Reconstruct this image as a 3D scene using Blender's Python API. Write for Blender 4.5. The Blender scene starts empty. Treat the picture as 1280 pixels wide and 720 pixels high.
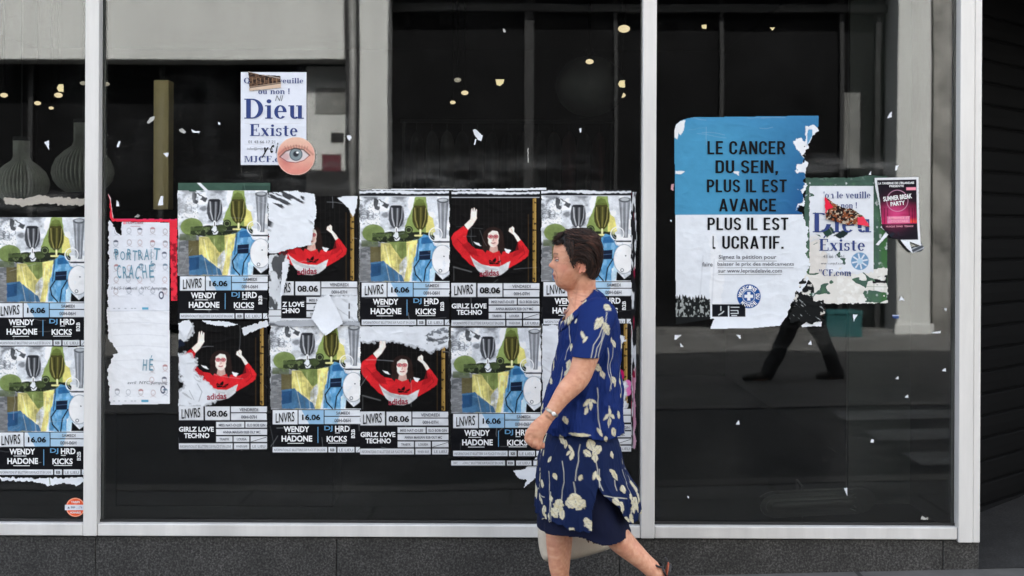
import bpy, math, random
import numpy as np
from mathutils import Vector, Matrix, Euler

random.seed(7)
scene = bpy.context.scene
COL = scene.collection
R = math.radians

# ------------------------------------------------------------------ camera, sky, sun, exposure
F_PX, DC, HC = 1614.0, 6.0, 1.6          # focal length (px of a 1280 wide frame), distance to the glass, eye height
ROLL = 0.0045
SUN_EL, SUN_AZ = R(48), R(6)
cam = bpy.data.cameras.new('camera')
camo = bpy.data.objects.new('camera', cam)
COL.objects.link(camo)
cam.sensor_width = 36
cam.lens = F_PX / 1280 * 36
cam.shift_y = -75 / 1280
cam.clip_start, cam.clip_end = 0.05, 500
camo.matrix_world = Matrix.Translation((0, -DC, HC)) @ Matrix.Rotation(R(90), 4, 'X') @ Matrix.Rotation(ROLL, 4, 'Z')
cam.dof.use_dof = True
cam.dof.focus_distance = 5.75
cam.dof.aperture_fstop = 4.5
scene.camera = camo

world = bpy.data.worlds.new('World')
scene.world = world
world.use_nodes = True
nt = world.node_tree
bg = nt.nodes['Background']
sky = nt.nodes.new('ShaderNodeTexSky')
sky.sky_type = 'NISHITA'
sky.sun_disc = False
sky.sun_elevation = SUN_EL
sky.sun_rotation = SUN_AZ
sky.air_density = 1.0
sky.dust_density = 3.0
sky.ozone_density = 1.0
hs = nt.nodes.new('ShaderNodeHueSaturation')
hs.inputs['Saturation'].default_value = 0.45          # a hazy, pale sky
nt.links.new(sky.outputs[0], hs.inputs['Color'])
nt.links.new(hs.outputs[0], bg.inputs[0])
bg.inputs[1].default_value = 0.12

sun = bpy.data.lights.new('sun', 'SUN')
sun.energy = 4.2
sun.angle = R(0.5)
sun.color = (1.0, 0.965, 0.92)
suno = bpy.data.objects.new('sun', sun)
COL.objects.link(suno)
sd = Vector((math.sin(SUN_AZ) * math.cos(SUN_EL), math.cos(SUN_AZ) * math.cos(SUN_EL), math.sin(SUN_EL)))
suno.rotation_euler = sd.to_track_quat('Z', 'Y').to_euler()
suno.location = sd * 40

scene.view_settings.view_transform = 'Standard'
scene.view_settings.look = 'None'
scene.view_settings.exposure = 2.85
scene.view_settings.gamma = 1
scene.view_settings.use_curve_mapping = False
scene.render.engine = 'CYCLES'
scene.cycles.use_denoising = True
scene.cycles.max_bounces = 10
scene.cycles.glossy_bounces = 5
scene.cycles.transparent_max_bounces = 16
scene.cycles.caustics_reflective = False
scene.cycles.caustics_refractive = False

# ------------------------------------------------------------------ pixel <-> place
PXM = F_PX / DC                           # px per metre on the glass


def P(px, py, Y=0.0):
    """point at photo pixel (px, py) on the upright plane Y metres behind the glass face"""
    dx, dy = px - 640.0, py - 285.0
    c, s = math.cos(ROLL), math.sin(ROLL)
    x, y = c * dx + s * dy, -s * dx + c * dy
    k = (DC + Y) / F_PX
    return Vector((x * k, Y, HC - y * k))


def Mr(px, py, Y):
    """real place, in front of the glass, of what is seen mirrored at pixel (px, py), Y metres 'behind' the glass"""
    p = P(px, py, Y)
    return Vector((p.x, -Y, p.z))


# ------------------------------------------------------------------ objects
def finish(o, parent=None, label=None, cat=None, group=None, kind=None):
    if label: o['label'] = label
    if cat: o['category'] = cat
    if group: o['group'] = group
    if kind: o['kind'] = kind
    if parent is not None:
        o.parent = parent
    return o


def empty(name, loc=(0, 0, 0), label=None, cat=None, group=None, rot=(0, 0, 0)):
    o = bpy.data.objects.new(name, None)
    o.empty_display_size = 0.05
    COL.objects.link(o)
    o.location = loc
    o.rotation_euler = rot
    return finish(o, None, label, cat, group)


def mesh_obj(name, verts, faces, mat=None, parent=None, smooth=False, cols=None, mats=None, midx=None, loc=None):
    me = bpy.data.meshes.new(name)
    verts = np.asarray(verts, dtype=float).reshape(-1, 3)
    me.from_pydata(verts.tolist(), [], faces if isinstance(faces, list) else faces.tolist())
    if cols is not None:
        at = me.color_attributes.new('Col', 'FLOAT_COLOR', 'POINT')
        c4 = np.ones((len(verts), 4), dtype=np.float32)
        c4[:, :3] = cols
        at.data.foreach_set('color', c4.ravel())
    for m in (mats or ([mat] if mat else [])):
        me.materials.append(m)
    if midx is not None:
        me.polygons.foreach_set('material_index', np.asarray(midx, dtype=np.int32))
    if smooth:
        me.polygons.foreach_set('use_smooth', np.ones(len(me.polygons), dtype=bool))
    me.update()
    o = bpy.data.objects.new(name, me)
    COL.objects.link(o)
    if loc is not None:
        o.location = loc
    if parent is not None:
        o.parent = parent
    return o


class MB:
    """collects boxes, tubes and lofts for ONE mesh"""
    def __init__(self):
        self.v, self.f, self.n = [], [], 0

    def add(self, v, f):
        v = np.asarray(v, dtype=float).reshape(-1, 3)
        self.v.append(v)
        self.f += [[i + self.n for i in q] for q in f]
        self.n += len(v)

    def box(self, lo, hi, bev=0.0):
        x0, y0, z0 = lo
        x1, y1, z1 = hi
        if bev <= 0:
            v = [(x, y, z) for z in (z0, z1) for y in (y0, y1) for x in (x0, x1)]
            f = [(0, 2, 3, 1), (4, 5, 7, 6), (0, 1, 5, 4), (2, 6, 7, 3), (0, 4, 6, 2), (1, 3, 7, 5)]
            self.add(v, f)
        else:
            b = min(bev, (x1 - x0) / 2.1, (y1 - y0) / 2.1, (z1 - z0) / 2.1)
            rings = []
            for z, i in ((z0, b), (z0 + b, 0), (z1 - b, 0), (z1, b)):
                rings.append([(x0 + i + b * (i == 0), y0 + i, z), (x1 - i - b * (i == 0), y0 + i, z), (x1 - i, y0 + i + b * (i == 0), z), (x1 - i, y1 - i - b * (i == 0), z),
                              (x1 - i - b * (i == 0), y1 - i, z), (x0 + i + b * (i == 0), y1 - i, z), (x0 + i, y1 - i - b * (i == 0), z), (x0 + i, y0 + i + b * (i == 0), z)])
            v = [p for r in rings for p in r]
            f = [[7, 6, 5, 4, 3, 2, 1, 0], [24 + k for k in range(8)]]
            for k in range(3):
                for j in range(8):
                    a, c = k * 8 + j, k * 8 + (j + 1) % 8
                    f.append([a, c, c + 8, a + 8])
            self.add(v, f)
        return self

    def tube(self, pts, rad, n=10, caps=True, flat=None):
        pts = [Vector(p) for p in pts]
        if not hasattr(rad, '__len__'):
            rad = [rad] * len(pts)
        v, f = [], []
        up = Vector((0, 1, 0))
        for i, p in enumerate(pts):
            t = (pts[min(i + 1, len(pts) - 1)] - pts[max(i - 1, 0)]).normalized()
            a = up - t * up.dot(t)
            if a.length < 1e-3:
                a = Vector((1, 0, 0)) - t * t.x
            a.normalize()
            b = t.cross(a)
            up = a
            ra = rad[i] * (flat if flat else 1.0)
            for k in range(n):
                w = 2 * math.pi * k / n
                v.append(p + a * (math.cos(w) * ra) + b * (math.sin(w) * rad[i]))
        for i in range(len(pts) - 1):
            for k in range(n):
                q = i * n + k
                r = i * n + (k + 1) % n
                f.append([q, r, r + n, q + n])
        if caps:
            f.append(list(range(n))[::-1])
            f.append([(len(pts) - 1) * n + k for k in range(n)])
        self.add(v, f)
        return self

    def ball(self, c, r, n=16, m=10):
        if not hasattr(r, '__len__'):
            r = (r, r, r)
        v, f = [], []
        for i in range(m + 1):
            th = math.pi * i / m
            for k in range(n):
                w = 2 * math.pi * k / n
                v.append((c[0] + r[0] * math.sin(th) * math.cos(w), c[1] + r[1] * math.sin(th) * math.sin(w), c[2] + r[2] * math.cos(th)))
        for i in range(m):
            for k in range(n):
                q, s = i * n + k, i * n + (k + 1) % n
                f.append([q, q + n, s + n, s])
        self.add(v, f)
        return self

    def disc_prism(self, c, r, h, n=24, axis='z', r2=None):
        r2 = r if r2 is None else r2
        v, f = [], []
        for rr, s in ((r, 0), (r2, h)):
            for k in range(n):
                w = 2 * math.pi * k / n
                if axis == 'z':
                    v.append((c[0] + rr * math.cos(w), c[1] + rr * math.sin(w), c[2] + s))
                else:
                    v.append((c[0] + rr * math.cos(w), c[1] + s, c[2] + rr * math.sin(w)))
        f.append(list(range(n))[::-1])
        f.append([n + k for k in range(n)])
        for k in range(n):
            f.append([k, (k + 1) % n, n + (k + 1) % n, n + k])
        self.add(v, f)
        return self

    def lathe(self, c, prof, n=24, rib=None):
        v, f = [], []
        for r, z in prof:
            for k in range(n):
                w = 2 * math.pi * k / n
                q = r * (rib(k) if rib else 1.0)
                v.append((c[0] + q * math.cos(w), c[1] + q * math.sin(w), c[2] + z))
        for i in range(len(prof) - 1):
            for k in range(n):
                a, b = i * n + k, i * n + (k + 1) % n
                f.append([a, b, b + n, a + n])
        self.add(v, f)
        return self

    def obj(self, name, mat, parent=None, smooth=False, **kw):
        return mesh_obj(name, np.concatenate(self.v), self.f, mat, parent, smooth, **kw)


# ------------------------------------------------------------------ numpy noise and painting
def srgb(c):
    c = np.asarray(c, dtype=float) / 255.0
    return np.where(c <= 0.04045, c / 12.92, ((c + 0.055) / 1.055) ** 2.4)


def _h(ix, iy, seed):
    n = (ix.astype(np.int64) * 374761393 + iy.astype(np.int64) * 668265263 + seed * 974634777) & 0x7fffffff
    n = ((n ^ (n >> 13)) * 1274126177) & 0x7fffffff
    return ((n ^ (n >> 16)) & 0xffff) / 65535.0


def vnoise(x, y, seed=0):
    x, y = np.asarray(x, float), np.asarray(y, float)
    ix, iy = np.floor(x), np.floor(y)
    fx, fy = x - ix, y - iy
    fx, fy = fx * fx * (3 - 2 * fx), fy * fy * (3 - 2 * fy)
    a, b = _h(ix, iy, seed), _h(ix + 1, iy, seed)
    c, d = _h(ix, iy + 1, seed), _h(ix + 1, iy + 1, seed)
    return (a + (b - a) * fx) * (1 - fy) + (c + (d - c) * fx) * fy


def fbm(x, y, seed=0, o=4):
    s, a, t = 0, 0.5, 0
    for k in range(o):
        s = s + a * vnoise(x * 2 ** k, y * 2 ** k, seed + k * 17)
        t += a
        a *= 0.5
    return s / t


def sdpoly(U, V, pts):
    pts = np.asarray(pts, float)
    d = np.full(U.shape, 1e18)
    s = np.ones(U.shape)
    n = len(pts)
    for i in range(n):
        ax, ay = pts[i]
        bx, by = pts[i - 1]
        ex, ey = bx - ax, by - ay
        wx, wy = U - ax, V - ay
        t = np.clip((wx * ex + wy * ey) / (ex * ex + ey * ey + 1e-12), 0, 1)
        qx, qy = wx - ex * t, wy - ey * t
        d = np.minimum(d, qx * qx + qy * qy)
        c1, c2 = V >= ay, V < by
        c3 = ex * wy > ey * wx
        flip = (c1 & c2 & c3) | (~c1 & ~c2 & ~c3)
        s = np.where(flip, -s, s)
    return s * np.sqrt(d)


def sdline(U, V, pts):
    d = np.full(U.shape, 1e18)
    for (ax, ay), (bx, by) in zip(pts[:-1], pts[1:]):
        ex, ey = bx - ax, by - ay
        wx, wy = U - ax, V - ay
        t = np.clip((wx * ex + wy * ey) / (ex * ex + ey * ey + 1e-12), 0, 1)
        d = np.minimum(d, (wx - ex * t) ** 2 + (wy - ey * t) ** 2)
    return np.sqrt(d)


def sdell(U, V, cx, cy, rx, ry, rot=0):
    c, s = math.cos(rot), math.sin(rot)
    x, y = (U - cx) * c + (V - cy) * s, -(U - cx) * s + (V - cy) * c
    k = np.sqrt((x / rx) ** 2 + (y / ry) ** 2)
    return (k - 1) * min(rx, ry)


class Cv:
    """printed ink on a sheet: U, V in photo pixels"""
    def __init__(s, U, V):
        s.U, s.V = U, V
        s.c = np.ones((len(U), 3))

    def fill(s, col):
        s.c[:] = srgb(col)

    def put(s, m, col, op=1.0):
        m = (np.clip(m, 0, 1) * op)[:, None]
        s.c = s.c * (1 - m) + srgb(col) * m

    def sd(s, d, col, aa=0.7, op=1.0):
        s.put(0.5 - d / aa, col, op)

    def poly(s, pts, col, aa=0.7, op=1.0, warp=0, wf=0.3, seed=1):
        U, V = s.U, s.V
        if warp:
            U = U + (fbm(s.U * wf, s.V * wf, seed) - .5) * 2 * warp
            V = V + (fbm(s.U * wf, s.V * wf, seed + 50) - .5) * 2 * warp
        s.sd(sdpoly(U, V, pts), col, aa, op)

    def ell(s, cx, cy, rx, ry, col, rot=0, aa=0.7, op=1.0):
        s.sd(sdell(s.U, s.V, cx, cy, rx, ry, rot), col, aa, op)

    def ring(s, cx, cy, rx, ry, w, col, aa=0.7, op=1.0):
        s.sd(np.abs(sdell(s.U, s.V, cx, cy, rx, ry)) - w / 2, col, aa, op)

    def line(s, pts, w, col, aa=0.7, op=1.0):
        s.sd(sdline(s.U, s.V, pts) - w / 2, col, aa, op)

    def rect(s, x0, y0, x1, y1, col, aa=0.5, op=1.0):
        s.sd(np.maximum(np.maximum(x0 - s.U, s.U - x1), np.maximum(y0 - s.V, s.V - y1)), col, aa, op)

    def mul(s, k):
        s.c *= np.asarray(k)[:, None]


def grid_sheet(name, box, res, paint, mat, parent, keep=None, disp=None, off=0.003, k=None):
    """a sheet of paper as a fine grid; local x = u/PXM, z = -v/PXM, towards the street = -y"""
    u0, v0, u1, v1 = box
    nu, nv = max(2, int(round((u1 - u0) / res)) + 1), max(2, int(round((v1 - v0) / res)) + 1)
    uu, vv = np.meshgrid(np.linspace(u0, u1, nu), np.linspace(v0, v1, nv))
    U, V = uu.ravel(), vv.ravel()
    cv = Cv(U, V)
    paint(cv)
    D = disp(U, V) if disp else np.zeros_like(U)
    kk = k or PXM
    verts = np.stack([U / kk, -off - D, -V / kk], 1)
    i = np.arange((nv - 1) * (nu - 1))
    r, c = i // (nu - 1), i % (nu - 1)
    a = r * nu + c
    F = np.stack([a, a + nu, a + nu + 1, a + 1], 1)
    if keep is not None:
        K = keep(U, V)
        F = F[K[F].sum(1) >= 3]
        used = np.unique(F)
        remap = np.full(len(U), -1)
        remap[used] = np.arange(len(used))
        verts, F, cv.c = verts[used], remap[F], cv.c[used]
    return mesh_obj(name, verts, F, mat, parent, True, np.clip(cv.c, 0, 1))


def wrinkle(seed, amp=0.0019, edge=None):
    def f(U, V):
        a = fbm(U * 0.045, V * 0.03, seed, 3) - .5
        b = 1 - np.abs(fbm(U * 0.03 + 9, V * 0.05, seed + 5, 3) - .5) * 7
        return amp * (1.6 * a + 0.8 * np.clip(b, 0, 1) + 0.25 * (fbm(U * .3, V * .3, seed + 9, 2) - .5)) + amp
    return f


# ------------------------------------------------------------------ materials
def new_mat(name):
    m = bpy.data.materials.new(name)
    m.use_nodes = True
    return m, m.node_tree, m.node_tree.nodes['Principled BSDF']


def mat(name, col, rough=0.6, metal=0.0, noise=0.0, nscale=8.0, bump=0.0, bscale=60.0, spec=0.5, emit=None, estr=0.0, stretch=None):
    m, t, b = new_mat(name)
    b.inputs['Base Color'].default_value = (*col, 1)
    b.inputs['Roughness'].default_value = rough
    b.inputs['Metallic'].default_value = metal
    b.inputs['Specular IOR Level'].default_value = spec
    tc = t.nodes.new('ShaderNodeTexCoord')
    src = tc.outputs['Object']
    if stretch:
        mp = t.nodes.new('ShaderNodeMapping')
        mp.inputs['Scale'].default_value = stretch
        t.links.new(src, mp.inputs[0])
        src = mp.outputs[0]
    if noise > 0:
        n = t.nodes.new('ShaderNodeTexNoise')
        n.inputs['Scale'].default_value = nscale
        n.inputs['Detail'].default_value = 6
        n.inputs['Roughness'].default_value = 0.65
        t.links.new(src, n.inputs['Vector'])
        rp = t.nodes.new('ShaderNodeMapRange')
        rp.inputs['From Min'].default_value = 0.3
        rp.inputs['From Max'].default_value = 0.7
        rp.inputs['To Min'].default_value = 1 - noise
        rp.inputs['To Max'].default_value = 1 + noise
        t.links.new(n.outputs[0], rp.inputs[0])
        mx = t.nodes.new('ShaderNodeVectorMath')
        mx.operation = 'SCALE'
        mx.inputs[0].default_value = col
        t.links.new(rp.outputs[0], mx.inputs['Scale'])
        t.links.new(mx.outputs[0], b.inputs['Base Color'])
        rr = t.nodes.new('ShaderNodeMapRange')
        rr.inputs['To Min'].default_value = max(0, rough - .12)
        rr.inputs['To Max'].default_value = min(1, rough + .12)
        t.links.new(n.outputs[0], rr.inputs[0])
        t.links.new(rr.outputs[0], b.inputs['Roughness'])
    if bump > 0:
        n2 = t.nodes.new('ShaderNodeTexNoise')
        n2.inputs['Scale'].default_value = bscale
        n2.inputs['Detail'].default_value = 4
        t.links.new(src, n2.inputs['Vector'])
        bp = t.nodes.new('ShaderNodeBump')
        bp.inputs['Strength'].default_value = 1.0
        bp.inputs['Distance'].default_value = bump
        t.links.new(n2.outputs[0], bp.inputs['Height'])
        t.links.new(bp.outputs[0], b.inputs['Normal'])
    if emit:
        b.inputs['Emission Color'].default_value = (*emit, 1)
        b.inputs['Emission Strength'].default_value = estr
    return m


def col_mat(name, rough=0.55, bump=0.0, bscale=300, spec=0.4, sheen=0.0, sss=0.0, dirt=0.06, scale=1.0):
    m, t, b = new_mat(name)
    a = t.nodes.new('ShaderNodeAttribute')
    a.attribute_name = 'Col'
    tc = t.nodes.new('ShaderNodeTexCoord')
    n = t.nodes.new('ShaderNodeTexNoise')
    n.inputs['Scale'].default_value = 14
    n.inputs['Detail'].default_value = 8
    t.links.new(tc.outputs['Object'], n.inputs['Vector'])
    rp = t.nodes.new('ShaderNodeMapRange')
    rp.inputs['From Min'].default_value = .3
    rp.inputs['From Max'].default_value = .7
    rp.inputs['To Min'].default_value = (1 - dirt) * scale
    rp.inputs['To Max'].default_value = 1.0 * scale
    t.links.new(n.outputs[0], rp.inputs[0])
    mx = t.nodes.new('ShaderNodeVectorMath')
    mx.operation = 'SCALE'
    t.links.new(a.outputs['Color'], mx.inputs[0])
    t.links.new(rp.outputs[0], mx.inputs['Scale'])
    t.links.new(mx.outputs[0], b.inputs['Base Color'])
    b.inputs['Roughness'].default_value = rough
    b.inputs['Specular IOR Level'].default_value = spec
    if sheen:
        b.inputs['Sheen Weight'].default_value = sheen
    if sss:
        b.inputs['Subsurface Weight'].default_value = sss
        b.inputs['Subsurface Radius'].default_value = (0.012, 0.005, 0.003)
        b.inputs['Subsurface Scale'].default_value = 1.0
    if bump:
        n2 = t.nodes.new('ShaderNodeTexNoise')
        n2.inputs['Scale'].default_value = bscale
        n2.inputs['Detail'].default_value = 3
        t.links.new(tc.outputs['Object'], n2.inputs['Vector'])
        bp = t.nodes.new('ShaderNodeBump')
        bp.inputs['Distance'].default_value = bump
        t.links.new(n2.outputs[0], bp.inputs['Height'])
        t.links.new(bp.outputs[0], b.inputs['Normal'])
    return m


PAPER = col_mat('printed_paper', 0.6, 0.0002, 120, 0.1, dirt=0.05, scale=1.07)
INK_WHITE = mat('white_ink', (0.84, 0.85, 0.86), 0.6)
INK_BLACK = mat('black_ink', (0.005, 0.0055, 0.007), 0.6, spec=.1)
INK_BLUE = mat('light_blue_ink', tuple(srgb((96, 150, 190))), 0.6)
INK_NAVY = mat('navy_ink', tuple(srgb((26, 52, 118))), 0.6)
INK_RED = mat('dark_red_ink', tuple(srgb((150, 38, 60))), 0.6)
INK_GREY = mat('grey_ink', tuple(srgb((105, 108, 115))), 0.6)
INK_PENCIL = mat('crayon', tuple(srgb((105, 150, 170))), 0.8)
INK_PINK = mat('pink_ink', tuple(srgb((250, 170, 190))), 0.6)
INKS = [INK_WHITE, INK_BLACK, INK_BLUE, INK_NAVY, INK_RED, INK_GREY, INK_PENCIL, INK_PINK]
IW, IK, IB, IN, IR, IG, IP, IPK = range(8)
# ------------------------------------------------------------------ lettering
_tc = {}


def _text(s, bold, shear):
    key = (s, bold, shear)
    if key not in _tc:
        cu = bpy.data.curves.new('t', 'FONT')
        cu.body = s
        cu.offset = bold
        cu.shear = shear
        cu.resolution_u = 3
        o = bpy.data.objects.new('t', cu)
        me = bpy.data.meshes.new_from_object(o)
        v = np.array([x.co[:] for x in me.vertices]).reshape(-1, 3)
        f = [list(p.vertices) for p in me.polygons]
        bpy.data.objects.remove(o)
        bpy.data.curves.remove(cu)
        bpy.data.meshes.remove(me)
        _tc[key] = (v, f)
    return _tc[key]


def rc(x0, y0, x1, y1):
    return [(x0, y0), (x1, y0), (x1, y1), (x0, y1)]


def arc(cx, cy, ox, oy, ix, iy, a0, a1, n=18):
    out = []
    A = [R(a0 + (a1 - a0) * k / n) for k in range(n + 1)]
    for p, q in zip(A[:-1], A[1:]):
        out.append([(cx + ox * math.cos(p), cy + oy * math.sin(p)), (cx + ox * math.cos(q), cy + oy * math.sin(q)),
                    (cx + ix * math.cos(q), cy + iy * math.sin(q)), (cx + ix * math.cos(p), cy + iy * math.sin(p))])
    return out


def disc(cx, cy, r, n=14):
    return [[(cx + r * math.cos(2 * math.pi * k / n), cy + r * math.sin(2 * math.pi * k / n)) for k in range(n)]]


X = .67
SERIF = {
    'D': (.86, [rc(.08, .0, .28, 1), rc(0, 0, .08, .05), rc(0, .95, .08, 1), rc(.28, 0, .34, .06), rc(.28, .94, .34, 1)] + arc(.33, .5, .49, .5, .28, .44, -90, 90)),
    'E': (.74, [rc(.08, 0, .28, 1), rc(0, 0, .08, .05), rc(0, .95, .08, 1), rc(.28, .94, .66, 1), rc(.6, .74, .66, .94), rc(.28, .47, .5, .53), rc(.45, .37, .5, .47), rc(.45, .53, .5, .63), rc(.28, 0, .7, .06), rc(.64, .06, .7, .28)]),
    'F': (.68, [rc(.08, 0, .28, 1), rc(0, 0, .08, .05), rc(.28, 0, .38, .05), rc(0, .95, .08, 1), rc(.28, .94, .64, 1), rc(.58, .74, .64, .94), rc(.28, .47, .5, .53), rc(.45, .37, .5, .47), rc(.45, .53, .5, .63)]),
    'i': (.34, [rc(.08, 0, .25, X), rc(0, 0, .08, .05), rc(.25, 0, .33, .05), rc(0, X - .05, .08, X)] + disc(.165, .87, .105)),
    'l': (.34, [rc(.08, 0, .25, 1), rc(0, 0, .08, .05), rc(.25, 0, .33, .05), rc(0, .95, .08, 1)]),
    'e': (.58, arc(.28, .335, .27, .345, .11, .285, 0, 318) + [rc(.13, .33, .55, .385)]),
    'c': (.54, arc(.28, .335, .27, .345, .11, .285, 42, 318) + disc(.44, .53, .085)),
    'o': (.60, arc(.29, .335, .28, .345, .12, .285, 0, 360, 26)),
    'u': (.72, [rc(.08, .2, .25, X), rc(0, X - .05, .08, X), rc(.42, .07, .59, X), rc(.34, X - .05, .42, X), rc(.42, 0, .68, .05), rc(.42, .05, .59, .07)] + arc(.29, .2, .21, .21, .04, .14, 180, 320)),
    'n': (.74, [rc(.08, 0, .25, X), rc(0, X - .05, .08, X), rc(0, 0, .08, .05), rc(.25, 0, .32, .05), rc(.46, 0, .63, .47), rc(.4, 0, .46, .05), rc(.63, 0, .7, .05)] + arc(.42, .47, .21, .21, .04, .14, 0, 150)),
    'm': (1.1, [rc(.08, 0, .25, X), rc(0, X - .05, .08, X), rc(0, 0, .08, .05), rc(.25, 0, .31, .05), rc(.44, 0, .61, .47), rc(.8, 0, .97, .47), rc(.38, 0, .44, .05), rc(.61, 0, .67, .05), rc(.74, 0, .8, .05), rc(.97, 0, 1.04, .05)] + arc(.40, .47, .21, .21, .04, .14, 0, 150) + arc(.76, .47, .21, .21, .04, .14, 0, 150)),
    'v': (.62, [[(.02, X), (.21, X), (.38, 0), (.28, 0)], [(.31, 0), (.37, 0), (.57, X), (.50, X)], rc(-.03, X - .04, .02, X), rc(.21, X - .04, .27, X), rc(.43, X - .04, .50, X), rc(.57, X - .04, .61, X)]),
    'x': (.64, [[(.02, X), (.22, X), (.6, 0), (.40, 0)], [(.08, 0), (.15, 0), (.54, X), (.47, X)], rc(.0, 0, .08, .045), rc(.15, 0, .22, .045), rc(.40, X - .045, .47, X), rc(.54, X - .045, .61, X)]),
    's': (.48, arc(.23, .49, .2, .19, .08, .13, 25, 262) + arc(.23, .185, .21, .195, .09, .13, -160, 82) + [rc(.37, .46, .42, .66), rc(.03, .01, .08, .2)]),
    't': (.46, [rc(.12, .12, .29, .86), rc(0, X - .05, .12, X), rc(.29, X - .05, .42, X)] + arc(.28, .13, .16, .14, .0, .07, 180, 330)),
    'M': (1.12, [rc(.1, 0, .16, 1), rc(.82, 0, 1.0, 1), [(.16, 1), (.3, 1), (.58, .12), (.5, 0)], [(.5, 0), (.58, .0), (.82, .9), (.82, 1)], rc(0, 0, .1, .05), rc(.16, 0, .26, .05), rc(.74, 0, .82, .05), rc(1.0, 0, 1.08, .05), rc(0, .95, .1, 1), rc(1.0, .95, 1.08, 1)]),
    'J': (.56, [rc(.2, .15, .39, 1), rc(.1, .95, .2, 1), rc(.39, .95, .49, 1)] + arc(.17, .15, .22, .22, .03, .15, 200, 360)),
    'C': (.88, arc(.46, .5, .45, .52, .25, .46, 45, 318) + [rc(.76, .68, .82, 1.0)]),
    'Q': (.95, arc(.46, .5, .45, .52, .25, .46, 0, 360, 26) + [[(.46, .05), (.62, .05), (.9, -.16), (.74, -.16)]]),
    '.': (.28, disc(.13, .1, .1)),
    '!': (.32, disc(.16, .09, .09) + [[(.12, .25), (.2, .25), (.26, 1), (.06, 1)]]),
    "'": (.2, [[(.06, .7), (.12, .7), (.17, 1), (.03, 1)]]),
    ' ': (.3, []),
    'É': (.74, [rc(.08, 0, .28, 1), rc(0, 0, .08, .05), rc(0, .95, .08, 1), rc(.28, .94, .66, 1), rc(.6, .74, .66, .94), rc(.28, .47, .5, .53), rc(.45, .37, .5, .63), rc(.28, 0, .7, .06), rc(.64, .06, .7, .28), [(.3, 1.06), (.38, 1.06), (.55, 1.28), (.4, 1.28)]]),
}


DIN = {
    'L': (.47, [rc(0, 0, .16, 1), rc(.16, 0, .46, .135)]), 'I': (.17, [rc(0, 0, .165, 1)]), ' ': (.22, []), '.': (.17, [rc(0, 0, .16, .165)]),
    ',': (.17, [[(0, .165), (.16, .165), (.16, 0), (.07, -.16), (.0, -.16), (.04, 0), (0, 0)]]),
    'E': (.49, [rc(0, 0, .16, 1), rc(.16, 0, .47, .135), rc(.16, .865, .47, 1), rc(.16, .44, .42, .57)]), 'F': (.48, [rc(0, 0, .16, 1), rc(.16, .865, .47, 1), rc(.16, .43, .42, .56)]),
    'T': (.52, [rc(0, .865, .52, 1), rc(.18, 0, .34, .865)]),
    'U': (.54, [rc(0, .26, .16, 1), rc(.37, .26, .53, 1)] + arc(.265, .26, .265, .26, .105, .13, 180, 360)),
    'C': (.54, [rc(0, .27, .16, .73), rc(.37, .64, .53, .73), rc(.37, .27, .53, .36)] + arc(.265, .73, .265, .27, .105, .135, 0, 180) + arc(.265, .27, .265, .27, .105, .135, 180, 360)),
    'D': (.55, [rc(0, 0, .16, 1), rc(.16, .865, .28, 1), rc(.16, 0, .28, .135), rc(.38, .27, .54, .73)] + arc(.28, .73, .26, .27, .1, .135, 0, 90) + arc(.28, .27, .26, .27, .1, .135, -90, 0)),
    'P': (.53, [rc(0, 0, .16, 1), rc(.16, .865, .27, 1), rc(.16, .4, .27, .535)] + arc(.27, .70, .26, .30, .1, .165, -90, 90)),
    'R': (.56, [rc(0, 0, .16, 1), rc(.16, .865, .27, 1), rc(.16, .41, .27, .545), [(.22, .41), (.385, .41), (.56, 0), (.39, 0)]] + arc(.27, .705, .26, .295, .1, .16, -90, 90)),
    'S': (.53, arc(.26, .725, .26, .275, .1, .145, 8, 270) + arc(.26, .275, .26, .28, .1, .145, -172, 90)),
    'A': (.60, [[(0, 0), (.16, 0), (.37, 1), (.22, 1)], [(.44, 0), (.60, 0), (.38, 1), (.23, 1)], rc(.14, .2, .46, .33)]),
    'V': (.60, [[(0, 1), (.16, 1), (.37, 0), (.22, 0)], [(.44, 1), (.60, 1), (.38, 0), (.23, 0)]]),
    'N': (.57, [rc(0, 0, .155, 1), rc(.40, 0, .555, 1), [(.0, 1), (.17, 1), (.555, 0), (.385, 0)]]),
}


def _serif(s, SERIF=SERIF, gap=.045):
    v, f, x = [], [], 0.0
    z = 0.0
    for ch in s:
        w, polys = SERIF.get(ch, (.3, []))
        for p in polys:
            if sum(p[i - 1][0] * p[i][1] - p[i][0] * p[i - 1][1] for i in range(len(p))) < 0:
                p = p[::-1]
            f.append([len(v) + k for k in range(len(p))])
            z = (z + 0.0007) % 0.009
            v += [(x + a, b, z) for a, b in p]
        x += w + gap
    return np.array(v), f


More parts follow.
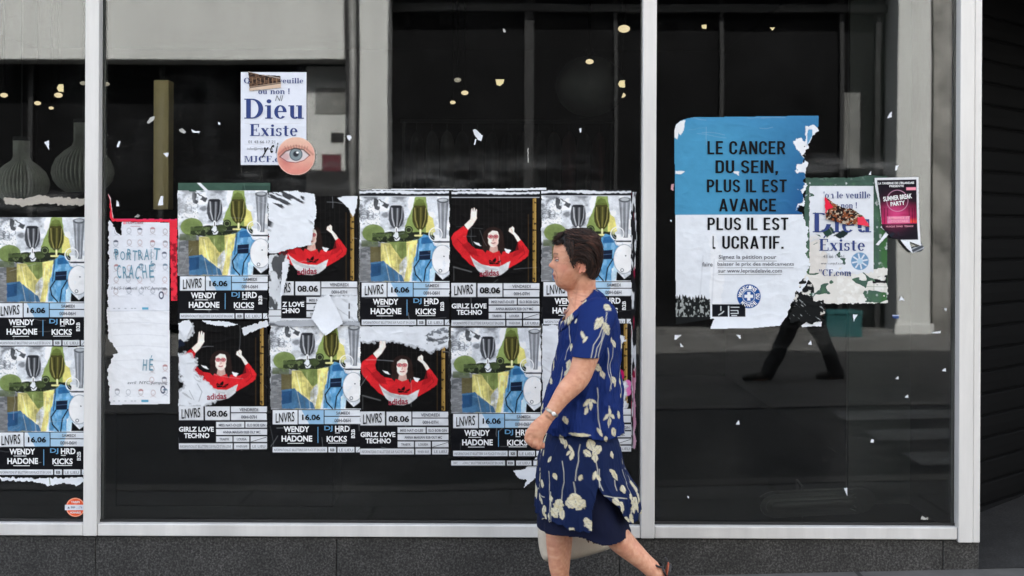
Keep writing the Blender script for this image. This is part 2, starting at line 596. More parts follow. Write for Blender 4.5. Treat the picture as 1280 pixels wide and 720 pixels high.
def lettering(name, specs, parent, off=0.0045, cut=None, k=None):
    """specs: (string, x0, y0, x1, y1, ink[, dict]) - the ink's box in local photo px; one mesh for the sheet's lettering"""
    kk = k or PXM
    VV, FF, MI, n = [], [], [], 0
    for s in specs:
        t, x0, y0, x1, y1, ink = s[:6]
        op = s[6] if len(s) > 6 else {}
        if t == '#rect':
            v, f = np.array([(x0, y0, 0), (x0, y1, 0), (x1, y1, 0), (x1, y0, 0)], float), [[0, 1, 2, 3]]
        elif t == '#poly':
            v = np.array([(a, b, 0) for a, b in op['pts']], float)
            p = op['pts']
            f = [list(range(len(p)))]
            if sum(p[i - 1][0] * p[i][1] - p[i][0] * p[i - 1][1] for i in range(len(p))) > 0:
                f = [f[0][::-1]]
        else:
            if op.get('serif'):
                v, f = _serif(t)
            elif op.get('din'):
                v, f = _serif(t, DIN, .1)
            else:
                v, f = _text(t, op.get('bold', 0.0), op.get('shear', 0.0))
            if not len(v):
                continue
            v = v.copy()
            lo, hi = v.min(0), v.max(0)
            a = op.get('rot', 0.0)
            w, h = x1 - x0, y1 - y0
            if op.get('vert'):
                w, h = h, w
            sx, sy = w / max(hi[0] - lo[0], 1e-6), h / max(hi[1] - lo[1], 1e-6)
            q = np.stack([(v[:, 0] - (lo[0] + hi[0]) / 2) * sx, -(v[:, 1] - (lo[1] + hi[1]) / 2) * sy], 1)
            if op.get('vert'):
                a = -math.pi / 2
            c_, s_ = math.cos(a), math.sin(a)
            q = np.stack([q[:, 0] * c_ - q[:, 1] * s_, q[:, 0] * s_ + q[:, 1] * c_], 1)
            zz = (v[:, 2] - lo[2]) * 0.04
            v = np.stack([q[:, 0] + (x0 + x1) / 2, q[:, 1] + (y0 + y1) / 2, zz], 1)
        if cut is not None:
            cen = np.array([v[p].mean(0) for p in f])
            kp = cut(cen[:, 0], cen[:, 1])
            f = [p for p, q in zip(f, kp) if q]
        lift = op.get('lift', 0.0)
        VV.append(np.stack([v[:, 0] / kk, -off - lift - v[:, 2], -v[:, 1] / kk], 1))
        FF += [[i + n for i in p] for p in f]
        MI += [ink] * len(f)
        n += len(v)
    inks = sorted(set(MI))
    return mesh_obj(name, np.concatenate(VV), FF, None, parent, False, mats=[INKS[i] for i in inks], midx=[inks.index(i) for i in MI])


# ------------------------------------------------------------------ materials of the street
def granite(name, dark, light, scale=260):
    m, t, b = new_mat(name)
    tc = t.nodes.new('ShaderNodeTexCoord')
    n = t.nodes.new('ShaderNodeTexNoise')
    n.inputs['Scale'].default_value = scale
    n.inputs['Detail'].default_value = 3
    n.inputs['Roughness'].default_value = .7
    n2 = t.nodes.new('ShaderNodeTexNoise')
    n2.inputs['Scale'].default_value = 7
    n2.inputs['Detail'].default_value = 6
    t.links.new(tc.outputs['Object'], n.inputs['Vector'])
    t.links.new(tc.outputs['Object'], n2.inputs['Vector'])
    cr = t.nodes.new('ShaderNodeValToRGB')
    e = cr.color_ramp.elements
    e[0].position, e[0].color = .36, (*dark, 1)
    e[1].position, e[1].color = .66, (*light, 1)
    e2 = e.new(.5)
    e2.color = (*[(a * .7 + c * .3) for a, c in zip(dark, light)], 1)
    t.links.new(n.outputs[0], cr.inputs[0])
    rp = t.nodes.new('ShaderNodeMapRange')
    rp.inputs['From Min'].default_value, rp.inputs['From Max'].default_value = .3, .7
    rp.inputs['To Min'].default_value, rp.inputs['To Max'].default_value = .65, 1.15
    t.links.new(n2.outputs[0], rp.inputs[0])
    mx = t.nodes.new('ShaderNodeVectorMath')
    mx.operation = 'SCALE'
    t.links.new(cr.outputs[0], mx.inputs[0])
    t.links.new(rp.outputs[0], mx.inputs['Scale'])
    t.links.new(mx.outputs[0], b.inputs['Base Color'])
    b.inputs['Roughness'].default_value = .55
    bp = t.nodes.new('ShaderNodeBump')
    bp.inputs['Distance'].default_value = .0008
    t.links.new(n.outputs[0], bp.inputs['Height'])
    t.links.new(bp.outputs[0], b.inputs['Normal'])
    return m


def plaster(name, col, stain=.25, streak=True, rough=.85):
    m, t, b = new_mat(name)
    tc = t.nodes.new('ShaderNodeTexCoord')
    mp = t.nodes.new('ShaderNodeMapping')
    mp.inputs['Scale'].default_value = (1.6, 1.6, .35) if streak else (1, 1, 1)
    t.links.new(tc.outputs['Object'], mp.inputs[0])
    n = t.nodes.new('ShaderNodeTexNoise')
    n.inputs['Scale'].default_value = 1.6
    n.inputs['Detail'].default_value = 9
    n.inputs['Roughness'].default_value = .62
    t.links.new(mp.outputs[0], n.inputs['Vector'])
    n2 = t.nodes.new('ShaderNodeTexNoise')
    n2.inputs['Scale'].default_value = 22
    n2.inputs['Detail'].default_value = 5
    t.links.new(tc.outputs['Object'], n2.inputs['Vector'])
    r1 = t.nodes.new('ShaderNodeMapRange')
    r1.inputs['From Min'].default_value, r1.inputs['From Max'].default_value = .32, .62
    r1.inputs['To Min'].default_value, r1.inputs['To Max'].default_value = 1 - stain, 1.0
    t.links.new(n.outputs[0], r1.inputs[0])
    r2 = t.nodes.new('ShaderNodeMapRange')
    r2.inputs['From Min'].default_value, r2.inputs['From Max'].default_value = .3, .7
    r2.inputs['To Min'].default_value, r2.inputs['To Max'].default_value = .93, 1.05
    t.links.new(n2.outputs[0], r2.inputs[0])
    ml = t.nodes.new('ShaderNodeMath')
    ml.operation = 'MULTIPLY'
    t.links.new(r1.outputs[0], ml.inputs[0])
    t.links.new(r2.outputs[0], ml.inputs[1])
    mx = t.nodes.new('ShaderNodeVectorMath')
    mx.operation = 'SCALE'
    mx.inputs[0].default_value = col
    t.links.new(ml.outputs[0], mx.inputs['Scale'])
    t.links.new(mx.outputs[0], b.inputs['Base Color'])
    b.inputs['Roughness'].default_value = rough
    bp = t.nodes.new('ShaderNodeBump')
    bp.inputs['Distance'].default_value = .004
    t.links.new(n2.outputs[0], bp.inputs['Height'])
    t.links.new(bp.outputs[0], b.inputs['Normal'])
    return m


def paving(name, a, c, sx, sy, joint=.012):
    m, t, b = new_mat(name)
    tc = t.nodes.new('ShaderNodeTexCoord')
    br = t.nodes.new('ShaderNodeTexBrick')
    br.inputs['Scale'].default_value = 1
    br.inputs['Brick Width'].default_value = sx
    br.inputs['Row Height'].default_value = sy
    br.inputs['Mortar Size'].default_value = joint
    br.inputs['Color1'].default_value = (*a, 1)
    br.inputs['Color2'].default_value = (*c, 1)
    br.inputs['Mortar'].default_value = (.03, .03, .03, 1)
    t.links.new(tc.outputs['Object'], br.inputs['Vector'])
    n = t.nodes.new('ShaderNodeTexNoise')
    n.inputs['Scale'].default_value = 3
    n.inputs['Detail'].default_value = 10
    n.inputs['Roughness'].default_value = .7
    t.links.new(tc.outputs['Object'], n.inputs['Vector'])
    rp = t.nodes.new('ShaderNodeMapRange')
    rp.inputs['From Min'].default_value, rp.inputs['From Max'].default_value = .3, .7
    rp.inputs['To Min'].default_value, rp.inputs['To Max'].default_value = .65, 1.2
    t.links.new(n.outputs[0], rp.inputs[0])
    mx = t.nodes.new('ShaderNodeVectorMath')
    mx.operation = 'SCALE'
    t.links.new(br.outputs[0], mx.inputs[0])
    t.links.new(rp.outputs[0], mx.inputs['Scale'])
    t.links.new(mx.outputs[0], b.inputs['Base Color'])
    b.inputs['Roughness'].default_value = .8
    bp = t.nodes.new('ShaderNodeBump')
    bp.inputs['Distance'].default_value = .003
    t.links.new(n.outputs[0], bp.inputs['Height'])
    t.links.new(bp.outputs[0], b.inputs['Normal'])
    return m


def glass_mat():
    """dark coated shop glass: mirror share rising towards grazing, the rest lets the room through; a thin film of dust"""
    m, t, b = new_mat('coated_shop_glass')
    t.nodes.remove(b)
    out = t.nodes['Material Output']
    gl = t.nodes.new('ShaderNodeBsdfGlossy')
    gl.inputs['Roughness'].default_value = 0.012
    gl.inputs['Color'].default_value = (1, 1, 1, 1)
    tr = t.nodes.new('ShaderNodeBsdfTransparent')
    tr.inputs['Color'].default_value = (.84, .87, .86, 1)
    fr = t.nodes.new('ShaderNodeFresnel')
    fr.inputs['IOR'].default_value = GLASS_IOR
    mx = t.nodes.new('ShaderNodeMixShader')
    t.links.new(fr.outputs[0], mx.inputs[0])
    t.links.new(tr.outputs[0], mx.inputs[1])
    t.links.new(gl.outputs[0], mx.inputs[2])
    df = t.nodes.new('ShaderNodeBsdfDiffuse')
    df.inputs['Color'].default_value = (.5, .5, .47, 1)
    tc = t.nodes.new('ShaderNodeTexCoord')
    n = t.nodes.new('ShaderNodeTexNoise')
    n.inputs['Scale'].default_value = 2.2
    n.inputs['Detail'].default_value = 10
    n.inputs['Roughness'].default_value = .7
    n.inputs['Distortion'].default_value = .6
    t.links.new(tc.outputs['Object'], n.inputs['Vector'])
    rp = t.nodes.new('ShaderNodeMapRange')
    rp.inputs['From Min'].default_value, rp.inputs['From Max'].default_value = .5, .85
    rp.inputs['To Min'].default_value, rp.inputs['To Max'].default_value = .0008, .014
    t.links.new(n.outputs[0], rp.inputs[0])
    m2 = t.nodes.new('ShaderNodeMixShader')
    t.links.new(rp.outputs[0], m2.inputs[0])
    t.links.new(mx.outputs[0], m2.inputs[1])
    t.links.new(df.outputs[0], m2.inputs[2])
    t.links.new(m2.outputs[0], out.inputs['Surface'])
    # faint waviness of the pane
    n3 = t.nodes.new('ShaderNodeTexNoise')
    n3.inputs['Scale'].default_value = 1.3
    n3.inputs['Detail'].default_value = 1
    t.links.new(tc.outputs['Object'], n3.inputs['Vector'])
    bp = t.nodes.new('ShaderNodeBump')
    bp.inputs['Distance'].default_value = .0006
    t.links.new(n3.outputs[0], bp.inputs['Height'])
    t.links.new(bp.outputs[0], gl.inputs['Normal'])
    return m


GLASS_IOR = 1.56
GLASS = glass_mat()
ALU = mat('pale_aluminium', (.70, .69, .67), .45, 0.1, .13, 6, .0004, 160, stretch=(1, 1, .12))
GRANITE = granite('dark_granite', (.005, .005, .005), (.105, .103, .10), 105)
FACADE = plaster('grey_facade_paint', (.56, .565, .55), .16)
FACADE_UP = plaster('upper_plaster', (.26, .25, .235), .2)
SHOP_UP = plaster('shop_upper_wall', (.42, .40, .37), .2)
BRICKY = plaster('old_stone', (.33, .32, .30), .75, False)
DARKROOM = mat('dark_room_paint', (.008, .008, .0085), .9, 0, .3, 2, spec=.1)
MATTBLACK = mat('matt_black', (.004, .004, .004), .9, spec=.05)
DARKPANE = mat('dark_shop_pane', (.005, .005, .0055), .6, 0, .45, 1.2, spec=.06)
DARKMETAL = mat('dark_frame_metal', (.022, .022, .023), .5, .2, .2)
PAVE_NEAR = paving('near_pavement', (.105, .103, .098), (.125, .122, .116), 1.6, .8)
PAVE_FAR = paving('far_pavement', (.075, .074, .071), (.10, .098, .094), .9, .6)
ASPHALT = mat('asphalt', (.034, .034, .035), .9, 0, .3, 6, .004, 120)
ROADPAINT = mat('worn_road_paint', (.17, .17, .165), .8, 0, .5, 5)
SHUTTER = mat('dark_shutter_metal', (.0042, .0042, .0044), .65, .0, .4, 3, .0003, 60, spec=.05)
KERB = granite('kerb_stone', (.04, .04, .04), (.12, .12, .12), 120)
SMALL_WHITE = mat('torn_white_paper', (.74, .76, .79), .75, 0, .08, 40)

# ------------------------------------------------------------------ ground
def gz(x):
    """the pavement climbs gently to the right"""
    return 0.027 * (min(max(x - .95, -1.6), 2.6))


def ground_strip(name, y0, y1, z, m, xs=(-40, -.65, .95, 3.55, 40), curb=None):
    v, f = [], []
    for x in xs:
        v += [(x, y0, gz(x) + z), (x, y1, gz(x) + z)]
    for i in range(len(xs) - 1):
        f.append([2 * i, 2 * i + 2, 2 * i + 3, 2 * i + 1])
    o = mesh_obj(name, v, f, m)
    return finish(o, kind='structure')


def slab_strip(name, y0, y1, z0, z1, m, xs=(-40, -.65, .95, 3.55, 40)):
    v, f = [], []
    for x in xs:
        g = gz(x)
        v += [(x, y0, g + z0), (x, y1, g + z0), (x, y1, g + z1), (x, y0, g + z1)]
    for i in range(len(xs) - 1):
        a = 4 * i
        for j in range(4):
            b, c = a + j, a + (j + 1) % 4
            f.append([b, b + 4, c + 4, c])
    f += [[3, 2, 1, 0], [4 * (len(xs) - 1) + j for j in range(4)]]
    return finish(mesh_obj(name, v, f, m), kind='structure')


ground_strip('ground', -80, 80, -.35, ASPHALT, xs=(-90, -.65, .95, 3.55, 90))
ground_strip('road', -5.32, -2.18, -.006, ASPHALT)
slab_strip('near_pavement', -2.0, 9.0, -.34, 0, PAVE_NEAR)
slab_strip('near_kerb', -2.2, -2.003, -.34, .004, KERB)
slab_strip('far_pavement', -26, -5.5, -.34, 0, PAVE_FAR)
slab_strip('far_kerb', -5.497, -5.3, -.34, .004, KERB)
mb = MB()
for k in range(3):                                    # zebra bars, parallel to the shop window
    x0, x1 = 2.72, 7.5
    y0 = -5.02 + k * 1.0
    xs = [x0, 3.55, x1]
    v, f = [], []
    for x in xs:
        for yy in (y0, y0 + .5):
            v.append((x, yy, gz(x) - .002))
    for i in range(2):
        f.append([2 * i, 2 * i + 2, 2 * i + 3, 2 * i + 1])
    mb.add(v, f)
finish(mb.obj('road_marking', ROADPAINT), kind='structure')

# ------------------------------------------------------------------ the shopfront
shop = empty('shop_building', P(640, 690, 0), 'shop building with poster-covered dark display windows in pale metal frames on a granite plinth', 'building')


def part(mbd, name, m, parent=shop, smooth=False, label=None, **kw):
    o = mbd.obj(name, m, None, smooth, **kw)
    o.parent = parent
    pw = Matrix.Identity(4)
    q = parent
    while q is not None:
        pw = Matrix.LocRotScale(q.location, q.rotation_euler, q.scale) @ pw
        q = q.parent
    o.matrix_parent_inverse = pw.inverted()
    if label: o['label'] = label
    return o


def px_box(mbd, x0, y0, x1, y1, Ya, Yb, bev=0.0):
    """upright box whose front face (Ya) covers the photo pixels"""
    a, b = P(x0, y1, 0), P(x1, y0, 0)
    mbd.box((a.x, Ya, a.z), (b.x, Yb, b.z), bev)


TOPZ = 3.05
zr = P(640, 654, 0).z           # top of the bottom rail
zb = P(640, 669, 0).z           # underside of the frame
xm1a, xm1b = P(110, 350).x, P(127, 350).x
xm2a, xm2b = P(801, 350).x, P(818, 350).x
xpa, xpb = P(1194, 350).x, P(1221, 350).x
xl = -4.6
mb = MB(); mb.box((xm1a, -.055, zb), (xm1b, .05, TOPZ), .003); part(mb, 'mullion', ALU)
mb = MB(); mb.box((xm2a, -.055, zb), (xm2b, .05, TOPZ), .003); part(mb, 'mullion', ALU)
mb = MB()
mb.box((xpa, -.06, zb - .012), (xpa + (xpb - xpa) * .66, .05, TOPZ), .003)
mb.box((xpa + (xpb - xpa) * .67, -.056, zb - .012), (xpb, .05, TOPZ), .003)
part(mb, 'corner_post', ALU)
mb = MB(); mb.box((xl, -.055, zb), (xl + .1, .05, TOPZ), .003); part(mb, 'mullion', ALU)
for a, b in ((xl + .1, xm1a), (xm1b, xm2a), (xm2b, xpa)):
    mb = MB(); mb.box((a + .0015, -.05, zb), (b - .0015, .05, zr), .003); part(mb, 'bottom_rail', ALU)
    mb = MB(); mb.box((a + .0015, -.05, TOPZ - .06), (b - .0015, .05, TOPZ - .001), .003); part(mb, 'top_rail', ALU)
    mb = MB(); mb.box((a + .001, 0.0, zr + .001), (b - .001, .010, TOPZ - .061)); part(mb, 'glass_pane', GLASS)
    mb = MB(); mb.box((a + .001, -.012, zr + .0005), (b - .001, -.0005, zr + .012)); part(mb, 'glazing_gasket', DARKMETAL)
# granite plinth, slab by slab
mb = MB()
js = [xl] + [P(x, 690).x for x in (-150, 122, 422, 774, 1176)] + [P(1221, 690).x]
for a, b in zip(js[:-1], js[1:]):
    mb.box((a + .001, -.03, -.1), (b - .001, .3, zb - .006), .003)
part(mb, 'plinth', GRANITE)
# wall above and behind, casting the shade over the street
HB = 11.6
mb = MB()
mb.box((xl, -.12, TOPZ + .002), (xpb, .3, TOPZ + .6))
part(mb, 'fascia', DARKMETAL)
mb = MB()
mb.box((-10, -.05, TOPZ + .604), (30, .45, HB))
part(mb, 'upper_wall', SHOP_UP)
for fl in range(2):
    for k in range(-3, 10):
        mb = MB(); x = k * 2.6
        mb.box((x - .55, -.062, 4.6 + fl * 3.3), (x + .55, -.053, 6.5 + fl * 3.3)); part(mb, 'upper_window', DARKPANE)
mb = MB(); mb.box((-10, .46, HB - .3), (30, 10, HB + .0)); part(mb, 'roof', ASPHALT)
mb = MB(); mb.box((-10, 10.005, -.2), (30, 10.3, HB)); part(mb, 'rear_wall', SHOP_UP)  # unseen rear side, added to keep sun from entering under the roof
mb = MB(); mb.box((-10.3, -.05, -.2), (-10.005, 10.3, HB)); part(mb, 'rear_wall', SHOP_UP)  # unseen end wall, added with it to shut the sun out
mb = MB(); mb.box((-10, -.05, -.2), (xl - .002, .45, TOPZ + .6)); part(mb, 'side_wall', SHOP_UP)
mb = MB(); mb.box((7.2, -.05, -.2), (30, .45, TOPZ + .6)); part(mb, 'side_wall', SHOP_UP)
# the room behind the glass
mb = MB()
xr = xpb - .03
zf = zr - .05
mb.box((xl, .055, zf - .15), (xr, 6.5, zf)); part(mb, 'room_floor', mat('dark_room_floor', (.006, .006, .006), .9, 0, .3, spec=.15))
mb = MB(); mb.box((xl, 6.5, zf), (xr, 6.6, 3.4)); part(mb, 'room_back_wall', DARKROOM)
mb = MB(); mb.box((xl - .1, .06, zf - .15), (xl - .003, 6.6, 3.4)); mb.box((xr - .06, .055, zf), (xr + .02, 6.6, 3.4)); part(mb, 'room_side_wall', DARKROOM)
mb = MB(); mb.box((xl, .31, 3.32), (xr - .07, 6.49, 3.40)); part(mb, 'room_ceiling', DARKROOM)
mb = MB(); mb.box((P(192, 100, .6).x, .6, P(200, 262, .6).z), (P(211, 100, .6).x, .7, P(200, 100, .6).z), .004); part(mb, 'ochre_board', mat('ochre_paint', (.85, .66, .34), .7, 0, .15, 4))
mb = MB(); mb.box((P(150, 100, .6).x, .56, zf), (P(420, 100, .6).x, .9, P(200, 262, .6).z - .002), .004); part(mb, 'display_counter', MATTBLACK)
# alcove on the right with its ceiling and flank
mb = MB(); mb.box((xr + .03, .25, TOPZ - .1), (7.2, 6.0, TOPZ)); part(mb, 'alcove_ceiling', DARKROOM)
mb = MB(); mb.box((xr + .023, .055, -.1), (xpb - .002, 1.2, TOPZ)); part(mb, 'alcove_flank', mat('flank_paint', (.02, .02, .02), .7, 0, .2))

mb = MB()
v, f = [], []
for x in (xpb - .002, 3.55, 7.2):
    v += [(x, -.03, gz(x) + .004), (x, 5.0, gz(x) + .004)]
mb.add(v, [[0, 2, 3, 1], [2, 4, 5, 3]])
finish(mb.obj('doorstep', granite('doorstep_stone', (.026, .026, .026), (.085, .084, .082), 90)), kind='structure')
# roller shutter, standing slantwise in the alcove
A0, A1 = Vector((2.20, .775, 0)), Vector((5.6, 4.175, 0))
d = (A1 - A0).normalized(); nrm = Vector((d.y, -d.x, 0))
sh = empty('roller_shutter', A0, 'closed dark grey roller shutter in the recess right of the shop window', 'shutter')
L = (A1 - A0).length
prof, z, sp = [], 0.07, .124
while z < TOPZ - .02:
    for dz, o in ((0, .0), (.004, .008), (.012, .011), (.06, .013), (.108, .012), (.116, .008), (.120, .0)):
        prof.append((o, z + dz))
    z += sp
v, f = [], []
for i, (o, zz) in enumerate(prof):
    for a in (A0, A1):
        q = a + nrm * o
        v.append((q.x, q.y, zz))
f = [[2 * i, 2 * i + 1, 2 * i + 3, 2 * i + 2] for i in range(len(prof) - 1)]
mb = MB(); mb.add(v, f); part(mb, 'slat_curtain', SHUTTER, sh)
mb = MB()
mb.tube([A0 + nrm * .01 + Vector((0, 0, .05)), A1 + nrm * .01 + Vector((0, 0, .05))], .03, 8); part(mb, 'bottom_bar', SHUTTER, sh)
for q in (A0, A1):
    mb = MB(); mb.tube([q + nrm * .03 + Vector((0, 0, -.05)), q + nrm * .03 + Vector((0, 0, TOPZ))], .035, 4); part(mb, 'guide_rail', DARKMETAL, sh)
# ------------------------------------------------------------------ the house across the street (seen mirrored in the glass)
FY = 13.1
opp = empty('facade_building', (0, -FY, 0), 'grey painted building across the street, mirrored in the glass, with dark shop openings', 'building')


def mx_(px): return Mr(px, 300, FY).x
def mz_(py): return Mr(640, py, FY).z


def obox(x0, x1, z0, z1, y0, y1, bev=0.0, m=None):
    mb = m or MB()
    mb.box((x0, min(y0, y1), z0), (x1, max(y0, y1), z1), bev)
    return mb


ZL = mz_(77)                     # underside of the left lintel
Yf = -FY
# left lintel, upper wall, pilasters
part(obox(-9.5, mx_(429), ZL, 5.6, Yf - .5, Yf, .02), 'lintel', FACADE, opp)
part(obox(mx_(449), mx_(485), -.2, 5.6, Yf - .6, Yf + .10, .015), 'pilaster', FACADE, opp)
mb = obox(mx_(1119), mx_(1161), -.2, 5.6, Yf - .6, Yf + .10, .015)
part(mb, 'pilaster', FACADE, opp)
part(obox(mx_(1115), mx_(1164), -.2, mz_(402), Yf + .101, Yf + .16, .01), 'pilaster_base', FACADE, opp)
part(obox(mx_(1165.5), mx_(1330), -.2, 5.6, Yf - .6, Yf + .02, .01), 'stone_wall', BRICKY, opp)
part(obox(mx_(1332), 14, -.2, 5.6, Yf - .6, Yf, .01), 'stone_wall', FACADE, opp)
part(obox(-9.5, 14, 5.602, 12.5, Yf - .6, Yf + .0, .01), 'upper_wall', FACADE_UP, opp)
part(obox(-9.5, 14, 5.45, 5.75, Yf + .002, Yf + .22, .02), 'cornice', FACADE, opp)
for fl in range(2):
    for k in range(-3, 6):
        part(obox(k * 2.4 - .5, k * 2.4 + .5, 6.4 + fl * 3.1, 8.2 + fl * 3.1, Yf + .003, Yf + .012), 'upper_window', DARKPANE, opp)
        part(obox(k * 2.4 - .62, k * 2.4 + .62, 6.25 + fl * 3.1, 6.37 + fl * 3.1, Yf + .003, Yf + .12), 'window_sill', FACADE, opp)
part(obox(-9.5, 30, -.2, 12.5, Yf - 4, Yf - 3.4), 'rear_wall', DARKROOM, opp)
part(obox(-9.5, 14, 12.502, 12.7, Yf - 4, Yf + .1), 'roof', ASPHALT, opp)
part(obox(-9.8, -9.503, -.2, 12.5, Yf - 4, Yf, .01), 'side_wall', FACADE_UP, opp)
part(obox(14.003, 30, -.2, 12.5, Yf - .6, Yf, .01), 'side_wall', FACADE_UP, opp)
# rain pipe
mb = MB(); x = mx_(440)
mb.tube([(x, Yf + .04, -.1), (x, Yf + .04, 5.6)], .055, 12)
part(mb, 'rain_pipe', mat('grey_pipe', (.16, .16, .155), .5, 0, .3, 3), opp, True)
part(obox(mx_(430), mx_(448), -.2, 5.6, Yf - .5, Yf - .05), 'pipe_recess', DARKMETAL, opp)
# left opening: dark window, and the pale pier with notices beside the pipe
part(obox(-9.5, mx_(376), .1, ZL - .02, Yf - .62, Yf - .55), 'shop_window', DARKPANE, opp)
for px in (20, 186):
    part(obox(mx_(px), mx_(px) + .07, .1, ZL - .02, Yf - .545, Yf - .47), 'window_post', DARKMETAL, opp)
part(obox(mx_(376), mx_(429.5), mz_(212), mz_(80), Yf - .56, Yf - .42, .01), 'pale_panel', FACADE, opp)
part(obox(mx_(376), mx_(429.5), .0, mz_(212) - .003, Yf - .56, Yf - .40, .01), 'panel_foot', DARKMETAL, opp)
part(obox(mx_(396), mx_(421), mz_(218), mz_(191), Yf - .417, Yf - .405), 'notice_board', mat('maroon_board', (.09, .012, .02), .5), opp)
part(obox(mx_(388), mx_(426), mz_(141), mz_(108), Yf - .417, Yf - .410), 'notice_board', mat('grey_notice', (.16, .16, .15), .7, 0, .5, 6), opp)
part(obox(mx_(408), mx_(424), mz_(176), mz_(164), Yf - .417, Yf - .408), 'notice_board', DARKMETAL, opp)
# wide opening between the pilasters
part(obox(mx_(486), mx_(1118), .12, 5.45, Yf - .62, Yf - .55), 'shop_window', DARKPANE, opp)
for px, w in ((655, .14), (770, .05), (905, .06), (1058, .06), (1104, .08)):
    part(obox(mx_(px), mx_(px) + w, .12, 5.4, Yf - .545, Yf - .44), 'window_post', DARKMETAL, opp)
part(obox(mx_(486), mx_(1118), -.05, .12, Yf - .5, Yf - .06, .01), 'door_sill', PAVE_FAR, opp)
part(obox(mx_(486), mx_(1118), mz_(8), mz_(-2), Yf - .54, Yf - .42), 'transom', mat('transom_grey', (.05, .05, .05), .7), opp)
part(obox(mx_(1064), mx_(1086), mz_(206), mz_(108), Yf - .545, Yf - .53), 'notice_board', mat('pale_notice', (.13, .13, .125), .7, 0, .4, 3), opp)
for px in (500, 545, 577, 613):
    part(obox(mx_(px), mx_(px + 9), mz_(27), mz_(4), Yf - .545, Yf - .5, .01), 'valance_tab', DARKROOM, opp)

# teal crate by the opposite door
cr = empty('crate', Mr(1052, 414, FY - .5), 'teal plastic crate mirrored in the glass at the foot of the opposite shop', 'crate')
c0 = Mr(1052, 414, FY - .5); z0 = gz(c0.x) + .001
tm = mat('teal_plastic', (.008, .07, .075), .5, 0, .2)
mb = MB()
for a, b, c, e in ((-.25, .25, -.18, -.165), (-.25, .25, .165, .18), (-.25, -.235, -.164, .164), (.235, .25, -.164, .164)):
    mb.box((c0.x + a, c0.y + c, z0), (c0.x + b, c0.y + e, z0 + .36), .004)
part(mb, 'side_panel', tm, cr)
mb = MB(); mb.box((c0.x - .234, c0.y - .164, z0), (c0.x + .234, c0.y + .164, z0 + .02)); part(mb, 'bottom', tm, cr)
mb = MB(); mb.box((c0.x - .26, c0.y + .181, z0 + .31), (c0.x + .26, c0.y + .195, z0 + .36), .004); part(mb, 'rim', tm, cr)

# ------------------------------------------------------------------ things inside the shop
lampwood = mat('grey_slat_wood', (.55, .54, .51), .6, 0, .25, 12)
glowm = mat('warm_lamp_glow', (.8, .7, .5), .5, emit=(1, .78, .48), estr=.17)
glowd = mat('dim_lamp_glow', (.8, .7, .6), .5, emit=(1, .86, .68), estr=.05)


def pendant(px, py_top, py_bot, w, Y, label, name='pendant_lamp'):
    c = P(px, py_top, Y)
    s = (DC + Y) / F_PX
    h = (py_bot - py_top) * s
    e = empty(name, c, label, 'pendant lamp', 'ribbed pendant lamps')
    r = w * s / 2
    prof = [(.30, 0), (.30, -.30), (.36, -.36), (.62, -.44), (.86, -.54), (.98, -.66), (1.0, -.74), (.94, -.84), (.78, -.93), (.55, -1.0)]
    n = 132
    mb = MB()
    mb.lathe((c.x, c.y, c.z), [(r * a, h * b) for a, b in prof], n, rib=lambda k: 1.0 if (k % 3) else .80)
    part(mb, 'slatted_shade', lampwood, e, False)
    mb = MB(); mb.lathe((c.x, c.y, c.z), [(0, .004), (r * .31, .004), (r * .31, -.02), (0, -.02)], 24); part(mb, 'cap', DARKMETAL, e)
    mb = MB(); mb.tube([(c.x, c.y, c.z), (c.x, c.y, 3.31)], .0045, 6); part(mb, 'cord', DARKMETAL, e)
    mb = MB(); mb.lathe((c.x, c.y, 3.3), [(0, 0.015), (.05, .015), (.05, -.03), (.01, -.04), (0, -.04)], 16); part(mb, 'ceiling_rose', DARKMETAL, e)


pendant(27, 172, 252, 68, 1.7, 'ribbed wooden pendant lamp behind the glass, the one cut by the left edge')
pendant(104, 150, 240, 76, 2.6, 'darker ribbed wooden pendant lamp half hidden by the first pale window post')
c = P(737, 108, 3.0); s = 9.0 / F_PX
e = empty('globe_lamp', c, 'large dim round globe lamp behind the middle pane', 'pendant lamp')
mb = MB(); mb.ball(c, (43 * s, 43 * s, 38 * s), 40, 24); part(mb, 'globe', mat('grey_globe', (.16, .16, .16), .5, 0, .1), e, True)
mb = MB(); mb.tube([(c.x, c.y, c.z + 37 * s), (c.x, c.y, 3.31)], .006, 6); part(mb, 'cord', MATTBLACK, e)
mb = MB(); mb.lathe((c.x, c.y, c.z + 36 * s), [(0, .06), (.02, .06), (.05, .0), (0, -.01)], 16); part(mb, 'cap', DARKMETAL, e)

DL = [(5, 119, 9, 2.4, 'small warm ceiling light at the left edge, above the first ribbed lamp'),
      (47, 129, 8, 2.8, 'small warm ceiling light left of the first window post, lowest and middle of three'),
      (73, 119, 10, 2.5, 'flat warm ceiling light just left of the first window post, largest of its row'),
      (64, 135, 6, 3.0, 'faintest warm ceiling light left of the first window post'),
      (566, 128, 7, 3.0, 'warm lamp lowest of the close pair high in the middle pane'),
      (581, 116, 9, 2.9, 'warm lamp upper of the close pair high in the middle pane'),
      (737, 77, 10, 2.2, 'white lamp on top of the large round globe'),
      (780, 36, 15, 1.7, 'flat orange ceiling light in the top right corner of the middle pane'),
      (777, 119, 10, 3.1, 'orange lamp under a torn yellow sticker, right of the globe'),
      (104, 104, 8, 1.6, 'pale cold ceiling light left against the first window post'),
      (133, 105, 8, 1.6, 'pale cold ceiling light right against the first window post'),
      (572, 100, 9, 2.4, 'pale cold spotlight above the close pair of warm lamps')]
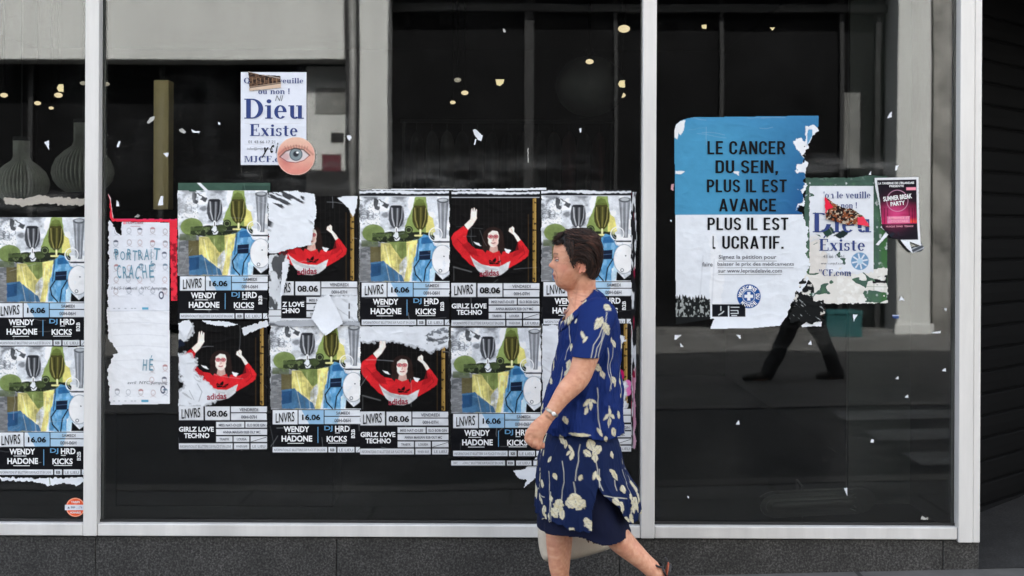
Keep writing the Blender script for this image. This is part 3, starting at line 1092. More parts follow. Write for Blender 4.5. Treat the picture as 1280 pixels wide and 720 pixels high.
for px, py, w, Y, lab in DL:
    c = P(px, py, Y)
    s = (DC + Y) / F_PX
    e = empty('ceiling_spotlight', c, lab, 'ceiling light', 'spotlights inside the shop')
    r = w * s / 2
    mb = MB(); mb.ball(c, (r, r, r * .62), 18, 10)
    part(mb, 'bulb', glowd if 'cold' in lab else glowm, e, True)
    mb = MB(); mb.tube([(c.x, c.y + .005, c.z + r * .5), (c.x, c.y + .005, 3.319)], r * .35, 8); part(mb, 'stem', MATTBLACK, e)

# a rack of dark clothes deep in the shop
RX0, RX1, RY = P(500, 170, 3.4).x, P(770, 170, 3.4).x, 3.4
RZ = P(640, 152, 3.4).z
e = empty('clothes_rack', ((RX0 + RX1) / 2, RY, zf), 'clothes rail with dark garments in the dim shop behind the middle pane', 'clothes rack')
mb = MB(); mb.tube([(RX0, RY, RZ), (RX1, RY, RZ)], .014, 8); part(mb, 'rail', DARKMETAL, e)
for x in (RX0 + .03, RX1 - .03):
    mb = MB(); mb.tube([(x, RY, zf), (x, RY, RZ)], .014, 8); mb.tube([(x, RY - .25, zf + .02), (x, RY + .25, zf + .02)], .014, 8); part(mb, 'leg', DARKMETAL, e)
gm = [mat('garment_grey', (.05, .05, .052), .9, 0, .3, 9), mat('garment_black', (.014, .014, .015), .9, 0, .3, 9), mat('garment_maroon', (.05, .012, .016), .9, 0, .3, 9)]
rg = random.Random(4)
for i in range(13):
    x = RX0 + .12 + i * (RX1 - RX0 - .24) / 12
    c = Vector((x, RY, RZ))
    w, h, mi = rg.uniform(.17, .23), rg.uniform(.75, 1.15), rg.choice([0, 0, 1, 1, 2])
    t = empty('garment', c, ['grey', 'black', 'maroon'][mi] + ' garment hanging among others on the clothes rail behind the middle pane', 'garment', 'garments on the clothes rail')
    mb = MB()
    nn = 20
    V_, F_ = [], []
    for j, (zz, k) in enumerate(((-.07, .18), (-.09, .5), (-.13, .85), (-.2, 1), (-.4, .95), (-.7, 1.02), (-h, 1.08))):
        for a in range(nn):
            q = 2 * math.pi * a / nn
            V_.append((x + .045 * k * math.cos(q) * (1 + .3 * math.sin(3 * q + i)), RY + w * k * math.sin(q), RZ + zz))
    for j in range(6):
        for a in range(nn):
            F_.append([j * nn + a, j * nn + (a + 1) % nn, (j + 1) * nn + (a + 1) % nn, (j + 1) * nn + a])
    F_.append(list(range(nn)))
    mb.add(V_, F_); part(mb, 'cloth', gm[mi], t, True)
    mb = MB(); mb.tube([(x, RY + .012 * math.sin(a), RZ - .004 + .02 * math.cos(a)) for a in np.linspace(-2.2, 2.6, 9)] + [(x, RY, RZ - .04), (x, RY, RZ - .072)], .003, 6); part(mb, 'hanger', DARKMETAL, t)

# rolled mat on the floor right behind the right pane
c0 = P(968, 612, .35)
rl = empty('rolled_mat', (c0.x, c0.y, zf), 'dark rolled-up rubber mat lying behind the right pane near the floor', 'mat')
v, f = [], []
N, rr = 90, .086
for k in range(N + 1):
    w = k / N * 2 * math.pi * 3.4
    r = .012 + (rr - .012) * k / N
    for yy, xx in ((0, 0), (0, 1)):
        v.append((c0.x + r * 1.25 * math.cos(w) + xx * .42, c0.y + xx * .10 - .05 + .02 * math.cos(w), zf + .075 + r * .86 * math.sin(w)))
f = [[2 * i, 2 * i + 1, 2 * i + 3, 2 * i + 2] for i in range(N)]
mb = MB(); mb.add(v, f)
o = part(mb, 'coil', mat('rubber_mat', (.022, .022, .022), .4, 0, .2, 30), rl)
so = o.modifiers.new('Solidify', 'SOLIDIFY'); so.thickness = .008
mb = MB(); mb.tube([(c0.x + .13, c0.y - .02, zf + .004), (c0.x + .135, c0.y - .02, zf + .16), (c0.x + .145, c0.y + .15, zf + .16), (c0.x + .145, c0.y + .15, zf + .004)], .006, 6)
part(mb, 'strap', DARKMETAL, rl)
# partition panel behind the right pane
pp = P(1060, 500, .7)
e = empty('partition_panel', (pp.x, .7, zf), 'tall dark green partition panel standing behind the right pane', 'panel')
mb = MB(); mb.box((pp.x, .70, zf), (P(1192, 500, .7).x, .74, 2.9), .004); part(mb, 'board', mat('dark_green_board', (.014, .020, .018), .5, 0, .3, 3), e)
mb = MB(); mb.box((P(1150, 500, .68).x, .675, zf), (P(1163, 500, .68).x, .697, 2.9), .003); part(mb, 'highlight_strip', mat('highlight_grey', (.06, .065, .07), .4, .3), e)  # pale strip added in place of a bluish vertical highlight

# ------------------------------------------------------------------ bodies
def skin_object(name, mbd, vox, m, parent, colf=None, smooth_it=6, loc_parent=True):
    """joins overlapping lofts into ONE continuous surface"""
    tmp = mbd.obj('tmp', None)
    md = tmp.modifiers.new('Remesh', 'REMESH')
    md.mode = 'VOXEL'
    md.voxel_size = vox
    ms = tmp.modifiers.new('Smooth', 'SMOOTH')
    ms.factor = .5
    ms.iterations = smooth_it
    dg = bpy.context.evaluated_depsgraph_get()
    dg.update()
    me = bpy.data.meshes.new_from_object(tmp.evaluated_get(dg))
    old = tmp.data
    bpy.data.objects.remove(tmp)
    bpy.data.meshes.remove(old)
    me.name = name
    n = len(me.vertices)
    co = np.empty(n * 3)
    me.vertices.foreach_get('co', co)
    co = co.reshape(-1, 3)
    if colf is not None:
        at = me.color_attributes.new('Col', 'FLOAT_COLOR', 'POINT')
        c4 = np.ones((n, 4), dtype=np.float32)
        c4[:, :3] = colf(co)
        at.data.foreach_set('color', c4.ravel())
    me.materials.append(m)
    me.polygons.foreach_set('use_smooth', np.ones(len(me.polygons), dtype=bool))
    o = bpy.data.objects.new(name, me)
    COL.objects.link(o)
    o.parent = parent
    o.matrix_parent_inverse = Matrix.Translation(-Vector(parent.location))
    return o


def catmull(x, xs, ys):
    x, xs, ys = np.asarray(x, float), np.asarray(xs, float), np.asarray(ys, float)
    m = np.zeros_like(ys)
    d = np.diff(ys) / np.diff(xs)
    m[1:-1] = np.where(d[:-1] * d[1:] > 0, 2 * d[:-1] * d[1:] / (d[:-1] + d[1:] + 1e-12), 0)
    m[0], m[-1] = d[0], d[-1]
    i = np.clip(np.searchsorted(xs, x) - 1, 0, len(xs) - 2)
    h = xs[i + 1] - xs[i]
    t = np.clip((x - xs[i]) / h, 0, 1)
    return ((2 * t**3 - 3 * t**2 + 1) * ys[i] + (t**3 - 2 * t**2 + t) * h * m[i] + (-2 * t**3 + 3 * t**2) * ys[i + 1] + (t**3 - t**2) * h * m[i + 1])


def spath(pts, n):
    pts = np.array([list(p) for p in pts], float)
    s = np.concatenate([[0], np.cumsum(np.linalg.norm(np.diff(pts, axis=0), axis=1))])
    q = np.linspace(0, s[-1], n)
    return [Vector([float(catmull(np.array([w]), s, pts[:, k])[0]) for k in range(3)]) for w in q], q / s[-1]


# the passer-by on the far pavement, mirrored in the right pane
def build_passerby():
    Y0 = 7.2
    q = lambda px, py, dy=0.0: Mr(px, py, Y0 + dy)
    base = q(1000, 482)
    base.z = gz(base.x)
    e = empty('person', base, 'mirrored passer-by in dark trousers, legs striding below the blue and white poster', 'person')
    s = 13.2 / F_PX
    gzz = base.z
    body = MB()
    body.ball(q(992, 281), (.085, .075, .115), 20, 14)
    body.tube([q(995, 292), q(998, 306)], [.055, .06], 12)
    body.tube([q(998, 300), q(999, 318), q(1000, 350), q(1001, 380), q(1001, 392)], [.06, .15, .14, .145, .12], 18, flat=1.35)
    for sy, hand in ((-.2, (970, 385)), (.2, (1030, 388))):
        mid = ((hand[0] + 1000) / 2 + (4 if sy < 0 else 6), 346)
        body.tube([q(999, 312, sy), q(mid[0], mid[1], sy * 1.2), q(hand[0], hand[1], sy * 1.1)], [.055, .043, .03], 10)
        hx = q(hand[0], hand[1], sy * 1.1)
        for k in range(4):
            body.tube([hx + Vector((.0, (k - 1.5) * .02, 0)), hx + Vector((-.02, (k - 1.5) * .021, -.09)), hx + Vector((-.005, (k - 1.5) * .021, -.14 + .01 * abs(k - 1.5)))], [.014, .0105, .009], 6)
        body.tube([hx, hx + Vector((-.045, 0, -.06)), hx + Vector((-.05, 0, -.10))], [.016, .012, .01], 6)
    legs = [[q(996, 385, -.09), q(978, 428, -.1), q(957, 470, -.1)], [q(1008, 385, .09), q(1030, 425, .1), q(1048, 470, .1)]]
    for lg in legs:
        body.tube(lg, [.085, .06, .043], 14)
        a = lg[-1]
        body.tube([a, Vector((a.x + .02, a.y, gzz + .05)), Vector((a.x - .19, a.y, gzz + .035))], [.042, .045, .034], 10)
    skin_object('body', body, .014, mat('passer_skin', tuple(srgb((190, 140, 115))), .5), e)
    tr = MB()
    tr.tube([q(1001, 372), q(1001, 392)], [.155, .15], 18, flat=1.3)
    for lg in legs:
        p_, t_ = spath(lg, 12)
        tr.tube([p + Vector((.006 * math.sin(i * 1.9), 0, 0)) for i, p in enumerate(p_)], [.100 - .032 * t + .004 * math.sin(9 * t) for t in t_], 16)
    skin_object('trousers', tr, .012, mat('black_trousers', (.024, .024, .026), .85, 0, .3), e)
    ja = MB()
    ja.tube([q(998, 303), q(998, 312), q(1000, 345), q(1001, 378)], [.07, .165, .155, .165], 20, flat=1.38)
    for sy, hand in ((-.2, (970, 385)), (.2, (1030, 388))):
        mid = ((hand[0] + 1000) / 2 + (4 if sy < 0 else 6), 346)
        ja.tube([q(999, 311, sy * .9), q(mid[0], mid[1], sy * 1.2), q(hand[0] + 1, hand[1] - 3, sy * 1.1)], [.072, .06, .045], 12)
    skin_object('jacket', ja, .012, mat('charcoal_jacket', (.03, .03, .033), .8, 0, .2), e)
    ha = MB(); ha.ball(q(994, 278), (.095, .084, .105), 20, 14)
    o = ha.obj('hair', mat('passer_hair', (.02, .014, .01), .6), None, True)
    o.parent = e; o.matrix_parent_inverse = Matrix.Translation(-base)
    for lg in legs:
        a = lg[-1]
        mb = MB()
        mb.tube([Vector((a.x + .055, a.y, gzz + .055)), Vector((a.x - .06, a.y, gzz + .055)), Vector((a.x - .2, a.y, gzz + .036)), Vector((a.x - .23, a.y, gzz + .03))], [.042, .044, .036, .02], 12)
        mb.tube([Vector((a.x, a.y, gzz + .05)), Vector((a.x, a.y, gzz + .12))], [.055, .05], 12)
        o = mb.obj('shoe', mat('dark_shoe', (.045, .042, .04), .6), None, True)
        o.parent = e; o.matrix_parent_inverse = Matrix.Translation(-base)


build_passerby()
# ------------------------------------------------------------------ posters on the glass
WHITE = (226, 229, 234)
BLACK = (15, 16, 20)
OFFW = (208, 210, 208)


def root(name, px, py, label, cat, group=None, tilt=0.0, dy=0.0):
    p = P(px, py, 0)
    p.y = -dy
    return empty(name, p, label, cat, group, (0, -ROLL - tilt, 0))


def T(pts, ox, oy, s=3.7875):
    return [((a - ox) / s, (b - oy) / s) for a, b in pts]


def paper_grain(cv, seed, k=.07):
    cv.mul(1 - k + 2 * k * fbm(cv.U * .12, cv.V * .12, seed, 4) - .03 * (vnoise(cv.U * 1.7, cv.V * 1.7, seed + 3) > .82))


def creases(cv, seed, n, box, op=.35):
    """worn fold lines where the ink has rubbed off"""
    rnd = random.Random(seed)
    for k in range(n):
        x, y = rnd.uniform(box[0], box[2]), rnd.uniform(box[1], box[3])
        a = rnd.choice([0, 0, math.pi / 2, rnd.uniform(0, 3.1)]) + rnd.uniform(-.15, .15)
        l = rnd.uniform(8, 38)
        pts = [(x + math.cos(a) * l * t + rnd.uniform(-1, 1), y + math.sin(a) * l * t + rnd.uniform(-1, 1)) for t in (0, .3, .6, 1)]
        cv.line(pts, rnd.uniform(.2, .6), (205, 208, 212), 1.0, op * rnd.uniform(.3, 1))


def tear(cv, pts, seed, streaks=0, edge=2.2, col=(222, 226, 231), sa=0.6):
    """ink layer torn off: bare white paper with a fibrous rim"""
    U = cv.U + (fbm(cv.U * .22, cv.V * .22, seed) - .5) * 7 + (vnoise(cv.U * .9, cv.V * .9, seed + 4) - .5) * 2
    V = cv.V + (fbm(cv.U * .22, cv.V * .22, seed + 31) - .5) * 7
    d = sdpoly(U, V, pts)
    cv.sd(d - edge * (.4 + vnoise(cv.U * .5, cv.V * .5, seed + 8)), (196, 200, 205), 1.2, .85)
    tone = np.array(srgb(col)) * (0.86 + .2 * fbm(cv.U * .1, cv.V * .1, seed + 2))[:, None]
    m = np.clip(.5 - d / .9, 0, 1)[:, None]
    cv.c = cv.c * (1 - m) + tone * m
    if streaks:
        c, s = math.cos(sa), math.sin(sa)
        q = fbm((cv.U * c + cv.V * s) * .05, (-cv.U * s + cv.V * c) * .3, seed + 12, 4)
        g = fbm(cv.U * .035, cv.V * .035, seed + 20, 2)
        cv.put(np.clip((q - .60) * 20, 0, 1) * np.clip((g - .46) * 12, 0, 1) * (d < -2), (38, 40, 46), streaks)


def paint_drinks(cv):
    q = lambda *p: T(p, 35, 100)
    cv.fill((196, 200, 205))
    U, V = cv.U, cv.V
    n1 = fbm(U * .06, V * .09, 3, 5)
    cv.put(np.clip((n1 - .52) * 7, 0, 1), (226, 230, 235))
    cv.put(np.clip((.44 - n1) * 7, 0, 1) * (U < 60), (128, 132, 138), .8)
    # spilt shapes at the upper left
    cv.poly(q((108, 103), (135, 112), (178, 140), (168, 152), (140, 140), (128, 165), (112, 160), (104, 130)), (50, 53, 58), warp=1.5, op=.85)
    cv.poly(q((128, 112), (150, 128), (138, 150), (122, 140)), (205, 208, 212), warp=1)
    for k in range(7):
        cv.ring(9 + 5 * math.cos(k * 2.1), 22 + 4 * math.sin(k * 3.3), 4 + (k % 3), 3, .6, (110, 114, 120), op=.7)
    cv.put(np.clip((vnoise(U * .7, V * .7, 4) - .6) * 5, 0, 1) * (U < 26) * (V < 34), (120, 124, 130), .5)
    # grey table and photo below
    cv.rect(0, 57, 28, 106, (120, 123, 126), 4)
    cv.put(np.clip((fbm(U * .15, V * .4, 6) - .45) * 6, 0, 1) * (U < 28) * (V > 58), (170, 172, 174), .6)
    # green blob left
    cv.ell(18, 45, 14, 11, (146, 168, 92), op=.95)
    cv.rect(3, 54, 24, 62, (104, 118, 74), 1, .7)
    # tall green cone behind the second glass
    cv.poly(q((300, 98), (350, 98), (372, 240), (395, 300), (330, 330), (262, 275), (250, 240), (288, 150)), (152, 172, 98), warp=.8)
    cv.poly(q((355, 180), (385, 200), (395, 262), (352, 300), (352, 230)), (216, 208, 122), warp=.8)
    # bottle lying: dark olive band
    cv.poly(q((98, 270), (225, 262), (360, 268), (392, 286), (392, 312), (200, 322), (98, 306)), (52, 60, 46), warp=1.0)
    cv.poly(q((100, 276), (190, 270), (190, 284), (100, 290)), (104, 122, 74), op=.8)
    cv.put(np.clip((fbm(U * .25, V * .25, 9) - .5) * 7, 0, 1) * (V > 44) * (V < 59) * (U > 16) * (U < 92), (140, 156, 106), .75)
    # first goblet (black and white)
    cv.poly(q((180, 152), (188, 139), (232, 139), (243, 152), (248, 180), (247, 208), (238, 232), (222, 247), (200, 247), (184, 232), (176, 208), (175, 180)), (92, 95, 101))
    for a, w, c_ in ((190, 1.6, 190), (204, 1.2, 42), (217, 1.9, 160), (231, 1.5, 38), (240, .9, 180)):
        cv.line(q((a, 150), (a + (212 - a) * .12, 200), (a + (212 - a) * .55, 236)), w, (c_, c_ + 2, c_ + 6), op=.85)
    cv.ell(*T([(211, 146)], 35, 100)[0], 7.5, 1.6, (60, 62, 68))
    cv.line(q((211, 246), (211, 270)), 3.0, (226, 228, 232))
    cv.line(q((211, 250), (211, 266)), 1.0, (70, 72, 78))
    cv.poly(q((196, 285), (206, 268), (218, 268), (230, 290), (222, 306), (205, 306)), (208, 212, 216), warp=.8)
    cv.line(q((200, 290), (212, 300), (224, 288)), 1.0, (60, 62, 66))
    # second goblet (olive)
    cv.poly(q((290, 155), (298, 130), (346, 130), (356, 160), (361, 190), (359, 216), (349, 240), (334, 256), (314, 256), (298, 240), (288, 216), (286, 190)), (94, 92, 46))
    for a, w, c_ in ((298, 1.5, (168, 160, 92)), (312, 1.3, (56, 56, 26)), (327, 2.0, (140, 134, 70)), (342, 1.4, (58, 56, 30)), (351, .9, (180, 172, 104))):
        cv.line(q((a, 152), (a + (324 - a) * .12, 205), (a + (324 - a) * .55, 242)), w, c_, op=.85)
    cv.poly(q((294, 140), (304, 116), (318, 108), (340, 112), (350, 140)), (120, 136, 66), op=.85, warp=.7)
    cv.line(q((325, 255), (325, 274)), 2.2, (238, 230, 168))
    cv.line(q((300, 282), (345, 282)), 2.0, (226, 218, 150))
    # tall grey glass at the right
    cv.poly(q((403, 112), (460, 108), (452, 200), (447, 296), (420, 296), (412, 200)), (150, 154, 160))
    for k in range(5):
        cv.line(q((409 + k * 11, 130), (416 + k * 7, 290)), .7, (206, 209, 214) if k % 2 else (108, 112, 118), op=.75)
    cv.ell(*T([(432, 116)], 35, 100)[0], 7.4, 3.2, (104, 108, 114))
    cv.ell(*T([(432, 114)], 35, 100)[0], 5.6, 2.0, (176, 180, 184))
    # small dark fruit
    cv.ell(62, 41, 5.2, 5.0, (60, 68, 46))
    cv.ring(62, 41, 3.4, 3.2, 1.0, (130, 146, 100))
    cv.ell(55, 47, 6, 5, (88, 104, 62), op=.85)
    # citrus ring
    # lower triptych of colour
    cv.poly(q((30, 390), (142, 402), (142, 498), (30, 498)), (140, 142, 144), op=.55)
    cv.rect(14, 62, 29, 82, (122, 112, 62), 1, .85)
    cv.poly(q((138, 318), (270, 318), (270, 360), (225, 420), (225, 498), (138, 498)), (220, 210, 128))
    cv.put(np.clip((fbm(U * .12, V * .12, 21) - .5) * 6, 0, 1) * (U > 27) * (U < 62) * (V > 57), (168, 164, 108), .55)
    cv.poly(q((175, 312), (290, 312), (262, 378), (236, 394), (210, 360)), (140, 160, 92), op=.95, warp=1.0)
    cv.poly(q((90, 410), (150, 402), (235, 470), (250, 498), (90, 498)), (84, 134, 176), warp=.8)
    cv.poly(q((90, 418), (138, 412), (138, 470), (92, 478)), (52, 98, 146), warp=.8)
    cv.poly(q((258, 312), (312, 300), (300, 380), (272, 498), (248, 498), (262, 420)), (226, 214, 132), warp=.6)
    cv.line(q((160, 330), (180, 420), (230, 465), (262, 430), (270, 340)), .9, (232, 226, 190), op=.7)
    # blue flask at the right
    cv.poly(q((318, 300), (340, 276), (370, 282), (392, 330), (415, 335), (398, 420), (370, 440), (368, 498), (284, 498), (294, 400)), (94, 158, 204), warp=1.0)
    cv.put(np.clip((fbm(U * .2, V * .12, 33) - .5) * 6, 0, 1) * (U > 66) * (U < 98) * (V > 52), (150, 196, 224), .5)
    cv.poly(q((320, 356), (374, 352), (372, 396), (318, 398)), (30, 48, 78))
    cv.line(q((322, 376), (372, 372)), .7, (90, 120, 160))
    cv.line(q((318, 400), (296, 432), (302, 466), (330, 498)), 1.5, (20, 34, 56))
    cv.line(q((376, 396), (350, 440), (342, 498)), 1.5, (20, 34, 56))
    cv.line(q((318, 300), (312, 360), (306, 400)), 1.0, (40, 84, 130))
    cv.poly(q((330, 292), (360, 286), (384, 318), (330, 322)), (44, 110, 168), op=.9, warp=.8)
    cv.poly(q((372, 440), (392, 408), (400, 450), (384, 498), (368, 498)), (176, 204, 220), op=.9, warp=1.5)
    cv.ring(*T([(397, 276)], 35, 100)[0], 8.2, 8.2, 1.0, (232, 234, 236))
    cv.ring(*T([(397, 276)], 35, 100)[0], 5.6, 5.6, .6, (206, 210, 214), op=.7)
    m_ = (V > 57) & (U > 24) & (U < 76)
    cv.mul(np.where(m_, .62 + .62 * fbm(U * .17, V * .13, 44, 5), 1.0))
    for k in range(6): cv.line([(30 + k * 8, 60), (33 + k * 7, 80), (38 + k * 6, 104)], .6, (120, 112, 66) if k % 2 else (236, 228, 176), 1.2, .45)
    cv.ell(18, 45, 14, 11, (92, 110, 62), aa=10, op=.35)
    # bowl, bottom right
    cv.rect(94, 55, 114, 57, (70, 72, 78), .7)
    cv.poly(q((395, 455), (430, 490), (468, 462), (468, 498), (392, 498)), (18, 20, 24))
    cv.ell(104, 78, 13, 18, (216, 219, 223))
    cv.ring(104, 78, 13, 18, .7, (120, 124, 130), op=.6)
    cv.ell(106, 74, .8, .8, (20, 20, 24))
    cv.ring(101.5, 92, 1.8, 1.8, .8, (90, 94, 100))


def paint_girl(cv):
    q = lambda *p: T(p, 467, 105)
    cv.fill((17, 16, 17))
    U, V = cv.U, cv.V
    for k in range(15):
        x = 6 + k * 5.9
        cv.line([(x, 0), (x + .4, 62)], .45, (58, 54, 52), 1.0, .65)
    for k in range(5):
        cv.line([(3, 8 + 12.5 * k), (92, 7 + 12.5 * k)], .35, (48, 46, 46), 1.0, .5)
    cv.line([(4, 86), (26, 92)], 1.2, (150, 150, 150), 1.5, .7)
    cv.line([(4, 86), (4, 103)], .8, (120, 120, 120), 1.2, .7)
    cv.rect(102.6, 0, 107.0, 105, (168, 132, 66), .8)
    cv.rect(105.4, 0, 106.2, 105, (214, 182, 108), .8, .7)
    cv.put((vnoise(U * .6, V * .35, 8) > .74) * (U > 102.4) * (U < 107.2), (58, 44, 26), .8)
    cv.rect(96.6, 20, 97.6, 105, (92, 70, 44), .8, .8)
    cv.rect(109, 0, 111.6, 105, (36, 34, 34), 1)
    hair, skin, skin2, red, red2 = (58, 40, 36), (238, 208, 198), (208, 168, 156), (232, 40, 48), (176, 22, 34)
    cv.ell(*T([(668, 300)], 467, 105)[0], 13.5, 15.5, hair)
    cv.poly(q((625, 285), (712, 285), (722, 350), (705, 372), (640, 368), (618, 345)), hair, warp=1.2)
    # arms
    cv.poly(q((532, 232), (560, 205), (564, 176), (586, 172), (592, 200), (572, 232), (548, 256)), skin)
    cv.poly(q((562, 185), (565, 158), (570, 152), (573, 168), (577, 150), (582, 152), (582, 168), (588, 156), (592, 160), (590, 192), (575, 200)), skin)
    cv.poly(q((742, 262), (745, 248), (755, 243), (760, 238), (768, 246), (768, 264), (788, 286), (800, 306), (784, 312), (766, 280)), skin)
    cv.line(q((752, 250), (760, 262)), .5, skin2)
    # sweater
    cv.poly(q((530, 236), (550, 256), (540, 285), (548, 312), (585, 345), (640, 352), (668, 362), (700, 352), (752, 362), (790, 350), (786, 312), (800, 302), (838, 352), (834, 378), (800, 404), (744, 436), (700, 445), (600, 440), (560, 420), (525, 385), (480, 330), (468, 292), (480, 272)), red, warp=.6)
    cv.poly(q((548, 312), (585, 345), (600, 380), (560, 372), (520, 330)), red2, op=.55, warp=1)
    cv.poly(q((786, 316), (812, 352), (790, 372), (760, 384)), red2, op=.5, warp=1)
    cv.line(q((500, 300), (540, 340), (570, 376)), .9, red2, op=.7)
    cv.line(q((806, 330), (818, 366), (790, 392)), .8, red2, op=.7)
    cv.poly(q((722, 344), (752, 350), (742, 366), (728, 362)), (236, 238, 240), warp=.8)
    cv.poly(q((575, 310), (600, 318), (612, 330), (590, 326)), (228, 230, 232), warp=.8)
    # white chest panel
    cv.poly(q((560, 376), (580, 396), (612, 418), (655, 428), (700, 428), (728, 414), (750, 402), (738, 444), (705, 468), (672, 478), (626, 473), (594, 446), (576, 416)), (196, 197, 198), warp=.5)
    cv.poly(q((574, 400), (640, 430), (690, 440), (690, 448), (630, 442), (580, 416)), (170, 172, 174), op=.6)
    # three-leaf mark
    for a, b in (((668, 412), (680, 386)), ((660, 414), (652, 396)), ((684, 414), (706, 398))):
        p0, p1 = T([a, b], 467, 105)
        d_ = (p1[0] - p0[0], p1[1] - p0[1])
        cv.poly([(p0[0] - 2.2, p0[1] + 1), (p0[0] + d_[0] * .6 - 2.1, p0[1] + d_[1] * .6), p1, (p0[0] + d_[0] * .6 + 2.1, p0[1] + d_[1] * .6), (p0[0] + 2.2, p0[1] + 1)], (20, 16, 18))
    cv.line(q((650, 406), (706, 412)), .5, red)
    cv.poly(q((640, 258), (668, 244), (704, 254), (716, 300), (726, 345), (704, 374), (694, 340), (640, 340), (634, 366), (614, 346), (626, 300)), hair, warp=1.0)
    for k in range(9): cv.line(q((630 + 10 * k, 262), (622 + 11.5 * k, 350)), .5, (92, 66, 58), 1, .5)
    # face
    cv.poly(q((655, 330), (688, 330), (692, 356), (668, 364), (650, 354)), skin2)
    cv.ell(*T([(669, 294)], 467, 105)[0], 7.6, 11.4, skin)
    cv.ell(*T([(676, 302)], 467, 105)[0], 3.8, 7, skin2, op=.5, aa=3)
    cv.poly(q((634, 262), (660, 246), (700, 250), (706, 282), (690, 262), (665, 258), (646, 272), (640, 300)), hair)
    cv.poly(q((694, 268), (706, 290), (716, 340), (700, 366), (694, 320)), hair, warp=.8)
    cv.poly(q((642, 275), (646, 320), (636, 360), (622, 340), (630, 290)), hair, warp=.8)
    for x in (656, 681):
        cv.ell(*T([(x, 287)], 467, 105)[0], 2.9, 2.3, (214, 112, 118), op=.9)
        cv.ring(*T([(x, 287)], 467, 105)[0], 2.9, 2.3, .5, (150, 60, 66), op=.7)
        cv.ell(*T([(x, 287)], 467, 105)[0], 1.0, .7, (90, 40, 44), op=.7)
    cv.line(q((664, 284), (674, 284)), .5, (110, 60, 60))
    cv.line(q((669, 292), (671, 305), (665, 307)), .5, (170, 120, 112))
    cv.line(q((660, 317), (669, 319), (678, 316)), 1.0, (176, 78, 84))


def sheet_noise(cv, seed, box):
    paper_grain(cv, seed)
    creases(cv, seed, 7, box)


# info panel of the glassware poster
BOX16 = [(48, 505, 165, 572), (293, 505, 465, 532), (293, 537, 465, 570), (48, 680, 305, 705), (311, 680, 347, 705), (355, 680, 434, 705), (441, 680, 463, 705)]
BOX08 = [(470, 505, 587, 572), (595, 508, 712, 572), (718, 508, 887, 535), (718, 540, 887, 572), (648, 581, 780, 608), (786, 581, 888, 608), (648, 614, 888, 642),
         (648, 649, 724, 675), (730, 649, 804, 675), (811, 649, 888, 675), (470, 682, 725, 709), (732, 682, 804, 709), (811, 682, 888, 709)]


def t16(a, x0, y0, x1, y1, ink, **k):
    p, r = T([(x0, y0), (x1, y1)], 35, 100)
    return (a, *p, *r, ink, k)


def t08(a, x0, y0, x1, y1, ink, **k):
    p, r = T([(x0, y0), (x1, y1)], 467, 105)
    return (a, *p, *r, ink, k)


TEXT16 = [t16('LNVRS', 60, 516, 152, 562, IK, shear=.2, bold=.008, rot=-.09), t16('16.06', 187, 525, 273, 552, IK, bold=.03), t16('SAMEDI', 348, 511, 412, 526, IG, bold=.02), t16('00H-06H', 340, 545, 416, 562, IG, bold=.02),
          t16('WENDY', 100, 581, 221, 609, IW, bold=.035), t16('HADONE', 90, 625, 235, 654, IW, bold=.035), t16('#rect', 260, 584, 264, 660, IB), t16('DJ', 292, 579, 331, 607, IB, bold=.02), t16('HRD', 343, 579, 412, 607, IW, bold=.03),
          t16('KICKS', 303, 627, 399, 655, IW, bold=.03), t16('B2B', 419, 595, 437, 637, IW, bold=.03, vert=True), t16('#rect', 120, 614, 180, 617, IW), t16('#rect', 118, 660, 196, 663, IW), t16('#rect', 343, 611, 366, 614, IW), t16('#rect', 310, 659, 396, 662, IW),
          t16('INFORMATIONS ET BILLETTERIE SUR PLACE ET EN LIGNE', 54, 687, 298, 699, IG), t16('B2B', 320, 686, 340, 699, IK, bold=.02), t16('LE LIEU', 362, 687, 428, 700, IG), t16('#poly', 0, 0, 0, 0, IK, pts=T([(445, 702), (460, 684), (461, 685), (446, 703)], 35, 100))]
TEXT08 = [t08('LNVRS', 482, 516, 574, 562, IK, shear=.2, bold=.008, rot=-.09), t08('08.06', 605, 526, 702, 556, IK, bold=.03), t08('VENDREDI', 758, 515, 846, 530, IG, bold=.02), t08('00H-07H', 766, 549, 840, 565, IG, bold=.02),
          t08('GIRLZ LOVE', 472, 603, 637, 627, IW, bold=.035), t08('TECHNO', 496, 633, 616, 657, IW, bold=.035), t08('MISS NAT-O-LEE', 660, 589, 768, 602, IG, bold=.02), t08('ELO BOB GIN', 794, 589, 880, 602, IG, bold=.02),
          t08('ANNA MARIAN B2B OLY MC', 680, 622, 858, 635, IG, bold=.02), t08('TRABYK', 664, 656, 710, 668, IG, bold=.02), t08('LOUISA', 746, 656, 792, 668, IG, bold=.02), t08('#poly', 0, 0, 0, 0, IK, pts=T([(813, 673), (885, 651), (886, 653), (814, 675)], 467, 105)),
          t08('INFORMATIONS ET BILLETTERIE SUR PLACE ET EN LIGNE', 478, 690, 718, 703, IG), t08('WHEN BAR', 742, 690, 796, 702, IG), t08('LE LIEU', 820, 690, 880, 702, IG)]
TEXT08P = [t08('adidas', 604, 444, 696, 474, IR, bold=.02, rot=-.06)]


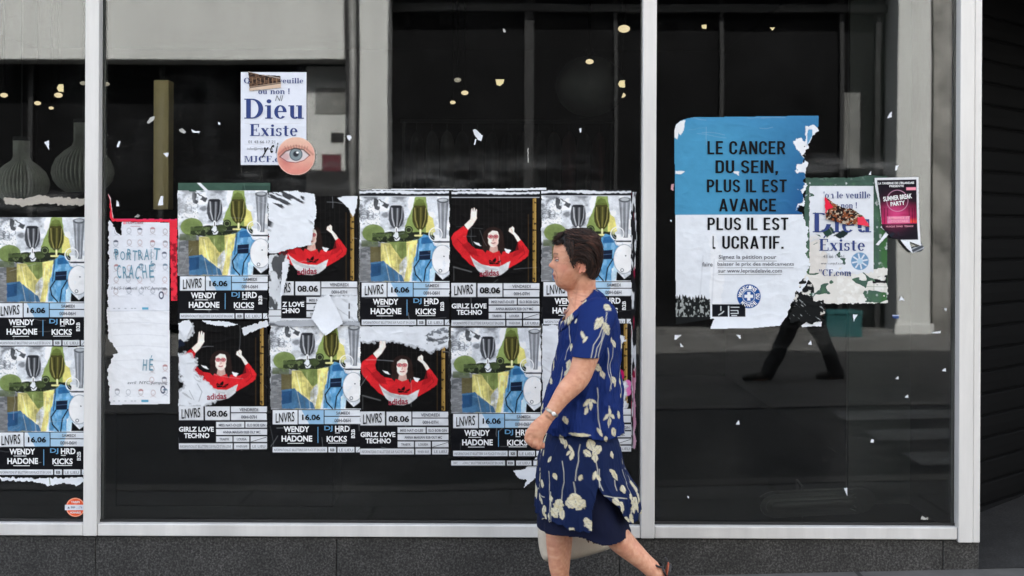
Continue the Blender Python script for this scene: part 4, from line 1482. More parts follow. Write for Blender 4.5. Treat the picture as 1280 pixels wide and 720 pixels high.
def paint_panel16(cv):
    cv.fill(BLACK)
    for b in BOX16:
        p, r = T([b[:2], b[2:]], 35, 100)
        cv.rect(*p, *r, (222, 226, 231), .45)
    p, r = T([(170, 505), (289, 571)], 35, 100)
    cv.rect(*p, *r, (216, 224, 232), .45)
    m = np.maximum(sdpoly(cv.U, cv.V, T([(182, 500), (291, 500), (291, 575), (222, 575)], 35, 100)), np.maximum(np.maximum(p[0] - cv.U, cv.U - r[0]), np.maximum(p[1] - cv.V, cv.V - r[1])))
    cv.sd(m, (132, 178, 212), .5, .9)
    for b in BOX16[1:3]:
        p, r = T([b[:2], b[2:]], 35, 100)
        m = np.maximum(sdpoly(cv.U, cv.V, T([(285, 500), (372, 500), (352, 575), (285, 575)], 35, 100)), np.maximum(np.maximum(p[0] - cv.U, cv.U - r[0]), np.maximum(p[1] - cv.V, cv.V - r[1])))
        cv.sd(m, (150, 192, 220), .5, .85)


def paint_panel08(cv):
    cv.fill(BLACK)
    for b in BOX08:
        p, r = T([b[:2], b[2:]], 467, 105)
        cv.rect(*p, *r, (214, 217, 221), .45)


def strip_edge(cv, seed):
    """frayed white rim left by the poster underneath"""
    pass


def poster(kind, px, py, label, seed, wear=None, wear_panel=None, keep=None, textcut=None, band=0, tilt=0.0, dy=0.0):
    g = 'glassware posters dated 16.06' if kind == 16 else 'red sweater posters dated 08.06'
    e = root('poster', px, py, label, 'poster', g, tilt, dy)
    w = 113.5 if kind == 16 else 112.0
    pic = paint_drinks if kind == 16 else paint_girl
    pan = paint_panel16 if kind == 16 else paint_panel08
    yb = 161.0
    wr = wrinkle(seed)

    def pa(cv):
        pic(cv)
        cv.mul(.84 + .30 * fbm(cv.U * .16, cv.V * .11, seed + 60, 5) + .10 * (vnoise(cv.U * 1.3, cv.V * 1.3, seed + 70) - .5) + .10 * (fbm(cv.U * .5, cv.V * .5, seed + 90, 3) - .5))
        lum = cv.c.mean(1, keepdims=True)
        cv.c = np.clip(cv.c * (.42 + .72 * np.clip(lum / .55, 0, 1.25)) * 1.02, 0, .85)
        sheet_noise(cv, seed, (0, -5, w, 106))
        if band:
            cv.rect(-5, -9, 140, -.6, (20, 21, 26), .5)
            cv.poly([(-4, -band), (w * .4, -band - .6), (w * .7, -band + .3), (w + 2, -band), (w + 2, -band + 2.4), (w * .55, -band + 3.6), (w * .3, -band + 2.2), (-4, -band + 3)], (218, 222, 228), warp=1.2)
            cv.line([(0, -.9), (w, -.9)], .8, (196, 200, 206))
        if wear: wear(cv)

    def pb(cv):
        pan(cv)
        sheet_noise(cv, seed + 1, (0, 106, w, yb))
        if wear_panel: wear_panel(cv)
    rim = lambda U, V: (U > .3 + 1.2 * (vnoise(V * .22, U * 0, seed) - .4)) & (U < w - .3 - 1.6 * (vnoise(V * .2, U * 0, seed + 1) - .4)) & (V < yb + .4 - 2.2 * (vnoise(U * .14, V * 0, seed + 2) - .4))
    kp = (lambda U, V: rim(U, V) & keep(U, V)) if keep else rim
    grid_sheet('picture', (-.6, -(band + 1.2) if band else -.4, w + .6, 106), .6, pa, PAPER, e, kp, wr, .003)
    grid_sheet('information_panel', (-.6, 106, w + .6, yb + 1.4), .6, pb, PAPER, e, kp, wr, .003)
    cutf = None
    if textcut: cutf = textcut
    lettering('lettering', TEXT16 if kind == 16 else TEXT08, e, .0078, cutf)
    if kind == 8 and (textcut is None or getattr(textcut, 'logo', True)):
        o = lettering('sweater_lettering', TEXT08P, e, .0078, cutf)
    return e


def flap(parent, pts, seed, off, curl=None, paint=None, res=.7, name='torn_flap', col=(224, 228, 233), streaks=0, sa=.6, rough=1.0):
    pts = np.array(pts, float)
    lo, hi = pts.min(0) - 4, pts.max(0) + 4

    def pa(cv):
        cv.fill(col)
        paper_grain(cv, seed, .06)
        if streaks:
            c, s = math.cos(sa), math.sin(sa)
            q = fbm((cv.U * c + cv.V * s) * .05, (-cv.U * s + cv.V * c) * .3, seed + 12, 4)
            gg = fbm(cv.U * .035, cv.V * .035, seed + 20, 2)
            cv.put(np.clip((q - .56) * 20, 0, 1) * np.clip((gg - .5) * 12, 0, 1), (34, 36, 42), streaks)
        if paint: paint(cv)

    def kp(U, V):
        u = U + (fbm(U * .3, V * .3, seed) - .5) * 3.0 * rough + (vnoise(U * 1.1, V * 1.1, seed + 3) - .5) * 1.0 * rough
        v = V + (fbm(U * .3, V * .3, seed + 7) - .5) * 3.0 * rough
        return sdpoly(u, v, pts) < 0
    wr = wrinkle(seed, .0016)
    return grid_sheet(name, (*lo, *hi), res, pa, PAPER, parent, kp, (lambda U, V: wr(U, V) + (curl(U, V) if curl else 0)), off)


# ---- left pane
poster(16, -5.5, 272, 'upper glassware poster in the left pane, below a frayed white strip', 11)
poster(16, -4.5, 433.5, 'lower glassware poster in the left pane, above the frayed strip and the orange round sticker', 12)
# ---- middle pane, upper row
poster(16, 222, 238.5, 'glassware poster under the dark green strip, first of the upper row', 21,
       wear=lambda cv: (cv.rect(-1, 0, 20, 30, (216, 219, 222), 6, .35)))


def wear_r1c2(cv):
    cv.poly([(86, 2), (112, -4), (112, 6), (106, 26), (100, 14)], (224, 228, 233), warp=1.2)
    cv.poly([(-2, 74), (20, 72), (26, 80), (20, 130), (-2, 130)], (212, 216, 220), warp=3)
    cv.put(np.clip((fbm(cv.U * .12, cv.V * .06, 77, 4) - .54) * 16, 0, 1) * (cv.U < 24) * (cv.V > 68), (30, 32, 36), .9)


def wearp_r1c2(cv):
    cv.rect(-2, 104, 16, 162, (206, 210, 214), .6)
    cv.put(np.clip((fbm(cv.U * .12, cv.V * .06, 78, 4) - .52) * 16, 0, 1) * (cv.U < 16) * (cv.V < 142), (34, 36, 40), .9)
    for y in (142, 150):
        cv.rect(2, y, 15, y + 6.4, (210, 214, 218), .5)
        cv.line([(1, y - .6), (16, y - .6)], .9, (24, 25, 30))
    tear(cv, [(68, 126), (118, 124), (118, 160), (70, 158)], 79, .25)
    cv.line([(101, 134), (101, 140)], 1.6, (40, 40, 44)); cv.line([(101, 144), (101, 152)], 1.6, (40, 40, 44))


cut_r1c2 = lambda U, V: ~((U < 18) & (V > 104)) & ~((U > 70) & (V > 124)) & ~((V < 90) & (U < 10))
e = poster(8, 335.7, 245.6, 'red sweater poster half covered by a large white torn sheet, second in the upper row', 22, wear_r1c2, wearp_r1c2, textcut=cut_r1c2)
flap(e, [(0, -5), (34, -7), (58, -3), (61, 18), (54, 60), (3, 72), (0, 70)], 222, .010, lambda U, V: .012 * np.clip((U - 25) / 35, 0, 1) ** 2 * np.clip(V / 60, .2, 1), streaks=.95, sa=.5)
flap(e, [(18, 82), (26, 80), (24, 100), (18, 124), (15, 126), (17, 104)], 223, .012, lambda U, V: .006 * np.clip((26 - U) / 8, 0, 1), rough=.5)
flap(e, [(62, 128), (76, 122), (86, 140), (94, 158), (72, 174), (54, 152)], 224, .012, lambda U, V: .010 * np.clip((V - 140) / 30, 0, 1) ** 2, rough=.4)
poster(16, 449, 246.4, 'glassware poster topped by a white and black leftover band, third in the upper row', 23, band=7.5)
poster(8, 563.3, 247.7, 'undamaged red sweater poster in the upper row, the woman on it wholly visible', 24, band=8)
poster(16, 676, 245.6, 'glassware poster in the upper row behind the walking woman\'s head', 25, band=7)


# ---- lower row
def wear_r2c1(cv):
    tear(cv, [(-4, 6), (14, 0), (20, 14), (6, 26), (-4, 24)], 301, .0)
    cv.poly([(-3, 20), (6, 24), (8, 30), (-3, 34)], (22, 30, 46), warp=2)
    tear(cv, [(-2, 44), (10, 40), (22, 48), (20, 62), (30, 72), (44, 84), (52, 96), (30, 106), (-2, 106), (0, 90), (8, 84), (4, 66)], 302, .35)
    cv.line([(24, 78), (30, 88), (26, 100)], .8, (150, 154, 160)); cv.line([(14, 86), (20, 98)], .7, (160, 164, 170))


e = poster(8, 222.9, 401.6, 'red sweater poster with its left side torn to white, first of the lower row', 31, wear_r2c1)
flap(e, [(80, 8), (112, -2), (114, 6), (96, 12), (82, 18)], 311, .009, lambda U, V: .008 * np.clip((18 - V) / 20, 0, 1))
flap(e, [(30, -2), (60, 0), (78, 4), (60, 7), (36, 3)], 312, .009)
flap(e, [(0, 2), (14, -3), (19, 6), (10, 24), (6, 18)], 313, .009, lambda U, V: .006 * np.clip((20 - U) / 20, 0, 1))
e = poster(16, 337.8, 405.5, 'glassware poster under a hanging diamond of torn paper, second in the lower row', 32)
flap(e, [(-1, -4), (50, -6), (112, -4), (112, 2), (72, 1), (40, 3), (0, 1)], 321, .008, col=(170, 174, 180), streaks=.7, sa=0)


def wear_r2c3(cv):
    tear(cv, [(-4, -4), (118, -4), (118, 22), (104, 26), (88, 31), (70, 24), (44, 18), (-4, 17)], 331, .0, sa=.2)
    cv.put(np.clip((fbm(cv.U * .22, cv.V * .3, 341, 4) - .5) * 14, 0, 1) * (sdell(cv.U, cv.V, 100, 12, 20, 10, -.3) < 0), (96, 102, 108), .9)
    cv.poly([(82, 12), (96, 16), (108, 10), (110, 16), (92, 20)], (60, 64, 68), warp=2.5, op=.8)


poster(8, 449.5, 408.2, 'red sweater poster whose top is a torn white band, third in the lower row', 33, wear_r2c3)
poster(16, 563.2, 410.2, 'glassware poster in the lower row beside the walking woman\'s fist', 34)
e = root('paper_strip', 563.2, 574.0, 'white footer strip of an older poster, below the lower glassware poster by the woman\'s fist', 'paper strip')
grid_sheet('strip', (0, 0, 113, 8.6), .6, lambda cv: (cv.fill(BLACK), [cv.rect(a, 1.6, b, 7.4, (214, 217, 221), .45) for a, b in ((1, 68), (70.5, 79.5), (82, 101), (103.5, 110))], paper_grain(cv, 5)), PAPER, e, None, wrinkle(9), .003)
lettering('lettering', [('INFORMATIONS ET BILLETTERIE SUR PLACE ET EN LIGNE', 4, 3, 66, 6, IG), ('B2B', 72, 3, 78, 6, IK, {'bold': .02}), ('LE LIEU', 84, 3, 99, 6, IG)], e, .0068)


def wear_r2c5(cv):
    tear(cv, [(-4, -6), (84, -6), (84, 10), (104, 18), (84, 16), (60, 40), (26, 84), (12, 110), (-4, 110)], 351, .15)
    cv.poly([(84, 12), (100, 14), (106, 22), (96, 26)], (214, 220, 228), warp=2)
    cv.ell(98, 64, 5, 7, (170, 20, 84))
    cv.ell(107, 80, 6, 10, (226, 120, 184), op=.9)
    tear(cv, [(92, 76), (104, 74), (104, 106), (92, 106)], 352)


e = poster(8, 677, 405, 'torn red sweater poster behind the walking woman, last of the lower row', 35, wear_r2c5, tilt=.004)

# the frayed edge of older layers beside the row, along the second window post
e = root('paper_edge', 789, 240, 'ragged strip of older poster layers along the right end of the poster rows', 'paper strip')


def pa(cv):
    cv.fill((24, 25, 28))
    n = fbm(cv.U * .35, cv.V * .045, 61, 4)
    cv.put(np.clip((n - .52) * 14, 0, 1), (208, 212, 216))
    n = fbm(cv.U * .3, cv.V * .03, 66, 3)
    cv.put(np.clip((n - .62) * 14, 0, 1), (150, 20, 60), .8)
    cv.rect(2.6, 232, 6.2, 330, (204, 150, 176), .8, .85)


grid_sheet('strip', (0, 0, 7, 323), .6, pa, PAPER, e, lambda U, V: (U < 5.8 + 3.2 * (vnoise(V * .09, V * 0, 4) - .5)) & (V < 322 - 4 * vnoise(U, V * 0, 5)), wrinkle(71), .0026)

# dark green poster edges showing above the rows
GREEN = (62, 88, 76)
e = root('green_backing_sheet', 223, 228, 'dark green strip of an older poster above the first glassware poster of the upper row', 'paper strip')
grid_sheet('sheet', (0, 0, 115, 11.5), .6, lambda cv: (cv.fill(GREEN), cv.rect(80, 4, 115, 12, (50, 72, 64), .8), paper_grain(cv, 8, .12), cv.line([(24, -1), (37, 12)], 3.2, (226, 229, 233)), cv.line([(82, 1), (84, 11)], .5, (90, 112, 100))), PAPER, e, lambda U, V: V > .8 * vnoise(U * .2, V, 3), wrinkle(73), .0018)
e = root('paper_strip', 451, 237, 'thin white torn paper line running above the upper poster row', 'paper strip')
flap(e, [(0, 0), (60, -1.4), (140, -1), (232, -2.4), (232, .6), (180, 1.6), (120, 1), (60, 2), (0, 2.6)], 81, .0022, name='strip', rough=.35)

# ---- left pane: frayed strips
e = root('paper_strip', 0, 244, 'frayed white torn strip above the upper glassware poster in the left pane', 'paper strip')
flap(e, [(4, 3), (30, 4), (50, 0), (64, 2), (109, 4), (109, 12), (80, 13), (60, 10), (30, 14), (6, 11)], 91, .0022, col=(172, 166, 156), name='strip', rough=1.6)
e = root('paper_strip', 0, 595, 'frayed white torn strip under the lower glassware poster in the left pane', 'paper strip')
flap(e, [(0, 1), (40, 3), (104, 1), (105, 6), (96, 12), (84, 9), (60, 12), (44, 7), (10, 6), (0, 5)], 92, .0022, name='strip', rough=1.4, paint=lambda cv: cv.line([(62, 2), (63, 10)], 1, (90, 110, 60)))

# ---- orange round sticker
e = root('round_sticker', 94.5, 634, 'orange round sticker with a white band, low in the left pane corner', 'sticker')


def pa(cv):
    cv.fill((232, 92, 50))
    cv.ring(0, 0, 11.2, 11.2, .9, (250, 190, 160))
    cv.ell(0, -1, 2.2, 5.5, (250, 150, 120), op=.5)


grid_sheet('disc', (-13, -13, 13, 13), .4, pa, PAPER, e, lambda U, V: np.hypot(U, V) < 12, None, .002)
grid_sheet('band', (-13.2, -3.2, 13.2, 3.6), .4, lambda cv: (cv.fill((216, 220, 228)), cv.poly([(-10, 1.4), (-8.4, -1), (-7, 1.4)], (40, 44, 60)), cv.put(np.clip((vnoise(cv.U * .9, cv.V * .5, 3) - .45) * 4, 0, 1) * (np.abs(cv.V) < 1.6) * (cv.U > -6), (130, 136, 150), .8)), PAPER, e, None, None, .0028)
lettering('lettering', [('TARIFS', -5.5, -8, 5.5, -5.2, IW, {'bold': .03}), ('HORAIRES', -6.8, 5.2, 6.8, 7.8, IW, {'bold': .03})], e, .003)

# ---- portrait poster (white, felt-tip letters) with its red neighbour sheet
e = root('red_sheet', 138, 272, 'red sheet edge showing at the top and right of the white hand-lettered portrait poster', 'poster')
flap(e, [(0, -1), (-1, -22), (-4, -36), (1, -24), (4, 1), (30, 1.5), (84, 1.5), (84, 104), (76, 104), (74, 6), (2, 5)], 95, .002, col=(226, 48, 66), name='sheet', rough=.5,
     paint=lambda cv: (cv.put(np.clip((fbm(cv.U * .2, cv.V * .2, 96) - .55) * 12, 0, 1) * (cv.U > 70) * (cv.V > 30), (120, 16, 30), .8), cv.sd(np.maximum(cv.V - 3, 8 - cv.U), (214, 60, 120), .8, .6), cv.line([(-4, -36), (1, -22), (4, 0)], 1.2, (226, 228, 230))))
e = root('poster', 134, 273, 'white poster with hand-drawn blue letters PORTRAIT CRACHÉ, left of the poster rows', 'poster')
PORT = [(2, 2), (5, 4), (12, 18), (18, 22), (18.5, 4), (78, 5), (79, 232), (4, 233), (2, 205), (0, 190), (4, 182), (8, 170), (14, 168), (9, 160), (5, 154), (2, 148), (0, 128), (2, 60)]


def pa(cv):
    cv.fill((222, 225, 232))
    cv.put(.5 - (116 - cv.V) / 1.0, (230, 232, 235), .8)
    for j in (0, 126):
        rnd = random.Random(5)
        for r_ in range(6):
            for c_ in range(5):
                x, y = 12 + c_ * 15 + rnd.uniform(-1, 1), 16 + j + r_ * 15 + rnd.uniform(-1, 1)
                if j and (c_ < 3 and y < 215 or y < 183): continue
                tone = rnd.choice([(150, 155, 164), (150, 132, 134), (176, 146, 146), (128, 136, 152)])
                cv.ring(x, y, 2.6, 3.4, .6, tone, op=.9)
                cv.line([(x - 3.4, y + 5.4), (x, y + 4.2), (x + 3.4, y + 5.4)], .45, tone, op=.7)
                if rnd.random() < .42:
                    cv.sd(np.maximum(sdell(cv.U, cv.V, x, y - 1.5, 3.2, 2.8), cv.V - y + 1.5), rnd.choice([(40, 52, 80), (176, 120, 120), (90, 120, 140), (130, 130, 136)]), .6, .8)
                cv.line([(x - 1, y + 1.4), (x + 1, y + 1.4)], .35, tone)
        cv.rect(44 - (j > 0) * 1, 111 + j * .917, 52, 114 + j * .917, (88, 160, 190), .5)
        for x in (8, 14, 22, 30, 34): cv.rect(x, 112 + j * .917, x + 2.4, 113 + j * .917, (150, 156, 164), .5, .8)
    cv.sd(np.abs(sdell(cv.U, cv.V, 68, 96, 2.6, 4)) - .6, (22, 36, 74), .6)
    cv.sd(np.abs(sdell(cv.U, cv.V, 70, 214, 2.6, 4)) - .6, (22, 36, 74), .6)
    cv.ell(22, 5.5, 2, 2, (230, 150, 160))
    creases(cv, 41, 8, (0, 100, 79, 230), .5)
    for y in (131, 146, 160, 178):
        cv.line([(8, y), (40, y - 1.5), (76, y + 1)], .5, (196, 199, 206), 1, .7)
    cv.line([(0, 116), (79, 115)], .8, (190, 194, 200), 1, .8)
    paper_grain(cv, 42, .05)


def kp(U, V):
    u = U + (fbm(U * .3, V * .3, 43) - .5) * 5 * (U < 18)
    return sdpoly(u, V, PORT) < 0


grid_sheet('sheet', (-2, 0, 81, 234), .6, pa, PAPER, e, kp, wrinkle(44, .0014), .003)
hand = dict(bold=.002, shear=.12)
lettering('lettering', [(c, x, y, x + w, y + h, IP, dict(bold=.004, shear=.1 * ((i % 3) - 1), rot=.06 * ((i % 4) - 1.5))) for i, (c, x, y, w, h) in enumerate(
    [('P', 10, 38, 5, 14), ('O', 17, 41, 6, 11), ('R', 25, 38, 5.5, 14), ('T', 32, 40, 6, 13), ('R', 39.5, 39, 5.5, 13), ('A', 46.5, 38, 6.5, 14), ('I', 55, 38, 1.2, 14), ('T', 58.5, 37, 8, 15),
     ('C', 13, 58, 5, 17), ('R', 20, 60, 6, 15), ('A', 27.5, 58, 6.5, 17), ('C', 36, 59, 5.5, 17), ('H', 44, 58, 6, 17), ('É', 53, 53, 6, 21), ('H', 45, 176, 5.5, 14), ('É', 53, 171, 5.5, 19)])] +
    [('TRAM LIBRE', 24, 4, 46, 7, IR, dict(shear=.2)), ('exposition', 30, 9, 42, 11, IR), ('14-15-16 Avril   NYC Jumping', 6, 85, 74, 90, IG, dict(shear=.2)), ('avril  NYC Jumping', 26, 203, 76, 208, IG, dict(shear=.2))], e, .0085)

# ---- 'Dieu Existe' poster, middle pane
NAVY = IN
e = root('poster', 301.3, 90.2, 'white poster reading Dieu Existe high in the middle pane, under the eye sticker', 'poster', tilt=-.002)
grid_sheet('sheet', (0, 0, 82, 116), .6, lambda cv: (cv.fill((220, 224, 233)), paper_grain(cv, 51, .05), creases(cv, 52, 6, (0, 0, 82, 116), .5), [cv.line([(5, y), (30, y + 1), (74, y)], .4, (186, 180, 178), 1, .5) for y in (64, 90)]), PAPER, e, None, wrinkle(53, .0008), .003)
Z = dict(serif=True)
lettering('lettering', [("Qu'on le veuille", 4, 7.2, 78, 15, NAVY, Z), ('ou non !', 22, 20.5, 61, 27.6, NAVY, Z), ('Dieu', 4.6, 33.3, 79, 58.4, NAVY, Z), ('Existe', 11.5, 65, 71, 80, NAVY, Z),
                        ('01 43 66 17 21', 9.5, 85.4, 43, 89, IG), ('info@mjcf.com', 8, 94, 40, 98, IG), ('MJCF.com', 4.4, 104.6, 66, 112.8, NAVY, Z), ('NI', 43, 29, 53, 36, IG, dict(shear=.3)),
                        ('y', 26, 94, 35, 107, IK, dict(shear=.5, bold=.02)), ('c', 37, 91, 42, 101, IK, dict(shear=.5, bold=.02)), ('i', 43.5, 88, 47, 101, IK, dict(shear=.5, bold=.02))], e, .0062)
e = root('paper_scrap', 310, 89, 'torn dark brown photo scrap stuck on top of the Dieu Existe poster', 'paper scrap', dy=.004)


def pa(cv):
    cv.fill((44, 34, 30))
    n = fbm(cv.U * .25, cv.V * .5, 55, 4)
    cv.put(np.clip((n - .5) * 10, 0, 1), (110, 84, 66), .8)
    cv.poly([(2, 20), (42, 14), (42, 21), (2, 25)], (206, 182, 160))
    cv.line([(2, 21), (42, 15)], 1.0, (30, 24, 22))
    cv.line([(1, 1), (40, 9)], .8, (190, 180, 170))
    for k in range(7): cv.line([(6 + k * 5, 9), (6.4 + k * 5, 15)], .7, (176, 140, 108), 1, .7)


flap(e, [(0, 0), (14, 4), (41, 6), (42, 21), (2, 25), (2, 12)], 56, .003, paint=pa, name='scrap', rough=.25, res=.5)

# ---- eye sticker
e = root('eye_sticker', 370.3, 195.2, 'round sticker of a close-up eye overlapping the corner of the Dieu Existe poster', 'sticker', dy=.004)


def pa(cv):
    cv.fill((222, 168, 150))
    U, V = cv.U, cv.V
    cv.put(np.clip((V - 4) / 14, 0, 1), (214, 120, 112), .6)
    cv.put(np.clip((-V - 8) / 12, 0, 1), (228, 190, 168), .8)
    cv.ell(-12, 2, 9, 11, (186, 84, 84), aa=9, op=.6)
    cv.line([(-22, -2), (-14, -9), (0, -13), (12, -10), (21, -2)], 1.6, (150, 92, 78), 2.5, .7)
    cv.poly([(-20, 1), (-13, -6), (-2, -9.5), (9, -8), (17, -1), (10, 5), (0, 8), (-11, 7)], (212, 202, 202), 2.0)
    cv.ell(-13, 1, 5, 5, (196, 140, 136), aa=4, op=.6)
    cv.sd(np.maximum(sdell(U, V, 0, -2.2, 8, 8), sdpoly(U, V, [(-20, 1), (-13, -6), (-2, -9.5), (9, -8), (17, -1), (10, 5), (0, 8), (-11, 7)])), (128, 142, 146), .7)
    cv.ring(0, -2.2, 7.6, 7.6, 1.2, (64, 76, 82), op=.8)
    cv.ell(0, -2.6, 3.6, 3.6, (44, 48, 54), aa=1.6)
    cv.ell(1.8, -4.4, 1.6, 1.2, (240, 242, 244))
    cv.line([(-20, 1), (-13, -6), (-2, -9.8), (9, -8.2), (17, -1)], 1.5, (66, 44, 40), 1.6)
    cv.line([(-20, 1), (-11, 7), (0, 8.4), (10, 5.4), (17, -1)], .8, (140, 60, 58))
    for k in range(9): cv.line([(-12 + k * 3.2, -7 - 2.4 * math.sin((k + 1) / 10 * 3.1)), (-14 + k * 3.6, -11 - 3 * math.sin((k + 1) / 10 * 3.1))], .45, (70, 44, 40), .9, .7)
    cv.mul(.94 + .1 * fbm(U * .4, V * .4, 9))
    cv.ring(0, 0, 23.6, 23.6, .8, (240, 214, 200), op=.7)


grid_sheet('disc', (-25, -25, 25, 25), .5, pa, PAPER, e, lambda U, V: np.hypot(U, V) < 24, wrinkle(57, .0004), .003)

# ---- right pane: blue and white petition poster
e = root('poster', 840.5, 144, 'large blue and white poster reading LE CANCER DU SEIN, torn along its right side', 'poster')
CANC = [(2, 20), (4, 12), (10, 7), (18, 4), (26, 2.6), (182.5, .2), (182.5, 18), (176, 24), (170, 30), (167, 44), (162, 56), (170, 60), (165, 76), (166, 100), (164, 112), (154, 118), (166, 122), (168, 150), (170, 190), (166, 212), (152, 226), (143, 250), (134, 263), (100, 266), (46, 267), (52, 254), (4, 262), (3, 124)]


def pa(cv):
    U, V = cv.U, cv.V
    cv.fill((218, 223, 229))
    blue = V < 124.6 - (U / 183) * .6
    t = np.clip((U - 60) / 115, 0, 1) * (.45 + .55 * np.clip(V / 120, 0, 1))
    c = np.array(srgb((70, 142, 180)))[None] * (1 - t[:, None]) + np.array(srgb((22, 70, 126)))[None] * t[:, None]
    top = np.clip((26 - V) / 30, 0, 1)[:, None] * .35
    c = c * (1 - top) + np.array(srgb((60, 122, 172)))[None] * top
    m = np.clip(.5 + (124.6 - U / 183 * .6 - V) / .6, 0, 1)[:, None]
    cv.c = cv.c * (1 - m) + c * m
    creases(cv, 141, 9, (20, 2, 160, 40), .28)
    # torn white rims
    rim = sdpoly(U + (fbm(U * .25, V * .25, 142) - .5) * 8, V + (fbm(U * .25, V * .25, 143) - .5) * 8, [(176, 14), (182, 20), (170, 34), (160, 30), (150, 32), (158, 46), (166, 58), (158, 62), (152, 70), (168, 74), (166, 88), (158, 94), (166, 102), (166, 130), (160, 112), (153, 118), (156, 112), (164, 108), (172, 60), (168, 28), (166, 14)])
    cv.sd(rim, (226, 229, 232), .9)
    cv.poly([(1, 22), (4, 12), (10, 7), (16, 6), (14, 20), (10, 26), (8, 22), (6, 30), (2, 28)], (226, 228, 230), warp=1.2)
    cv.poly([(3.6, 70), (14, 70), (15, 71), (10, 74), (4, 73.5)], (226, 228, 230), warp=.6)
    cv.poly([(75, 70), (83, 70.5), (83, 76), (78, 73)], (222, 224, 228), warp=.8)
    # peeled white streaks over the L of the last line
    cv.poly([(46, 150), (54, 148), (66, 190), (60, 240), (44, 246), (48, 200)], (226, 229, 233), warp=2.5)
    cv.line([(38, 176), (34, 230)], 1.0, (192, 197, 204), 2, .8)
    cv.line([(52, 180), (49, 236)], 1.0, (196, 200, 206), 2, .8)
    # dirty grass-like rip at the lower left
    g = 236 - 10 * vnoise(U * .55, V * .08, 144) - 7 * fbm(U * .2, V * .05, 145)
    cv.put(np.clip((V - g) / 1.6, 0, 1) * (U < 47), (22, 25, 26))
    cv.put(np.clip((fbm(U * .4, V * .25, 146, 4) - .56) * 16, 0, 1) * (V > g + 2) * (U < 47) * (V < 252), (170, 176, 174), .8)
    # round blue emblem
    cx, cy = 95.2, 226.3
    cv.ell(cx, cy, 14.8, 15, (30, 78, 146))
    cv.ring(cx, cy, 7.6, 7.8, .8, (206, 216, 228))
    cv.rect(cx - 5.4, cy - 1.9, cx + 5.4, cy + 1.9, (232, 236, 240), .6)
    cv.rect(cx - 1.9, cy - 5.4, cx + 1.9, cy + 5.4, (232, 236, 240), .6)
    # black label with pale marks
    cv.rect(49.4, 236.2, 91, 251.8, (14, 17, 24), .5)
    for p in ([(60.4, 239), (60.4, 244)], [(57.5, 249.6), (62, 247), (64, 245)], [(70, 239), (70, 251.4)], [(73, 240), (83, 240)], [(73, 244), (81.5, 244), (82, 247.6), (73, 247.8)], [(74, 250.4), (80, 250.4)]):
        cv.line(p, .9 if p[0][0] != 70 else 1.5, (222, 228, 232))
    paper_grain(cv, 147, .05)


def kp(U, V):
    k = np.clip((U - 140) / 12, 0, 1) * np.clip((V - 10) / 15, 0, 1)
    u = U + (fbm(U * .22, V * .22, 148, 4) - .5) * 14 * k + (fbm(U * .4, V * .4, 149) - .5) * 2.0 * (V > 225)
    v = V + (fbm(U * .22, V * .22, 150, 4) - .5) * 10 * k
    return sdpoly(u, v, CANC) < 0


grid_sheet('sheet', (0, -1, 184, 269), .6, pa, PAPER, e, kp, lambda U, V: wrinkle(151, .0013)(U, V) + .012 * np.clip((V - 240) / 28, 0, 1) ** 2 * (U > 45), .004)
B = dict(bold=.028)
DN = dict(din=True)


def seal(txt, r, a0, a1, h, flip=False):
    out = []
    for i, ch in enumerate(txt):
        if ch == ' ': continue
        a = a0 + (a1 - a0) * i / (len(txt) - 1)
        x, y = 95.2 + r * math.sin(a), 226.3 - r * math.cos(a)
        out.append((ch, x - h * .36, y - h / 2, x + h * .36, y + h / 2, IW, dict(bold=.03, rot=a + (math.pi if flip else 0))))
    return out


lettering('lettering', [('LE CANCER', 43.5, 32.5, 141, 49, IK, DN), ('DU SEIN,', 53.5, 56.5, 131.5, 75, IK, DN), ('PLUS IL EST', 42.8, 80.4, 142.5, 96.4, IK, DN), ('AVANCE', 58, 104.4, 129, 120.3, IK, DN),
                        ('PLUS IL EST', 43.6, 128, 144.5, 143.6, IK, DN), ('L', 50, 151, 53.4, 167, IK, DN), ('UCRATIF.', 62, 151, 138.5, 167, IK, DN),
                        ('Signez la pétition pour', 57.5, 174.6, 129.5, 181, IG, dict(bold=.01)), ('faire', 37, 183.6, 50, 189, IG, dict(bold=.01)), ('baisser le prix des médicaments', 56, 183.6, 151.5, 189.4, IG, dict(bold=.01)), ('sur www.leprixdelavie.com', 57, 191.8, 136.5, 198.2, IG, dict(bold=.01)),
                        ('#rect', 57, 182, 130, 182.5, IG), ('#rect', 56, 190.4, 151, 190.9, IG), ('#rect', 57, 198.8, 136, 199.3, IG)] + seal('MÉDECINS DU', 11.2, -1.5, 1.75, 4.6) + seal('MONDE', 11.2, 3.9, 2.4, 4.6, True), e, .0085)
flap(e, [(170, 14), (176, 12), (183, 20), (176, 23), (172, 32), (168, 40), (165, 34)], 161, .006, lambda U, V: .01 * np.clip((U - 168) / 12, 0, 1), paint=lambda cv: cv.poly([(168, 18), (174, 18), (174, 26), (168, 38)], (90, 150, 190)), rough=.6)

# ---- right pane: green backing sheet and the torn second 'Dieu Existe'
e = root('green_backing_sheet', 1004, 219, 'dark green older poster behind the torn white poster in the right pane', 'poster')


def pa(cv):
    cv.fill((66, 92, 80))
    cv.rect(96, 40, 106, 160, (62, 108, 56), 6, .8)
    cv.rect(-2, 100, 8, 160, (70, 104, 66), 4, .8)
    cv.put(np.clip((fbm(cv.U * .25, cv.V * .2, 171, 4) - .68) * 14, 0, 1), (200, 206, 206), .8)
    cv.put(np.clip((fbm(cv.U * .08, cv.V * .06, 175, 3) - .5) * 6, 0, 1), (78, 112, 84), .6)
    cv.rect(0, 0, 106, 9, (62, 86, 76), 1, .85)
    paper_grain(cv, 172, .14)


